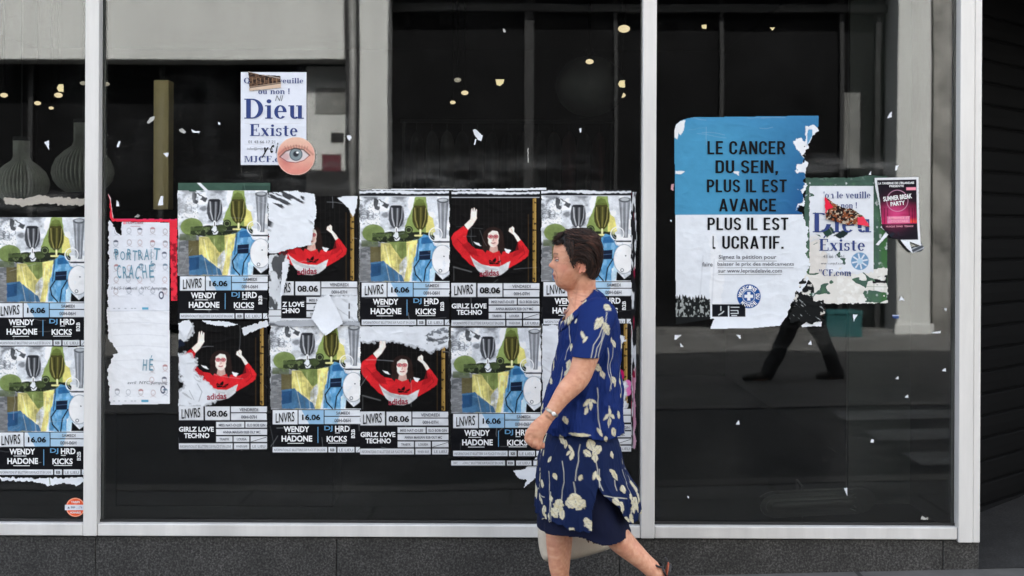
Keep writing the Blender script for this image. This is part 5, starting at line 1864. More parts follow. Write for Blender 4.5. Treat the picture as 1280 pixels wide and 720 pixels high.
GB = [(2, 4), (10, 2), (60, 3), (82, 0), (105, 1), (105, 160), (92, 165), (60, 158), (0, 160), (-1, 90), (3, 40)]
flap(e, [(3, 3), (60, 3), (82, 0), (105, 1), (105, 160), (60, 158), (0, 160), (-1, 90)], 173, .0018, paint=pa, name='sheet', rough=.5)
e = root('backing_paper', 996, 330, 'ragged off-white paper layer below the torn second Dieu Existe poster', 'paper strip')


def pa(cv):
    cv.fill((214, 212, 206))
    cv.put(np.clip((fbm(cv.U * .2, cv.V * .2, 181, 4) - .5) * 10, 0, 1) * (cv.U > 50) * (cv.U < 108), (226, 226, 222), .8)
    for y in (28, 36, 42): cv.line([(84, y), (112, y + .5)], .6, (120, 134, 120), .8, .8)
    cv.line([(96, 24), (96, 44)], .6, (110, 124, 110), .8, .7)
    n = fbm(cv.U * .14, cv.V * .4, 182, 4)
    cv.put(np.clip((n - .46) * 14, 0, 1) * (sdell(cv.U, cv.V, 108, 20, 14, 6, -.2) < 0), (22, 22, 24))
    cv.put(np.clip((fbm(cv.U * .2, cv.V * .3, 183, 4) - .44) * 14, 0, 1) * (sdell(cv.U, cv.V, -2, 40, 26, 20, -.7) < 0), (20, 22, 24))


flap(e, [(-6, 6), (30, 0), (60, 4), (92, 6), (113, 4), (113, 49), (60, 50), (28, 49), (36, 62), (20, 68), (4, 66), (-10, 40)], 184, .0026, paint=pa, name='sheet', rough=1.3)
e = root('poster', 1010.5, 232.5, 'torn second Dieu Existe poster in the right pane, with a blue snowflake emblem', 'poster')


def pa(cv):
    cv.fill((216, 220, 226))
    U, V = cv.U, cv.V
    cv.rect(-4, 62, 16, 118, (206, 202, 196), 4, .8)
    tear(cv, [(-3, 70), (14, 66), (22, 84), (22, 110), (-3, 116)], 191, 0, col=(212, 208, 202))
    cv.poly([(14, 66), (22, 60), (28, 62), (20, 74), (14, 88)], (214, 214, 212), warp=2)
    cx, cy = 64, 94
    for k in range(8):
        a = k * math.pi / 4 + .2
        cv.poly([(cx + 4 * math.cos(a - .2), cy + 4 * math.sin(a - .2)), (cx + 11 * math.cos(a - .3), cy + 11 * math.sin(a - .3)), (cx + 11 * math.cos(a + .3), cy + 11 * math.sin(a + .3)), (cx + 4 * math.cos(a + .2), cy + 4 * math.sin(a + .2))], (84, 132, 172), op=.9)
    cv.ring(cx, cy, 10.4, 10.4, 1.2, (96, 146, 184), op=.8)
    cv.ell(cx, cy, 3.6, 3.6, (150, 186, 208), op=.8)
    cv.poly([(16, 56), (28, 50), (34, 58), (22, 64)], (40, 66, 56), warp=2)
    cv.poly([(30, 62), (44, 54), (52, 58), (40, 66)], (30, 44, 44), warp=2)
    paper_grain(cv, 192, .06)
    creases(cv, 193, 8, (0, 0, 80, 112), .4)


grid_sheet('sheet', (0, 0, 81, 114), .6, pa, PAPER, e, lambda U, V: (V < 112 - 5 * fbm(U * .15, V * 0, 194)) & (U > 1.5 * vnoise(V * .2, U * 0, 2)), wrinkle(195, .0012), .0038)
tornoff = lambda U, V: ~((U > 18) & (U < 42) & (V > 36) & (V < 47)) & ~((U < 16) & (V > 60) & (V < 80) & (U < 13))
lettering('lettering', [("'on le veuille", 18.5, 7, 77, 15.5, NAVY, Z), ('u non !', 32, 20.5, 60, 28, NAVY, Z), ('Dieu', 5, 33.5, 78, 58, NAVY, Z), ('Éxiste', 13, 62, 70, 81, NAVY, Z),
                        ('43 66 11 41', 18, 86, 44, 90, IG), ('www.mjcf.com', 15, 95, 45, 99, IG), ("''CF.com", 13, 104, 53, 112.5, NAVY, Z)], e, .0078, lambda U, V: tornoff(U, V) & (fbm(U * .3, V * .3, 196) < .74))
e = root('paper_scrap', 1029, 245, 'torn red and black scrap stuck across the second Dieu Existe poster', 'paper scrap', dy=.0055)


def pa(cv):
    cv.fill((36, 24, 22))
    n = fbm(cv.U * .35, cv.V * .45, 201, 4)
    cv.put(np.clip((n - .48) * 12, 0, 1), (150, 84, 50), .8)
    n = fbm(cv.U * .5, cv.V * .6, 203, 3)
    cv.put(np.clip((n - .6) * 12, 0, 1), (206, 190, 168), .8)
    cv.poly([(0, 0), (3, 3), (12, 14), (4, 18), (0, 26)], (224, 36, 66), warp=1)
    cv.poly([(42, 26), (50, 26), (58, 38), (42, 36)], (228, 60, 84), warp=1.5)
    cv.line([(46, 20), (56, 34)], 1.2, (228, 214, 214))


flap(e, [(1, 0), (12, 9), (22, 14), (36, 16), (50, 26), (58, 39), (44, 36), (30, 36), (14, 32), (2, 29)], 204, .004, lambda U, V: .004 * vnoise(U * .1, V * .1, 3), paint=pa, name='scrap', rough=.7, res=.5)

# ---- right pane: small party flyer
e = root('flyer', 1091.5, 222.5, 'small pink and black party flyer with curled torn corner, rightmost of the glass', 'flyer', tilt=.018)


def pa(cv):
    cv.fill((214, 216, 220))
    U, V = cv.U, cv.V
    cv.rect(2.6, 2.8, 53.2, 78, (22, 18, 28), .5)
    t = np.clip((V - 30) / 36, 0, 1) * (V < 58)
    cv.put(t * (U > 3) * (U < 53), (206, 30, 92), .95)
    cv.put(np.exp(-((U - 26) / 14) ** 2 - ((V - 44) / 14) ** 2), (226, 80, 140), .6)
    cv.put(np.clip((V - 50) / 6, 0, 1) * (V < 57) * (U > 44) * (U < 53), (240, 80, 60), .9)
    for x in (8, 12, 16, 43, 47, 50): cv.rect(x, 38, x + 1.1, 57, (60, 12, 40), .6, .7)
    cv.ring(29, 29, 13.2, 13.2, .7, (200, 150, 176))
    cv.rect(40.5, 12.5, 52.6, 16, (238, 150, 170), .5)
    cv.rect(16, 48.5, 44, 57, (238, 150, 190), 1.2, .7)
    cv.put((vnoise(U * .5, V * .5, 8) > .55) * (V > 66) * (V < 76) * (U < 30) * (U > 8), (20, 40, 50), .6)
    cv.poly([(-1, -1), (3, -1), (7, 30), (9, 62), (5, 60), (2, 34), (-1, 12)], (206, 210, 214), warp=.6)
    paper_grain(cv, 211, .06)


FL = [(0, 0), (56, 0), (56, 86), (44, 81), (20, 75), (9, 62), (6, 34), (1, 12)]
grid_sheet('sheet', (-1, -1, 57, 88), .5, pa, PAPER, e, lambda U, V: sdpoly(U, V, FL) < 0, lambda U, V: wrinkle(212, .002)(U, V) + .016 * np.clip((V - 50) / 36, 0, 1) ** 2 + .010 * np.clip((9 - U) / 10, 0, 1), .006)
lettering('lettering', [('LA TAVERNE DE L\'IRLANDAIS', 5, 5.4, 50, 8.4, IW, B), ('PRESENTE', 19, 9.4, 37, 12, IW, B), ('SUMMER BREAK', 11, 22, 47, 28, IW, dict(bold=.03, rot=-.1)), ('PARTY', 20, 29.6, 38, 35, IW, dict(bold=.03, rot=-.1)), ('AMBIANCE ET', 17, 49, 43, 52, IPK, B), ('COCKTAILS', 20, 53, 41, 56, IPK, B), ('MUSIQUE  DANSE  TERRASSE', 14, 60, 48, 62.4, IPK)], e, .013)
flap(e, [(30, 77), (42, 80), (46, 96), (38, 88)], 213, .020, lambda U, V: .006 * np.clip((V - 78) / 15, 0, 1), rough=.2, name='curled_corner')
flap(e, [(42, 88), (55, 86), (56, 80), (60, 88), (56, 93), (46, 95)], 214, .012, lambda U, V: .012 * np.clip((V - 80) / 10, 0, 1), col=(60, 66, 74), rough=.6, name='curled_corner', paint=lambda cv: (cv.line([(44, 90), (58, 84)], .8, (200, 204, 208)), cv.line([(46, 94), (60, 88)], .9, (190, 194, 200))))
e = root('paper_scrap', 1094, 280, 'thin white peeling strip on the green sheet left of the party flyer', 'paper scrap', dy=.004)
flap(e, [(0, 26), (8, 16), (13, 10), (6, 4), (8, 2), (16, 8), (22, 14), (15, 14), (3, 27)], 215, .003, name='scrap', rough=.4, res=.5)
e = root('paper_scrap', 985, 370, 'ragged black torn paper with pale streaks between the blue and the off-white posters', 'paper scrap', dy=.002)
flap(e, [(12, 2), (22, -3), (34, 6), (44, 4), (48, 12), (40, 22), (46, 30), (30, 34), (12, 32), (2, 34), (0, 22), (8, 12)], 216, .0035, name='scrap', col=(20, 22, 23), rough=2.6,
     paint=lambda cv: cv.put(np.clip((fbm((cv.U + cv.V) * .10, (cv.U - cv.V) * .4, 217, 4) - .72) * 14, 0, 1), (176, 180, 182), .85))
e = root('paper_scrap', 1001, 402, 'white paper corner hanging below the ragged torn paper in the right pane', 'paper scrap')
flap(e, [(0, 5), (10, -2), (26, 0), (26, 6), (14, 6), (2, 7)], 218, .003, name='scrap', rough=.3, res=.5)

# ---- dried glue and cleaning smears on the panes
def glue_mat():
    m, t, b = new_mat('dried_glue')
    t.nodes.remove(b)
    a = t.nodes.new('ShaderNodeAttribute'); a.attribute_name = 'Col'
    tr = t.nodes.new('ShaderNodeBsdfTransparent')
    df = t.nodes.new('ShaderNodeBsdfDiffuse'); df.inputs['Color'].default_value = (.42, .42, .40, 1)
    mx = t.nodes.new('ShaderNodeMixShader')
    t.links.new(a.outputs['Fac'], mx.inputs[0]); t.links.new(tr.outputs[0], mx.inputs[1]); t.links.new(df.outputs[0], mx.inputs[2])
    t.links.new(mx.outputs[0], t.nodes['Material Output'].inputs['Surface'])
    return m


GLUE = glue_mat()


def smear(x0, y0, x1, y1, dens, seed, sx=.02, sy=.06, lab='glue_residue'):
    r = P(x0, y0, 0); r.y = 0

    def pa(cv):
        w, h = x1 - x0, y1 - y0
        e_ = np.clip(np.minimum(np.minimum(cv.U, w - cv.U) / (w * .18), np.minimum(cv.V, h - cv.V) / (h * .4)), 0, 1)
        n = fbm(cv.U * sx, cv.V * sy, seed, 5)
        f_ = fbm(cv.U * .05 + 3 * n, cv.V * .5, seed + 5, 4)
        a_ = np.clip((n - .40) * 3.2, 0, 1) * (.45 + 1.1 * np.clip((f_ - .35) * 2, 0, 1)) * e_ * dens
        cv.c = np.clip(np.repeat(a_[:, None], 3, 1), 0, .6)
    o = grid_sheet('glue_residue', (0, 0, x1 - x0, y1 - y0), 1.6, pa, GLUE, None, None, None, .0009)
    o.location = r
    o.rotation_euler = (0, -ROLL, 0)
    o.parent = shop
    o.matrix_parent_inverse = Matrix.Translation(-shop.location)


smear(215, 186, 800, 246, .10, 501)
smear(425, 198, 680, 244, .16, 502)
smear(985, 190, 1130, 236, .22, 503)
smear(826, 400, 1190, 445, .10, 504)
smear(370, 78, 445, 210, .09, 505, .05, .04)
smear(130, 560, 800, 652, .028, 506, .01, .02)
smear(822, 480, 1192, 654, .03, 507, .012, .02)
smear(-10, 236, 108, 275, .22, 508)
smear(130, 70, 300, 250, .03, 509, .03, .02)

# ---- small scraps left on the glass
SCR = [
    (59, 182, [(-4, -5), (3, -8), (4, 8)], 'white paper triangle between the two ribbed lamps', 0),
    (148, 181, [(-2, 3), (0, -5), (4, -6), (1, 4)], 'white paper sliver right of the first window post', 0),
    (189, 150, [(-6, 4), (-1, -4), (6, -6), (5, 0), (-4, 6)], 'pale scrap across the left edge of the ochre board', 1),
    (208, 193, [(-5, -2), (4, -3), (2, 5)], 'white scrap low on the ochre board', 0),
    (228, 163, [(-5, -1), (0, -3), (6, 2), (3, 5), (-3, 2)], 'crumpled grey scrap right of the ochre board', 1),
    (244, 164, [(-6, -3), (1, 0), (8, 0), (6, 3), (-4, 2)], 'flat white scrap right of the crumpled grey one', 0),
    (274, 154, [(-2, -2), (2, -1), (2, 3), (-1, 2)], 'tiny white scrap left of the Dieu Existe poster', 0),
    (596, 170, [(-6, -9), (-2, -10), (9, 0), (7, 8), (2, 6), (-4, -2)], 'crumpled white tape scrap in the middle of the pane above the posters', 0),
    (594, 176, [(0, -3), (2, -2), (0, 6), (-2, 6)], 'tiny white shred under the crumpled tape scrap', 0),
    (725, 163, [(-2, -2), (2, -4), (2, 2), (0, 4)], 'tiny white scrap under the large globe lamp', 0),
    (660, 195, [(-1, -12), (1, -12), (1, 10), (-1, 10)], 'thin grey vertical tape line above the upper poster row', 1),
    (437, 172, [(-4, -3), (1, -4), (3, 0), (0, 5), (-3, 1)], 'silvery scrap on the mirrored rain pipe', 0),
    (630, 38, [(-2, -3), (1, -2), (3, 3), (-1, 3)], 'tiny pale scrap near the top of the middle pane', 1),
    (147, 254, [(-2, 5), (-1, -5), (2, -1), (3, 5)], 'white scrap above the hand-lettered poster, its left one', 0),
    (201, 251, [(-4, 7), (0, -7), (4, -7), (4, 7)], 'white scrap above the hand-lettered poster, its right one', 0),
    (172, 270, [(-5, 2), (1, -3), (4, -1), (2, 2)], 'grey scrap touching the red edge above the hand-lettered poster', 1),
    (1112, 145, [(-4, 4), (-1, -3), (3, -7), (3, 2)], 'grey-white scrap on the mirrored dark opening left of the mirrored pilaster', 0),
    (1120, 210, [(-2, 4), (-1, -4), (4, -4), (1, 3)], 'white scrap just above the party flyer', 0),
    (1087, 216, [(-2, 3), (2, -3), (2, 3)], 'tiny white scrap above the corner between green sheet and party flyer', 0),
    (840, 234, [(-1, -5), (3, -5), (2, 6), (-2, 3)], 'pinkish scrap beside the left edge of the blue poster', 2),
    (838, 276, [(-1, -2), (2, -1), (1, 3)], 'tiny pale scrap beside the white half of the petition poster', 0),
    (847, 421, [(-5, -3), (6, -3), (-2, 4), (-5, 4)], 'white corner of tape under the left corner of the petition poster', 0),
    (852, 431, [(-3, -4), (3, 3), (-2, 3)], 'white triangle right below the tape corner under the petition poster', 0),
    (924, 421, [(-5, -3), (2, -3), (2, 4)], 'white tape corner under the middle of the petition poster', 0),
    (1012, 428, [(-3, 3), (2, -4), (3, 4)], 'white triangle between the mirrored passer-by\'s legs', 0),
    (1069, 397, [(-4, -5), (4, -5), (-1, 2), (-3, 6)], 'white and blue tape corner over the mirrored teal crate', 0),
    (1119, 396, [(-5, -3), (5, -3), (5, 3), (-4, 2)], 'blue and white tape end at the mirrored pilaster\'s foot', 3),
    (1127, 373, [(-4, 3), (-1, -4), (4, 3)], 'grey-white scrap at the mirrored pilaster below the party flyer', 0),
    (1181, 387, [(-3, -2), (3, -3), (2, 3)], 'white scrap close to the corner post, highest of its cluster', 0),
    (1170, 415, [(-8, 1), (0, -1), (7, -2), (6, 2), (-4, 2)], 'flat white scrap left of the corner post', 0),
    (1180, 462, [(-4, 2), (2, -3), (3, 3)], 'white triangle beside the corner post, below the flat white scrap', 0),
    (1121, 472, [(-3, 2), (2, -3), (3, 3)], 'white triangle in the dark glass, upper of a close pair', 0),
    (1133, 495, [(-4, 2), (2, -3), (3, 3)], 'white triangle in the dark glass, lower of a close pair', 0),
    (1090, 551, [(-3, 3), (-1, -3), (3, -2), (2, 3)], 'white scrap over the mirrored zebra bars', 0),
    (922, 528, [(-3, 3), (2, -4), (3, 3)], 'lone white triangle in the dark lower middle of the right pane', 0),
    (1058, 615, [(-4, -6), (1, -7), (1, 7)], 'white triangle beside the rolled mat', 0),
    (860, 621, [(-1.5, -1.5), (1.5, -1), (1, 2), (-1, 1.5)], 'tiny white fleck low in the right pane, left of the rolled mat', 0),
    (1155, 647, [(-6, 3), (-3, -3), (2, 0), (6, -2), (5, 3)], 'frayed grey scrap on the bottom rail near the corner post', 1),
    (76, 110, [(4.6, -6), (-3, -5.4), (-5.6, 0), (-3, 5.4), (4.6, 6)], 'torn yellow half sticker in the left pane', 4),
    (625, 103, [(-6.6, -5), (6.6, -5), (5, 1.6), (0, 5.6), (-5.4, 4)], 'torn yellow half sticker in the middle pane right of the warm lamps', 4),
    (777, 105, [(5.2, -6), (-2.6, -5), (-5.6, 0), (-2.6, 5), (5.2, 6)], 'torn yellow half sticker at the right end of the middle pane', 4),
    (880, 33, [(-4, -2), (4, -3), (3, 4), (-3, 3)], 'torn yellow half sticker high in the right pane', 4),
    (965, 36, [(-4, -2), (4, -2), (1, 3)], 'small yellow sticker remnant high in the right pane, right of the larger one', 4),
    (657, 590, [(-16, -2), (0, -4), (16, -22), (14, 6), (2, 16), (-4, 22), (2, 10), (-8, 8)], 'large ragged white paper hanging left of the woman\'s skirt', 0),
]
SCOL = [(222, 226, 232), (176, 176, 172), (196, 150, 156), (190, 200, 226), (226, 210, 158)]
for i, (px, py, pts, lab, ci) in enumerate(SCR):
    e = root('paper_scrap' if ci != 4 else 'torn_sticker', px, py, lab, 'paper scrap' if ci != 4 else 'sticker', 'scraps left on the glass')
    pts = [(a * .85, b * .85) for a, b in pts] if i < len(SCR) - 1 else pts
    cu = random.Random(i)
    ax, ay, am = cu.uniform(-1, 1), cu.uniform(-1, 1), cu.uniform(.004, .012) if ci != 4 else .0005
    big = max(abs(a) + abs(b) for a, b in pts)
    flap(e, pts, 400 + i, .0015, lambda U, V, ax=ax, ay=ay, am=am, big=big: am * np.clip((U * ax + V * ay) / big, 0, 1), name='scrap', col=SCOL[ci], rough=.25 if big < 15 else .8, res=.45 if big < 12 else .6,
         paint=(lambda cv: cv.rect(-9, -1, 9, 9, (52, 76, 130), .6)) if ci == 3 else None)
# ------------------------------------------------------------------ the woman walking past
YW = -0.55
SW = (DC + YW) / F_PX                       # metres per photo px at her


def W(px, py, dy=0.0):
    """point dy metres behind her middle plane, at the photo pixel"""
    return P(px, py, YW + dy)


def W0(px, py, dy=0.0):
    """same, but measured on her middle plane (orthographic), for lofts"""
    p = P(px, py, YW)
    return Vector((p.x, YW + dy, p.z))


def to_px(co):
    """orthographic photo px of points, measured on her middle plane"""
    x, y = co[:, 0] / SW, (HC - co[:, 2]) / SW
    c, s = math.cos(ROLL), math.sin(ROLL)
    return 640 + c * x - s * y, 285 + s * x + c * y


base = W0(712, 757)
base.z = gz(base.x)
GZW = base.z
lady = empty('person', base, 'woman walking left, short dark hair, blue tunic and skirt printed with cream leaves', 'person')


def attach(o, parent=lady):
    o.parent = parent
    o.matrix_parent_inverse = Matrix.Translation(-base)
    return o


def loft(rows, nz, nt, expo=2.25, fold=None, th0=0.0, th1=2 * math.pi, wrap=True):
    """rows (py, front px, back px, half width m, centre m); returns verts, faces, pattern coordinates"""
    rows = np.array(rows, float)
    py = np.linspace(rows[0, 0], rows[-1, 0], nz)
    fr, bk, hw, yc = (catmull(py, rows[:, 0], rows[:, k]) for k in (1, 2, 3, 4))
    th = np.linspace(th0, th1, nt, endpoint=not wrap)
    C, S = np.cos(th), np.sin(th)
    cx = np.sign(C) * np.abs(C) ** (2 / expo)
    sy = np.sign(S) * np.abs(S) ** (2 / expo)
    X = ((fr + bk) / 2)[:, None] + ((bk - fr) / 2)[:, None] * cx[None]
    Y = yc[:, None] + hw[:, None] * sy[None]
    X0, Y0 = X, Y
    if fold is not None:
        D = fold(py[:, None] + 0 * X, th[None] + 0 * X)
        X = X + D * C[None]
        Y = Y + D * SW * S[None]
    PY = py[:, None] + 0 * X
    # pattern coordinate: arc length from the nearest-to-camera meridian (th = 3pi/2)
    dx, dy = np.diff(X0, axis=1, append=X0[:, :1]), np.diff(Y0 / SW, axis=1, append=Y0[:, :1] / SW)
    ds = np.sqrt(dx * dx + dy * dy)
    cs = np.cumsum(ds, axis=1) - ds
    k = int(np.argmin(np.abs(th - 1.5 * math.pi)))
    U = ((fr + bk) / 2)[:, None] + cs - cs[:, k:k + 1]
    base_ = np.array([W0(640, 285)])[0]
    c, s = math.cos(ROLL), math.sin(ROLL)
    a, b = X - 640, PY - 285
    wx, wz = (c * a + s * b) * SW, HC - (-s * a + c * b) * SW
    V = np.stack([wx.ravel(), (YW + Y).ravel(), wz.ravel()], 1)
    F = []
    m = nt if wrap else nt - 1
    ii, jj = np.meshgrid(np.arange(nz - 1), np.arange(m), indexing='ij')
    q, r = ii * nt + jj, ii * nt + (jj + 1) % nt
    F = np.stack([q.ravel(), (q + nt).ravel(), (r + nt).ravel(), r.ravel()], 1)
    return V, F, U.ravel(), PY.ravel(), X0.ravel(), np.tile(th, nz)


def capped(mb, rows, nz, nt, expo=2.2, fold=None):
    V, F, *_ = loft(rows, nz, nt, expo, fold)
    F = F.tolist() + [list(range(nt)), [(nz - 1) * nt + k for k in range(nt)][::-1]]
    mb.add(V, F)


# ---- body: one surface
body = MB()
HEAD = [(289.5, 716, 730, .010, 0), (291, 711, 735, .024, 0), (294, 704, 741, .044, 0), (300, 696.5, 746, .061, 0), (308, 692.5, 748.5, .070, 0), (316, 691.3, 749, .0735, 0), (324, 692.2, 748, .073, 0),
        (332, 692.4, 745, .070, 0), (340, 692.2, 740, .064, 0), (346, 692.8, 735, .058, 0), (352, 694.2, 729, .049, 0), (357, 697, 724, .040, 0), (361, 702, 720, .028, 0), (363, 707, 716, .015, 0)]


def head_loft():
    V, F, U, PY, X, TH = loft(HEAD, 150, 120, 2.15)
    px, py = to_px(V)
    y = V[:, 1] - YW
    front = np.clip((720 - px) / 14, 0, 1)
    d = np.zeros(len(V))
    ns = catmull(py, [300, 316, 320, 323, 327, 331, 333, 335.5, 338, 345], [0, 0, -.4, .9, 3.4, 6.8, 6.6, 2.2, .2, 0])
    sg = catmull(py, [300, 320, 328, 333, 340], [.007, .007, .009, .0125, .012])
    d += ns * np.exp(-(y / sg) ** 2)
    lp = catmull(py, [300, 338, 340.5, 342.6, 344.6, 345.4, 347.6, 350, 352, 355.5, 359, 364], [0, 0, .6, 1.9, 1.2, .5, 1.7, .7, .1, 1.4, .6, 0])
    d += lp * np.exp(-(y / .019) ** 2)
    es = np.exp(-((py - 324.5) / 3.6) ** 2)
    d -= 3.0 * es * (np.exp(-((y - .030) / .012) ** 2) + np.exp(-((y + .030) / .012) ** 2))
    d += 1.1 * np.exp(-((py - 318) / 2.2) ** 2) * (np.exp(-((y - .028) / .016) ** 2) + np.exp(-((y + .028) / .016) ** 2))
    d += 1.0 * np.exp(-((py - 333) / 4) ** 2) * (np.exp(-((y - .040) / .013) ** 2) + np.exp(-((y + .040) / .013) ** 2))
    V[:, 0] -= d * front * SW
    n = 120
    F = F.tolist() + [list(range(n)), [149 * n + k for k in range(n)][::-1]]
    return V, F


body.add(*head_loft())
body.tube([W0(729, 345), W0(730, 360), W0(733, 376), W0(736, 392)], [.053, .050, .055, .075], 24, flat=.95)
body.tube([W0(714, 360), W0(716, 372), W0(722, 386)], [.020, .022, .03], 14)
capped(body, [(368, 717, 747, .055, 0), (376, 713, 753, .08, 0), (384, 709.5, 758, .115, 0), (396, 706.5, 766, .155, 0), (420, 706, 768, .165, 0), (450, 702, 768, .165, 0), (490, 690, 770, .17, 0), (520, 688, 770, .18, 0), (560, 690, 768, .175, 0), (590, 698, 764, .15, 0)], 40, 60, 2.3)
for s in (-1, 1):
    ex, ey, ez = 726, 333.5, s * .0735
    body.tube([W0(ex + 2.0 * math.cos(t) * 2.6 + .3 * math.sin(t), ey - 7.2 * math.sin(t), ez + s * .006) for t in np.linspace(-1.2, 3.6, 14)], .0042, 8)
    body.ball(W0(ex + .5, ey + .5, ez - s * .002), (.011, .007, .018), 14, 10)
    body.ball(W0(ex - 2.6, ey + 6.2, ez + s * .003), (.0065, .0055, .008), 10, 8)

# near arm and hand
SH, EL, WR = W(748, 397, -.150), W(724, 470, -.235), W(685.5, 521, -.26)
arm, t_ = spath([SH, W(740, 424, -.195), W(731.5, 449, -.225), EL, W(705, 492.5, -.25), WR], 32)
rad = catmull(t_, [0, .22, .38, .52, .62, .72, .87, 1.0], [.060, .055, .052, .0485, .0465, .0425, .032, .0255])
body.tube(arm, list(rad), 22, flat=.88)
HN = lambda a, b, dy=0.0: W(a, b, -.262 + dy)
body.tube([WR, HN(679, 528), HN(673, 536), HN(668, 544)], [.0255, .031, .0375, .036], 18, flat=.50)
fing = [  # knuckle, first joint, second joint, tip - index (front) to little (back)
    [(661.5, 538.5, .0), (658.2, 547.5, .002), (662.5, 554.2, .016), (666, 550.5, .028)],
    [(666.0, 543.0, -.004), (663.5, 552.0, -.004), (667.5, 558.2, .012), (670.5, 554.2, .026)],
    [(671.2, 546.0, -.004), (669.6, 554.6, -.004), (673.2, 560.2, .011), (675.5, 555.6, .025)],
    [(676.5, 547.4, .0), (675.8, 554.8, .0), (678.8, 559.2, .012), (679.5, 554.4, .022)]]
for i, ch in enumerate(fing):
    r = [.0105, .0098, .0090, .0078] if i < 3 else [.0092, .0086, .0078, .0068]
    p_, t_ = spath([HN(674, 537, .004)] + [HN(*c) for c in ch], 16)
    body.tube(p_, list(catmull(t_, [0, .35, .6, .82, 1], [r[0]] + r)), 10)
    body.ball(p_[-1], r[-1] * .98, 10, 8)
    body.ball(HN(*ch[0]), r[0] * 1.12, 10, 8)
p_, t_ = spath([HN(678, 529, .012), HN(668.5, 535, .022), HN(662.5, 543, .026), HN(661, 551, .024)], 12)
body.tube(p_, list(catmull(t_, [0, .4, .75, 1], [.0165, .0125, .0105, .0085])), 10)
body.ball(p_[-1], .0085, 10, 8)
# far arm, hanging to the bag's handle
S2, E2, W2 = W0(748, 396, .155), W0(744, 470, .235), W0(722, 572, .245)
arm2, t_ = spath([S2, W0(748, 432, .2), E2, W0(735, 520, .245), W2], 24)
body.tube(arm2, list(catmull(t_, [0, .3, .48, .6, .85, 1.0], [.062, .054, .047, .045, .033, .0255])), 20)
body.tube([W2, W0(719, 582, .245), W0(716, 592, .245)], [.0255, .033, .034], 16, flat=.5)
for i in range(4):
    x = 708 + i * 5.6
    p_, t_ = spath([W0(717, 586, .245), W0(x, 593, .25), W0(x - 1, 601, .25), W0(x, 606, .238), W0(x, 602, .224)], 14)
    body.tube(p_, [.0098, *([.0095] * 11), .0085, .0080][:14], 10)
p_, t_ = spath([W0(714, 580, .235), W0(706, 590, .225), W0(705, 600, .226)], 10)
body.tube(p_, list(np.linspace(.015, .0085, 10)), 10)
# legs: the far one carries, the near one pushes off
legF, t_ = spath([W0(728, 545, .08), W0(714, 590, .08), W0(701.5, 634, .085), W0(700, 672, .085), W0(700, 712, .085), W0(704, 742, .085)], 40)
body.tube(legF, list(catmull(t_, [0, .25, .45, .52, .66, .85, .96, 1], [.088, .082, .062, .056, .0575, .046, .036, .036])), 24)
g = GZW + .018
aF = legF[-1]
heelF = Vector((W0(711, 750, .085).x, YW + .085, g + .024))
body.tube([heelF, Vector((aF.x - .01, YW + .085, g + .05)), Vector((aF.x - .075, YW + .082, g + .038)), Vector((aF.x - .13, YW + .078, g + .022))], [.029, .04, .037, .022], 16)
for i in range(5):
    y = YW + .085 - .038 + i * .0185
    tip = Vector((aF.x - .165 - (.02 if i < 2 else .0) + .006 * abs(i - 1), y, g + .010))
    body.tube([Vector((aF.x - .10, YW + .082 + (i - 2) * .012, g + .020)), Vector((aF.x - .145, y, g + .014)), tip], [.014, .0105, .0085 if i else .011], 8)
legN, t_ = spath([W0(738, 545, -.075), W0(742, 590, -.07), W0(750, 636, -.075), W0(771, 666, -.09), W0(795, 689, -.09), W0(813, 705, -.09)], 40)
body.tube(legN, list(catmull(t_, [0, .25, .47, .55, .68, .85, .96, 1], [.088, .082, .060, .054, .0545, .043, .037, .037])), 24)
ankN, heelN = legN[-1], W0(822, 703, -.09)
ballN = W0(806, 748, -.092); ballN.z = max(ballN.z, g + .018)
body.tube([heelN, W0(818, 712, -.09), W0(812, 730, -.092), ballN], [.027, .037, .036, .026], 16)
body.tube([ankN + Vector((-.01, 0, .01)), W0(817, 710, -.09), W0(818, 722, -.09)], [.036, .035, .03], 14)
for i in range(5):
    y = YW - .092 - .036 + i * .018
    a = ballN + Vector((.004, (i - 2) * .012, 0))
    body.tube([a, Vector((ballN.x - .03, y, g + .014)), Vector((ballN.x - .062 + .005 * abs(i - 1), y, g + .010))], [.0155, .0105, .0085], 8)


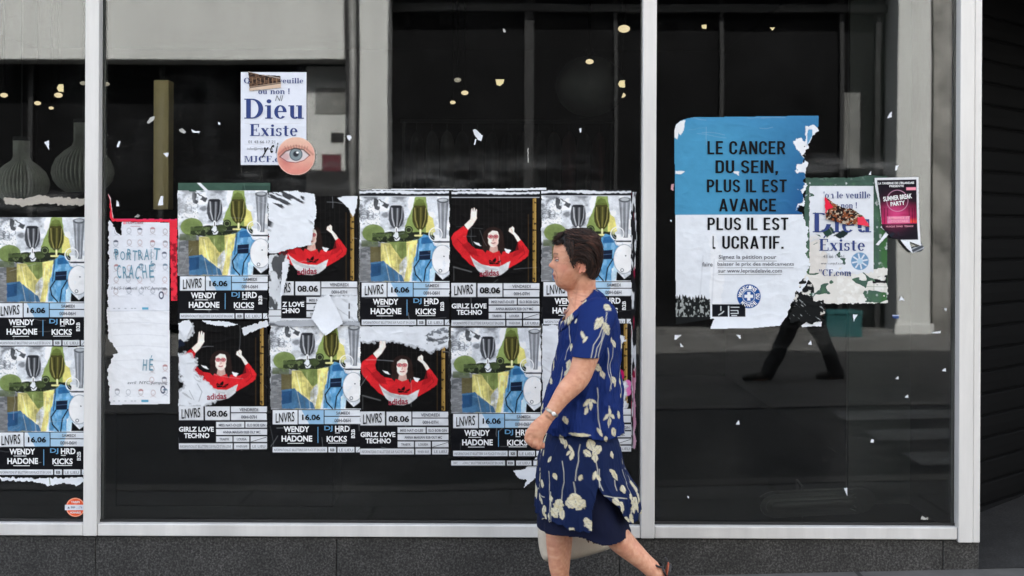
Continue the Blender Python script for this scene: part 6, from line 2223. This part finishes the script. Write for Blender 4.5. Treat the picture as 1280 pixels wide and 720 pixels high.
def skin_col(co):
    px, py = to_px(co)
    y = co[:, 1] - YW
    n = len(co)
    c = np.tile(srgb((218, 160, 130)), (n, 1))

    def put(m, col, op):
        nonlocal c
        m = (np.clip(m, 0, 1) * op)[:, None]
        c = c * (1 - m) + srgb(col) * m
    ns = fbm(px * .28 + y * 90, py * .28, 5, 4)
    put(np.clip((ns - .5) * 3, 0, 1), (190, 122, 98), .6)
    put(np.clip((.46 - ns) * 4, 0, 1), (230, 184, 158), .5)
    h = (py < 362) & (px < 745)
    put(h * np.exp(-((px - 703) / 9) ** 2 - ((py - 335) / 6) ** 2), (212, 134, 116), .55)
    put(h * np.exp(-((px - 686) / 4) ** 2 - ((py - 332) / 4) ** 2), (214, 138, 120), .6)
    put(h * (px < 700) * (np.abs(y) < .024) * np.exp(-((py - 345.2) / 2.6) ** 4) * np.clip((698 - px) / 3, 0, 1), (172, 92, 88), .85)
    put(h * (px < 700) * (np.abs(y) < .023) * np.exp(-((py - 345.0) / .6) ** 2), (104, 52, 50), .8)
    for s in (-1, 1):
        yy = y - s * .030
        put(h * (px < 712) * np.exp(-((py - 316.6 - np.abs(yy + s * -.004) * 60) / 1.0) ** 2) * (np.abs(yy) < .018), (92, 62, 52), .9)
        put(h * (px < 708) * np.exp(-(yy / .014) ** 2 - ((py - 325) / 3.4) ** 2), (182, 128, 116), .6)
        put(h * (px < 708) * np.exp(-((py - 324.6 - 60 * np.abs(yy)) / .9) ** 2) * (np.abs(yy) < .015), (52, 34, 32), .9)
        put(h * (px < 706) * np.exp(-((py - 321.6 - 40 * np.abs(yy)) / .6) ** 2) * (np.abs(yy) < .016), (150, 96, 80), .7)
    for a in ((705, 337, 700, 349), (709, 326, 713, 330), (706, 358, 720, 352)):
        put(np.exp(-(sdline(px, py, [a[:2], a[2:]]) / .7) ** 2), (196, 136, 116), .5)
    # lines of age: forehead, crow's feet, mouth corner, jowl, neck
    wl = fbm(px * .9, py * .9, 31, 3)
    for (p_, w_, o_) in (([(693.5, 309), (700, 310.5), (706, 312)], .5, .35), ([(693, 312.5), (700, 314), (705, 315)], .5, .35), ([(704, 323), (710, 320.5)], .45, .5), ([(704, 325), (711, 325.5)], .45, .5), ([(703.5, 327), (709, 330)], .45, .45),
                         ([(691.5, 336), (695, 340), (696.5, 346), (696, 351)], .7, .65), ([(694, 347), (696, 352), (700, 357)], .6, .5), ([(700, 352), (708, 358), (716, 357), (721, 348)], .9, .45), ([(697, 328), (701, 330), (706, 329)], .55, .5),
                         ([(713, 362), (722, 368), (731, 369)], .7, .5), ([(708, 366), (714, 376), (718, 386)], .8, .45), ([(722, 356), (720, 368), (717, 384)], .9, .4)):
        put((py < 392) * np.exp(-(sdline(px, py, p_) / w_) ** 2) * np.clip(wl * 2 - .3, .2, 1), (158, 98, 76), o_)
    put(h * np.exp(-((px - 708) / 9) ** 2 - ((py - 347) / 7) ** 2), (184, 112, 84), .5)  # lower cheek's shade painted into the skin colour
    put((py < 362) * np.clip((py - 352) / 8, 0, 1) * (px > 696), (176, 108, 84), .5)  # shade under the jaw, painted as darker skin
    for i, a in enumerate(((713, 366, 736, 371), (715, 373, 738, 378))):
        put((py > 360) * np.exp(-(sdline(px, py, [a[:2], a[2:]]) / .8) ** 2), (192, 130, 110), .5)
    put((px > 716) * (px < 734) * (py > 322) * (py < 345) * (np.abs(y) > .070), (214, 132, 112), .55)
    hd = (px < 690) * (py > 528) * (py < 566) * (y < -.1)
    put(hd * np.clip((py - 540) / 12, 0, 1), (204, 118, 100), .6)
    for i in range(3):
        k1, k2 = fing[i], fing[i + 1]
        put(hd * np.exp(-(sdline(px, py, [((k1[j][0] + k2[j][0]) / 2, (k1[j][1] + k2[j][1]) / 2) for j in (0, 1, 2)]) / .55) ** 2) * (y < -.24), (150, 84, 72), .6)  # finger gaps tinted darker to paint in their shade
    put((py > 655) * (fbm(px * .2, py * .12, 9, 3) > .58), (204, 140, 120), .35)
    return c


SKIN = col_mat('skin', .5, .0004, 380, .35, sss=.10, dirt=.06)
skin_object('body', body, .0042, SKIN, lady, skin_col, 4)

# ---- eyes
for s in (-1, 1):
    c = W0(697.3, 324.6, s * .0305)
    mb = MB(); mb.ball(c, .0118, 28, 22)
    V = np.concatenate(mb.v)
    rel = (V - np.array(c)) / .0118
    cols = np.tile(srgb((206, 198, 194)), (len(V), 1))
    gaze = np.array([-.93, s * .12, -.22]); gaze /= np.linalg.norm(gaze)
    dt = rel @ gaze
    cols[dt > .86] = srgb((74, 58, 46))
    cols[dt > .955] = srgb((14, 12, 12))
    lid = rel[:, 2] > .02 + .25 * np.abs(rel[:, 1])
    cols[(rel[:, 2] > -.14) & ~lid] = srgb((62, 42, 38))
    cols[lid] = srgb((190, 136, 120))
    cols[rel[:, 2] < -.52] = srgb((204, 150, 134))
    attach(mesh_obj('eye', V, mb.f, col_mat('eye', .35), None, True, cols))

# ---- hair
HAIRP = [(691.5, 303.5), (692.5, 298), (698, 291.5), (706, 286.5), (718, 284.5), (732, 285), (743, 290), (749.5, 298), (753, 310), (753, 322), (751, 334), (747, 345), (742, 349), (736, 346.5), (733, 339), (731.5, 331), (727, 326.5), (721, 326), (719.5, 333), (717, 335), (714, 329), (711.5, 320), (707.5, 311), (702, 305.5), (698, 304), (695, 306)]
HROW = [(285.2, 715, 729, .012, 0), (287, 708, 737, .030, 0), (290, 701, 743, .046, 0), (295, 696, 748, .062, 0), (302, 692.6, 751, .074, 0), (310, 691.0, 752.2, .0795, 0), (320, 690.5, 752, .0835, 0), (330, 692, 750.5, .083, 0), (340, 700, 747.5, .076, 0), (350, 716, 744, .058, 0)]
V, F, U, PY, X, TH = loft(HROW, 90, 150, 2.15)
px, py = to_px(V)
ok = sdpoly(px + (vnoise(px * .8, py * .3, 3) - .5) * 2, py + (vnoise(px * .9, py * .4, 4) - .5) * 2.4, HAIRP) < -.3
F = F[ok[F].all(1)]
V[:, 1] += (fbm(px * .25, py * .1, 6, 3) - .5) * .012 * np.sign(V[:, 1] - YW)
V = (V - np.array(W0(722, 318))) * .965 + np.array(W0(722, 318))
hv, hf, hc = [V], F.tolist(), [np.tile((.006, .0035, .003), (len(V), 1))]
hn = len(V)
HR = np.array(HROW)


def hair_y(px, py):
    fr, bk, hw = (float(catmull(np.array([py]), HR[:, 0], HR[:, k])[0]) for k in (1, 2, 3))
    c_, r_ = (fr + bk) / 2, (bk - fr) / 2
    t = min(1.0, abs(px - c_) / max(r_, 1e-3))
    return hw * (1 - t ** 2.15) ** (1 / 2.15)


rnd = random.Random(12)
poly = np.array(HAIRP)
count = 0
rts = []
while len(rts) < 2200:
    a, b = rnd.uniform(688, 754), rnd.uniform(285, 349)
    rts.append((a, b))
inn = sdpoly(np.array([r[0] for r in rts]), np.array([r[1] for r in rts]), HAIRP) < -.6
for (a, b), k in zip(rts, inn):
    if not k: continue
    for side in (-1, 1):
        x, y = a + rnd.uniform(-1, 1), b + rnd.uniform(-1, 1)
        pts, rr = [], []
        lift = rnd.uniform(-.001, .0075) + (.004 if rnd.random() < .08 else 0)
        n = rnd.randint(6, 10)
        thick = rnd.uniform(.0011, .0022)
        jit = rnd.uniform(-.35, .35)
        for i in range(n):
            ang = math.atan2(y - 330, x - 722)          # tangent around the ear, front -> crown -> nape
            tx, ty = -math.sin(ang), math.cos(ang)
            if x < 704: tx, ty = -.75, .5
            elif x < 716 and y > 300: tx, ty = .15, .95
            elif y < 300: tx, ty = (.9, .25)
            c_, s_ = math.cos(jit), math.sin(jit)
            tx, ty = tx * c_ - ty * s_, tx * s_ + ty * c_
            yy = hair_y(x, y) if 285.3 < y < 350 else 0
            q = W0(x, y, side * (yy + lift))
            pts.append(q)
            rr.append(thick * (1 - .75 * i / (n - 1)))
            nx, ny = x + tx * 2.6, y + ty * 2.6
            if sdpoly(np.array([nx]), np.array([ny]), HAIRP)[0] > (2.4 if jit > .2 else 1.2): break
            x, y = nx, ny
        if len(pts) < 3: continue
        mb = MB(); mb.tube(pts, rr, 5, caps=False)
        v = np.concatenate(mb.v)
        t = rnd.random()
        colr = np.array((.005, .003, .0025)) * (1 - t ** 2) + np.array((.075, .030, .018)) * t ** 2
        if 722 < a < 740 and 291 < b < 304 and rnd.random() < .5: colr = np.array((.10, .042, .028))  # lighter crown strands: the sheen painted into the hair colour
        hv.append(v); hc.append(np.tile(colr, (len(v), 1)))
        hf += [[i + hn for i in f] for f in mb.f]
        hn += len(v)
HAIRM = col_mat('hair', .45, spec=.3, dirt=.2)
attach(mesh_obj('hair', np.concatenate(hv), hf, HAIRM, None, True, np.concatenate(hc)))

# ---- printed cloth: cream leaves and twigs on blue
LEAVES = [  # x, y, length, half width, angle
    (743.5, 399, 15, 5.2, 2.2), (753, 406, 15, 4.6, 1.15), (755, 381, 10, 3.8, .6), (724.6, 413, 9, 2.2, 1.2), (727, 418, 8, 2.0, 2.2), (708.6, 430, 8, 2.6, 1.7), (705.5, 452, 13, 5.0, 1.9), (711, 459, 9, 3.4, 1.0), (701, 461, 9, 3.0, 2.4),
    (768, 426, 10, 3.0, 1.0), (763, 421, 7, 2.0, 1.9), (766, 470, 11, 3.2, .9), (770, 476, 8, 2.6, .2), (730, 495, 11, 2.4, 2.4), (735, 499, 10, 2.2, 1.6), (739, 494, 8, 2.0, .6), (729, 505, 8, 2.6, 1.9), (705, 516, 9, 3.6, 1.2), (758, 508, 10, 2.4, 1.5), (753, 513, 8, 2.0, 2.3),
    (763, 513, 8, 2.0, .7), (758, 519, 9, 3.2, 1.5), (773, 512, 9, 3.0, 1.4), (746.5, 531, 11, 2.6, 1.0), (766, 532, 10, 3.0, 1.3), (721, 533, 24, 2.4, .05), (744, 454, 11, 4.0, .5), (750, 462, 9, 3.0, 1.3), (688, 497, 8, 2.4, 2.2), (697, 478, 8, 2.4, 2.0), (716, 398, 6, 1.6, 2.2),
    (698, 541, 12, 4.0, 1.0), (704, 546, 9, 3.0, 1.6), (711, 551, 9, 2.0, 1.0), (712, 559, 10, 2.8, 1.9), (708, 556, 7, 1.8, 2.4), (735, 547, 13, 5.4, 1.2), (742, 553, 13, 5.2, 2.4), (731, 556, 10, 4.2, .6), (740, 562, 9, 4.0, 1.5), (768, 584, 12, 3.2, 1.2), (764, 579, 7, 2.0, .5), (765, 560, 8, 2.6, 1.3),
    (739, 582, 10, 2.6, 1.9), (744, 585, 8, 2.2, 1.0), (777, 601, 9, 3.2, 1.3), (685, 612, 7, 2.6, 1.2), (695, 620, 16, 7.0, 1.9), (690, 628, 12, 5.0, .9), (700, 629, 11, 4.0, 1.5), (716, 612, 17, 8.2, 1.2), (722, 617, 14, 6.0, 2.3), (710, 616, 11, 4.6, .7), (731, 639, 13, 5.6, 1.1), (736, 644, 9, 3.6, 1.9), (712, 647, 8, 2.8, .6),
    (673, 627, 10, 3.0, 1.8), (675, 634, 8, 2.4, 1.0), (766, 614, 13, 4.0, .6), (774, 619, 9, 3.0, .9), (787, 635, 8, 2.6, 1.7), (790, 640, 8, 2.2, .9), (781, 640, 7, 2.0, 2.2), (680, 566, 8, 2.4, 2.2), (690, 585, 8, 2.6, 1.1), (722, 585, 7, 2.2, 1.9), (755, 540, 8, 2.8, 1.2)]
TWIGS = [[(754, 386), (749, 410), (741, 428), (735, 446)], [(752, 408), (743, 436), (741, 446)], [(748, 404), (737, 424), (732, 446)], [(703, 402), (706, 425), (699, 445)], [(766, 428), (760, 450), (764, 470), (760, 482)], [(756, 430), (756, 455), (762, 480)],
         [(743, 478), (744, 500), (747, 530)], [(730, 492), (727, 508)], [(758, 500), (758, 526)], [(722, 546), (720, 565), (716, 588)], [(680, 580), (682, 605), (686, 640)], [(684, 604), (681, 640)], [(741, 566), (743, 584), (749, 600)], [(745, 575), (745, 596)], [(750, 606), (765, 609), (781, 612)],
         [(700, 566), (703, 590), (699, 612)], [(716, 606), (714, 590)], [(768, 590), (770, 602)], [(695, 455), (690, 480), (684, 506)], [(712, 448), (703, 478)]]


def cloth_print(U, V, ground_, dens=None, far=None):
    n = len(U)
    cv = Cv(U, V)
    cv.fill(ground_)
    cv.mul(.93 + .14 * fbm(U * .5, V * .5, 77, 3))
    L, Tw = list(LEAVES), list(TWIGS)
    rnd = random.Random(3)
    # the same print goes on round the back
    for off in (105, 205, -108, 310, -210):
        for (x, y, l, w, a) in LEAVES:
            L.append((x + off + rnd.uniform(-6, 6), y + rnd.uniform(-5, 5), l, w, a + rnd.uniform(-.5, .5)))
        for t in TWIGS:
            Tw.append([(x + off, y) for x, y in t])
    for t in Tw:
        xs = [p[0] for p in t]
        if max(xs) < U.min() or min(xs) > U.max(): continue
        tt = [p for a_, b_ in zip(t[:-1], t[1:]) for p in (a_, ((a_[0] + b_[0]) / 2 + 1.8 * math.sin(a_[1]), (a_[1] + b_[1]) / 2))] + [t[-1]]
        cv.line(tt, .95, (206, 204, 190), .9, .9)
    for (x, y, l, w, a) in L:
        if x < U.min() - 20 or x > U.max() + 20 or y < V.min() - 20 or y > V.max() + 20: continue
        c_, s_ = math.cos(a), math.sin(a)
        l, w = l * 1.16, w * .78
        p, q = ((U - x) * c_ + (V - y) * s_) / (l / 2), -(U - x) * s_ + (V - y) * c_
        wob = 1 + .6 * (vnoise(U * .45, V * .45, 8) - .5)
        pc = np.clip(p, -1, 1)
        prof = w * 1.18 * (1 + pc) ** .75 * (1 - pc) ** .95 * wob
        d = np.abs(q) - prof
        m = np.clip(.5 - d / .8, 0, 1) * (np.abs(p) < 1)
        cv.put(m, (211, 205, 180))
        cv.put(np.clip(1 - np.abs(np.abs(q) - prof * .0) / .45, 0, 1) * (np.abs(p) < .85) * (w > 2.2), (70, 80, 118), .8)
        for vs in (-.35, .1, .45):
            cv.put(np.clip(1 - np.abs(p - vs - np.abs(q) / l * 1.2) * l / .7, 0, 1) * m * (w > 3.4), (96, 102, 126), .55)
        cv.put(m * (fbm(U * .3, V * .3, 12, 2) > .6), (188, 176, 136), .5)
    return np.clip(cv.c, 0, 1)


CLOTH = col_mat('printed_cloth', .78, .0004, 900, .2, dirt=.12)
NAVYC = mat('navy_slip_cloth', tuple(srgb((13, 20, 48))), .75, 0, .15, 20, .0004, 700, spec=.2)
TUN = [(359, 715.5, 742.5, .062, 0), (363, 713.5, 745.5, .068, 0), (369, 711.5, 753, .090, 0), (378, 708.5, 762, .136, 0), (388, 705.5, 768.5, .172, 0), (400, 702.5, 771.5, .188, 0), (415, 700, 773.5, .195, 0), (440, 696, 774.6, .195, 0),
       (465, 690, 775, .2, 0), (490, 682.5, 776, .206, 0), (515, 678, 777, .212, 0), (541, 680, 779, .220, 0)]


def fold_t(py, th):
    k = np.clip((py - 385) / 150, 0, 1)
    f = np.sin(th * 7 + 1.2 * np.sin(py * .03) + 1) * .9 + np.sin(th * 13 + py * .02) * .6
    w = (fbm(th * 3.2, py * .035, 91, 3) - .5) * 5.5
    d = np.sin((py + th * 26) * .16 + 2 * np.sin(th * 2)) * .55 * np.clip(1 - np.abs(py - 450) / 90, 0, 1)
    rg_ = (1 - np.abs(fbm(th * 5 + py * .012, py * .022 - th, 97, 3) - .5) * 5)
    return 2.2 * np.clip(rg_, 0, 1) ** 2 * (.5 + .5 * k) + f * k * 2.0 + w * 1.5 * (.4 + .6 * k) + d * 2.0


V, F, U, PY, X, TH = loft(TUN, 170, 420, 2.35, fold_t)
hem = 537.5 + 2.2 * np.sin(TH * 5 + 1) + np.where((X > 735), 2.0, 0) - 3.0 * np.clip((705 - X) / 25, 0, 1)
neck = 361 + np.clip(741 - X, 0, 60) * 1.02
F = F[((PY < hem) & (PY > neck))[F].all(1)]
VT, UT, PYT, THT = V, U, PY, TH
tv, tf, tu, tpy = [V], F.tolist(), [U], [PY]
n0 = len(V)
# sleeves (the near one with its cuff in the photo, the far one alike)
for s in (-1, 1):
    Q = (lambda a, b, d: W(a, b, d)) if s < 0 else (lambda a, b, d: W0(a, b, -d))
    ctr, t_ = spath([Q(750, 381, -.105), Q(747.5, 394, -.145), Q(740, 420, -.195), Q(732, 446, -.228)], 60)
    ra = catmull(t_, [0, .2, .5, 1], [.052, .080, .070, .0615])
    ns = 130
    v, uu, vv = [], [], []
    for i, p in enumerate(ctr):
        t = (ctr[min(i + 1, 59)] - ctr[max(i - 1, 0)]).normalized()
        t = t.lerp(Vector((-.05, 0, -1)), float(t_[i])).normalized()      # the cuff hangs level
        a = Vector((0, 1, 0)) - t * t.y; a.normalize()
        b = t.cross(a)
        for k in range(ns):
            w = 2 * math.pi * k / ns
            r = ra[i] * (1 + .035 * math.sin(3 * w + t_[i] * 5) * t_[i] + .05 * (float(vnoise(np.array([w * 2.2]), np.array([t_[i] * 5.]), 14)[0]) - .5))
            v.append(p + a * math.cos(w) * r * .92 + b * math.sin(w) * r)
    v = np.array([list(p) for p in v])
    f = []
    for i in range(59):
        for k in range(ns):
            q, r = i * ns + k, i * ns + (k + 1) % ns
            f.append([q + n0, r + n0, r + ns + n0, q + ns + n0])
    px, py = to_px(v)
    far_ = ((v[:, 1] - np.repeat([c.y for c in ctr], ns)) * s < 0)
    tv.append(v); tf += f; tu.append(px + (0 if s < 0 else 105) + np.where(far_, 60, 0)); tpy.append(py)
    n0 += len(v)
U, PY = np.concatenate(tu), np.concatenate(tpy)
o = attach(mesh_obj('tunic', np.concatenate(tv), tf, CLOTH, None, True, cloth_print(U, PY, (14, 39, 100))))
so = o.modifiers.new('Solidify', 'SOLIDIFY'); so.thickness = .0022; so.offset = -1
# collar: a folded band following the V neckline
cv_, cf_, cu_, cp_ = [], [], [], []
for j in range(420):
    col = np.arange(170) * 420 + j
    i0 = int(np.argmax(PYT[col] > neck[col]))
    out = np.array([math.cos(THT[j]), math.sin(THT[j]), 0.0])
    w = 8.5 + 4.5 * max(0.0, -math.cos(THT[j]))
    rows_ = [(0, .001), (.12, .008), (.4, .0085), (.75, .007), (1, .0045)]
    for t, o_ in rows_:
        i = i0 + t * w / (PYT[420] - PYT[0])
        a = min(int(i), 168)
        k = i - a
        p = VT[a * 420 + j] * (1 - k) + VT[(a + 1) * 420 + j] * k + out * o_
        cv_.append(p); cu_.append(UT[a * 420 + j] + 140); cp_.append(PYT[a * 420 + j] + 160)
for j in range(420):
    for r in range(4):
        a, b = j * 5 + r, ((j + 1) % 420) * 5 + r
        cf_.append([a, a + 1, b + 1, b])
o = attach(mesh_obj('collar', np.array(cv_), cf_, CLOTH, None, True, cloth_print(np.array(cu_), np.array(cp_), (14, 39, 100))))
so = o.modifiers.new('Solidify', 'SOLIDIFY'); so.thickness = .003; so.offset = -1
# necklace of small beads
mb = MB()
for k in range(64):
    w = 2 * math.pi * k / 64
    t = (1 - math.cos(w)) / 2                       # 0 at the nape, 1 at the breastbone
    c = W0(747 - 41.5 * t, 366 + 25 * t ** 1.3, .074 * math.sin(w))
    mb.ball(c, .0042 if k % 3 else .0058, 8, 6)
attach(mb.obj('necklace', mat('brown_beads', tuple(srgb((150, 110, 100))), .35, 0, .3, 60), None, True))
# wristwatch
ax = (WR - W(705, 492.5, -.25)).normalized()
cw = WR - ax * .022
a = Vector((0, -1, 0)) - ax * (-ax.y); a.normalize(); b = ax.cross(a)
mb = MB()
n = 28
v = []
for i, o_ in enumerate((-.006, -.004, .004, .006)):
    for k in range(n):
        w = 2 * math.pi * k / n
        r = .0295 + (.001 if i in (1, 2) else -.0008)
        v.append(cw + ax * o_ + a * math.cos(w) * r * .92 + b * math.sin(w) * r)
f = [[i * n + k, i * n + (k + 1) % n, (i + 1) * n + (k + 1) % n, (i + 1) * n + k] for i in range(3) for k in range(n)]
mb.add(np.array([list(p) for p in v]), f)
wb = attach(mb.obj('wristwatch', mat('watch_band', (.45, .40, .33), .35, .6), None, True))
mb = MB()
wc = cw + a * .027 + b * (-.008)
mb.ball(wc, (.0085, .004, .0085), 18, 10)
o = mb.obj('dial', mat('watch_dial', (.8, .8, .78), .15), None, True)
attach(o, wb); o.matrix_parent_inverse = Matrix.Identity(4); wb_m = Matrix.Translation(base) @ wb.matrix_parent_inverse; o.matrix_parent_inverse = wb_m.inverted()

# skirt with its slit, and the navy slip under it
SK = [(528, 692, 766, .186, 0), (545, 684.5, 770.5, .198, 0), (562, 677, 775.5, .211, 0), (580, 672.5, 778, .217, 0), (598, 671, 786, .222, 0), (612, 671, 794, .226, 0), (630, 671, 796.5, .23, 0), (655, 671, 796, .234, 0)]


def fold_s(py, th):
    k = np.clip((py - 530) / 110, 0, 1)
    f = np.sin(th * 9 + .5 + .6 * np.sin(py * .04)) * 1.2 + np.sin(th * 17 + 2) * .7
    rg_ = (1 - np.abs(fbm(th * 6, py * .012, 99, 3) - .5) * 5)
    return 2.4 * np.clip(rg_, 0, 1) ** 2 * k + (f * (.25 + .9 * k) + (fbm(th * 4, py * .02, 93, 3) - .5) * 6 * k) * 1.35


V, F, U, PY, X, TH = loft(SK, 170, 460, 2.6, fold_s)
near = np.sin(TH) < .35
hemf = catmull(X, [670, 676, 695, 712, 735, 745, 760, 800], [637, 638, 641, 648, 650.5, 650, 648, 642]) + 1.0 * np.sin(U * .5)
hemb = 641 + 2.4 * vnoise(U * .6, PY * 0, 5) - 2.5 * np.clip((X - 790) / 8, 0, 1)
SLIT = [(743.5, 596), (747, 604), (768, 622), (783, 646), (776, 668), (735, 668), (737, 625)]
inside = (sdpoly(X, PY, SLIT) < 0) & near
bad = inside | (PY > np.where(X > 764, hemb, hemf))
F = F[(~bad)[F].all(1)]
o = attach(mesh_obj('skirt', V, F, CLOTH, None, True, cloth_print(U, PY, (10, 29, 70))))
so = o.modifiers.new('Solidify', 'SOLIDIFY'); so.thickness = .002; so.offset = -1
SL = [(560, 690, 766, .175, 0), (590, 679, 771, .192, 0), (610, 675.5, 773, .198, 0), (630, 673, 778, .198, 0), (648, 672, 783.5, .195, 0), (664, 671.5, 788.5, .19, 0), (676, 671.5, 793, .188, 0)]


def fold_l(py, th):
    k = np.clip((py - 570) / 90, 0, 1)
    return np.sin(th * 6 + 1.4) * 1.0 * k + (fbm(th * 3, py * .03, 95, 3) - .5) * 4 * k


V, F, U, PY, X, TH = loft(SL, 110, 300, 2.9, fold_l)
hem = catmull(X, [668, 685, 717, 735, 753, 770, 785, 800], [656.5, 657, 658.5, 664.5, 669.5, 667, 661, 655])
F = F[(PY < hem)[F].all(1)]
o = attach(mesh_obj('slip', V, F, NAVYC, None, True))
so = o.modifiers.new('Solidify', 'SOLIDIFY'); so.thickness = .002; so.offset = -1

# sandals
BLK = mat('black_sandal_leather', (.012, .012, .014), .45, 0, .2, 40)
SOLE = mat('tan_insole', tuple(srgb((196, 104, 74))), .6, 0, .15, 30)


def sole_mesh(path, widths, th, up):
    """a foot-shaped slab along a path; up = side the foot is on"""
    mb = MB()
    v = []
    n = len(path)
    for p, w in zip(path, widths):
        for yy, o_ in ((-w, 0), (w, 0), (w, -th), (-w, -th)):
            v.append(p + Vector((0, yy, 0)) + up * o_)
    f = []
    for i in range(n - 1):
        for k in range(4):
            f.append([4 * i + k, 4 * i + (k + 1) % 4, 4 * i + 4 + (k + 1) % 4, 4 * i + 4 + k])
    f += [[0, 3, 2, 1], [4 * n - 4 + k for k in range(4)]]
    mb.add(np.array([list(p) for p in v]), f)
    return mb


zs = GZW + .018
pF = [Vector((x, YW + .082, zs)) for x in np.linspace(heelF.x + .035, aF.x - .195, 12)]
wF = [.016, .028, .032, .031, .03, .031, .035, .041, .044, .043, .034, .016]
o1 = attach(sole_mesh(pF, wF, .017, Vector((0, 0, 1))).obj('sandal', BLK, None))
mb = MB()
for x, h in ((aF.x - .10, .052), (aF.x - .065, .062)):
    mb.tube([Vector((x, YW + .082 + .043 * math.cos(t), zs + h * math.sin(t))) for t in np.linspace(0, math.pi, 14)], .0045, 8)
mb.tube([aF + Vector((.042 * math.cos(t) - .0, .04 * math.sin(t), -.0 + .0)) for t in np.linspace(0, 2 * math.pi, 24)], .005, 8)
o = mb.obj('strap', BLK, None, True); attach(o, o1); o.matrix_parent_inverse = (Matrix.Translation(base) @ o1.matrix_parent_inverse).inverted()
# raised sandal: the sole hangs off the heel
pN, t_ = spath([W0(833, 697, -.09), W0(829.5, 712, -.09), W0(823, 732, -.092), Vector((W0(813, 750, -.09).x, YW - .092, zs + .004)), Vector((W0(800, 754, -.09).x, YW - .092, zs - .002)), Vector((W0(783, 757, -.09).x, YW - .092, zs - .002))], 14)
wN = [.014, .027, .031, .031, .03, .03, .033, .038, .042, .044, .043, .040, .03, .015]
o2 = attach(sole_mesh(pN, wN, .012, Vector((-.9, 0, .42))).obj('sandal', BLK, None))
mb = sole_mesh([p + Vector((-.003, 0, .002)) for p in pN], [w * .93 for w in wN], .003, Vector((-.9, 0, .42)))
o = mb.obj('insole', SOLE, None); attach(o, o2); o.matrix_parent_inverse = (Matrix.Translation(base) @ o2.matrix_parent_inverse).inverted()
mb = MB()
h1, h2 = W0(826, 692, -.09), W0(824, 708, -.09)
mb.tube([W0(820 + 5.5 * math.cos(t), 699 + 5 * math.cos(t) * .3, -.09 + .034 * math.sin(t)) for t in np.linspace(0, 2 * math.pi, 26)], .0045, 8)
for sg in (-1, 1):
    mb.tube([W0(823, 699, -.09 + sg * .030), W0(829, 712, -.09 + sg * .031)], .0045, 8)
mb.tube([W0(806 + 4 * math.sin(t), 744 - 8 * math.sin(t), -.092 + .043 * math.cos(t)) for t in np.linspace(0, math.pi, 14)], .005, 8)
mb.tube([W0(829, 692, -.068), W0(836, 702, -.066), W0(838, 707, -.070)], [.006, .004, .005], 8)
o = mb.obj('strap', BLK, None, True); attach(o, o2); o.matrix_parent_inverse = (Matrix.Translation(base) @ o2.matrix_parent_inverse).inverted()

# ---- handbag in the far hand
bb = W0(714, 702, .25)
bag = empty('handbag', bb, 'cream handbag with a brown striped end hanging behind the walking woman\'s legs', 'handbag')
CREAM = mat('cream_leather', tuple(srgb((206, 196, 180))), .5, 0, .1, 12, .0004, 300)
BP = [(674, 640), (671.5, 660), (673.5, 686), (679, 701.5), (690, 702.5), (716, 700), (742, 693), (764, 686), (769, 678), (762, 655), (752, 640), (712, 632)]
Bc = np.array([(716, 668)])


def bag_piece(pts, dep, name, m, par, dy=.25, bulge=.5):
    pts = np.array(pts, float)
    # round the outline
    for _ in range(3):
        q = np.roll(pts, -1, 0)
        pts = np.stack([pts * .75 + q * .25, pts * .25 + q * .75], 1).reshape(-1, 2)
    c = pts.mean(0)
    v, rings = [], []
    for s, d in ((.0, -1.0), (.55, -.96), (.85, -.82), (.97, -.5), (1, -.0), (.97, .5), (.85, .82), (.55, .96), (.0, 1.0)):
        rings.append([W(*(c + (p - c) * max(s, .001)), dy + dep * d) for p in pts])
    n = len(pts)
    v = np.array([list(p) for r in rings for p in r])
    f = [[i * n + k, i * n + (k + 1) % n, (i + 1) * n + (k + 1) % n, (i + 1) * n + k] for i in range(8) for k in range(n)]
    return part(_mbw(v, f), name, m, par, True)


def _mbw(v, f):
    m = MB(); m.add(v, f); return m


o = bag_piece(BP, .055, 'bag_body', CREAM, bag)
STR = mat('brown_stripe_leather', tuple(srgb((96, 74, 58))), .5, 0, .2, 30)
for a in (735, 742, 751):
    mb = MB()
    mb.tube([W(a - 1, 645, .25 - .052), W(a - .6, 668, .25 - .0565), W(a + 1, 681 - (a - 735) * .25, .25 - .050)], [.006 if a != 742 else .010] * 3, 8, flat=.35)
    part(mb, 'stripe', STR, bag, True)
mb = MB(); mb.tube([W(680 + 76 * t, 700 - 21 * t, .25 - .012) for t in np.linspace(0, 1, 10)], .004, 8); part(mb, 'piping', STR, bag, True)
mb = MB()
mb.tube([W0(694, 640, .235), W0(698, 615, .238), W0(709, 602.5, .238), W0(724, 602.5, .238), W0(735, 615, .238), W0(740, 640, .235)], .006, 10)
part(mb, 'handle', STR, bag, True)
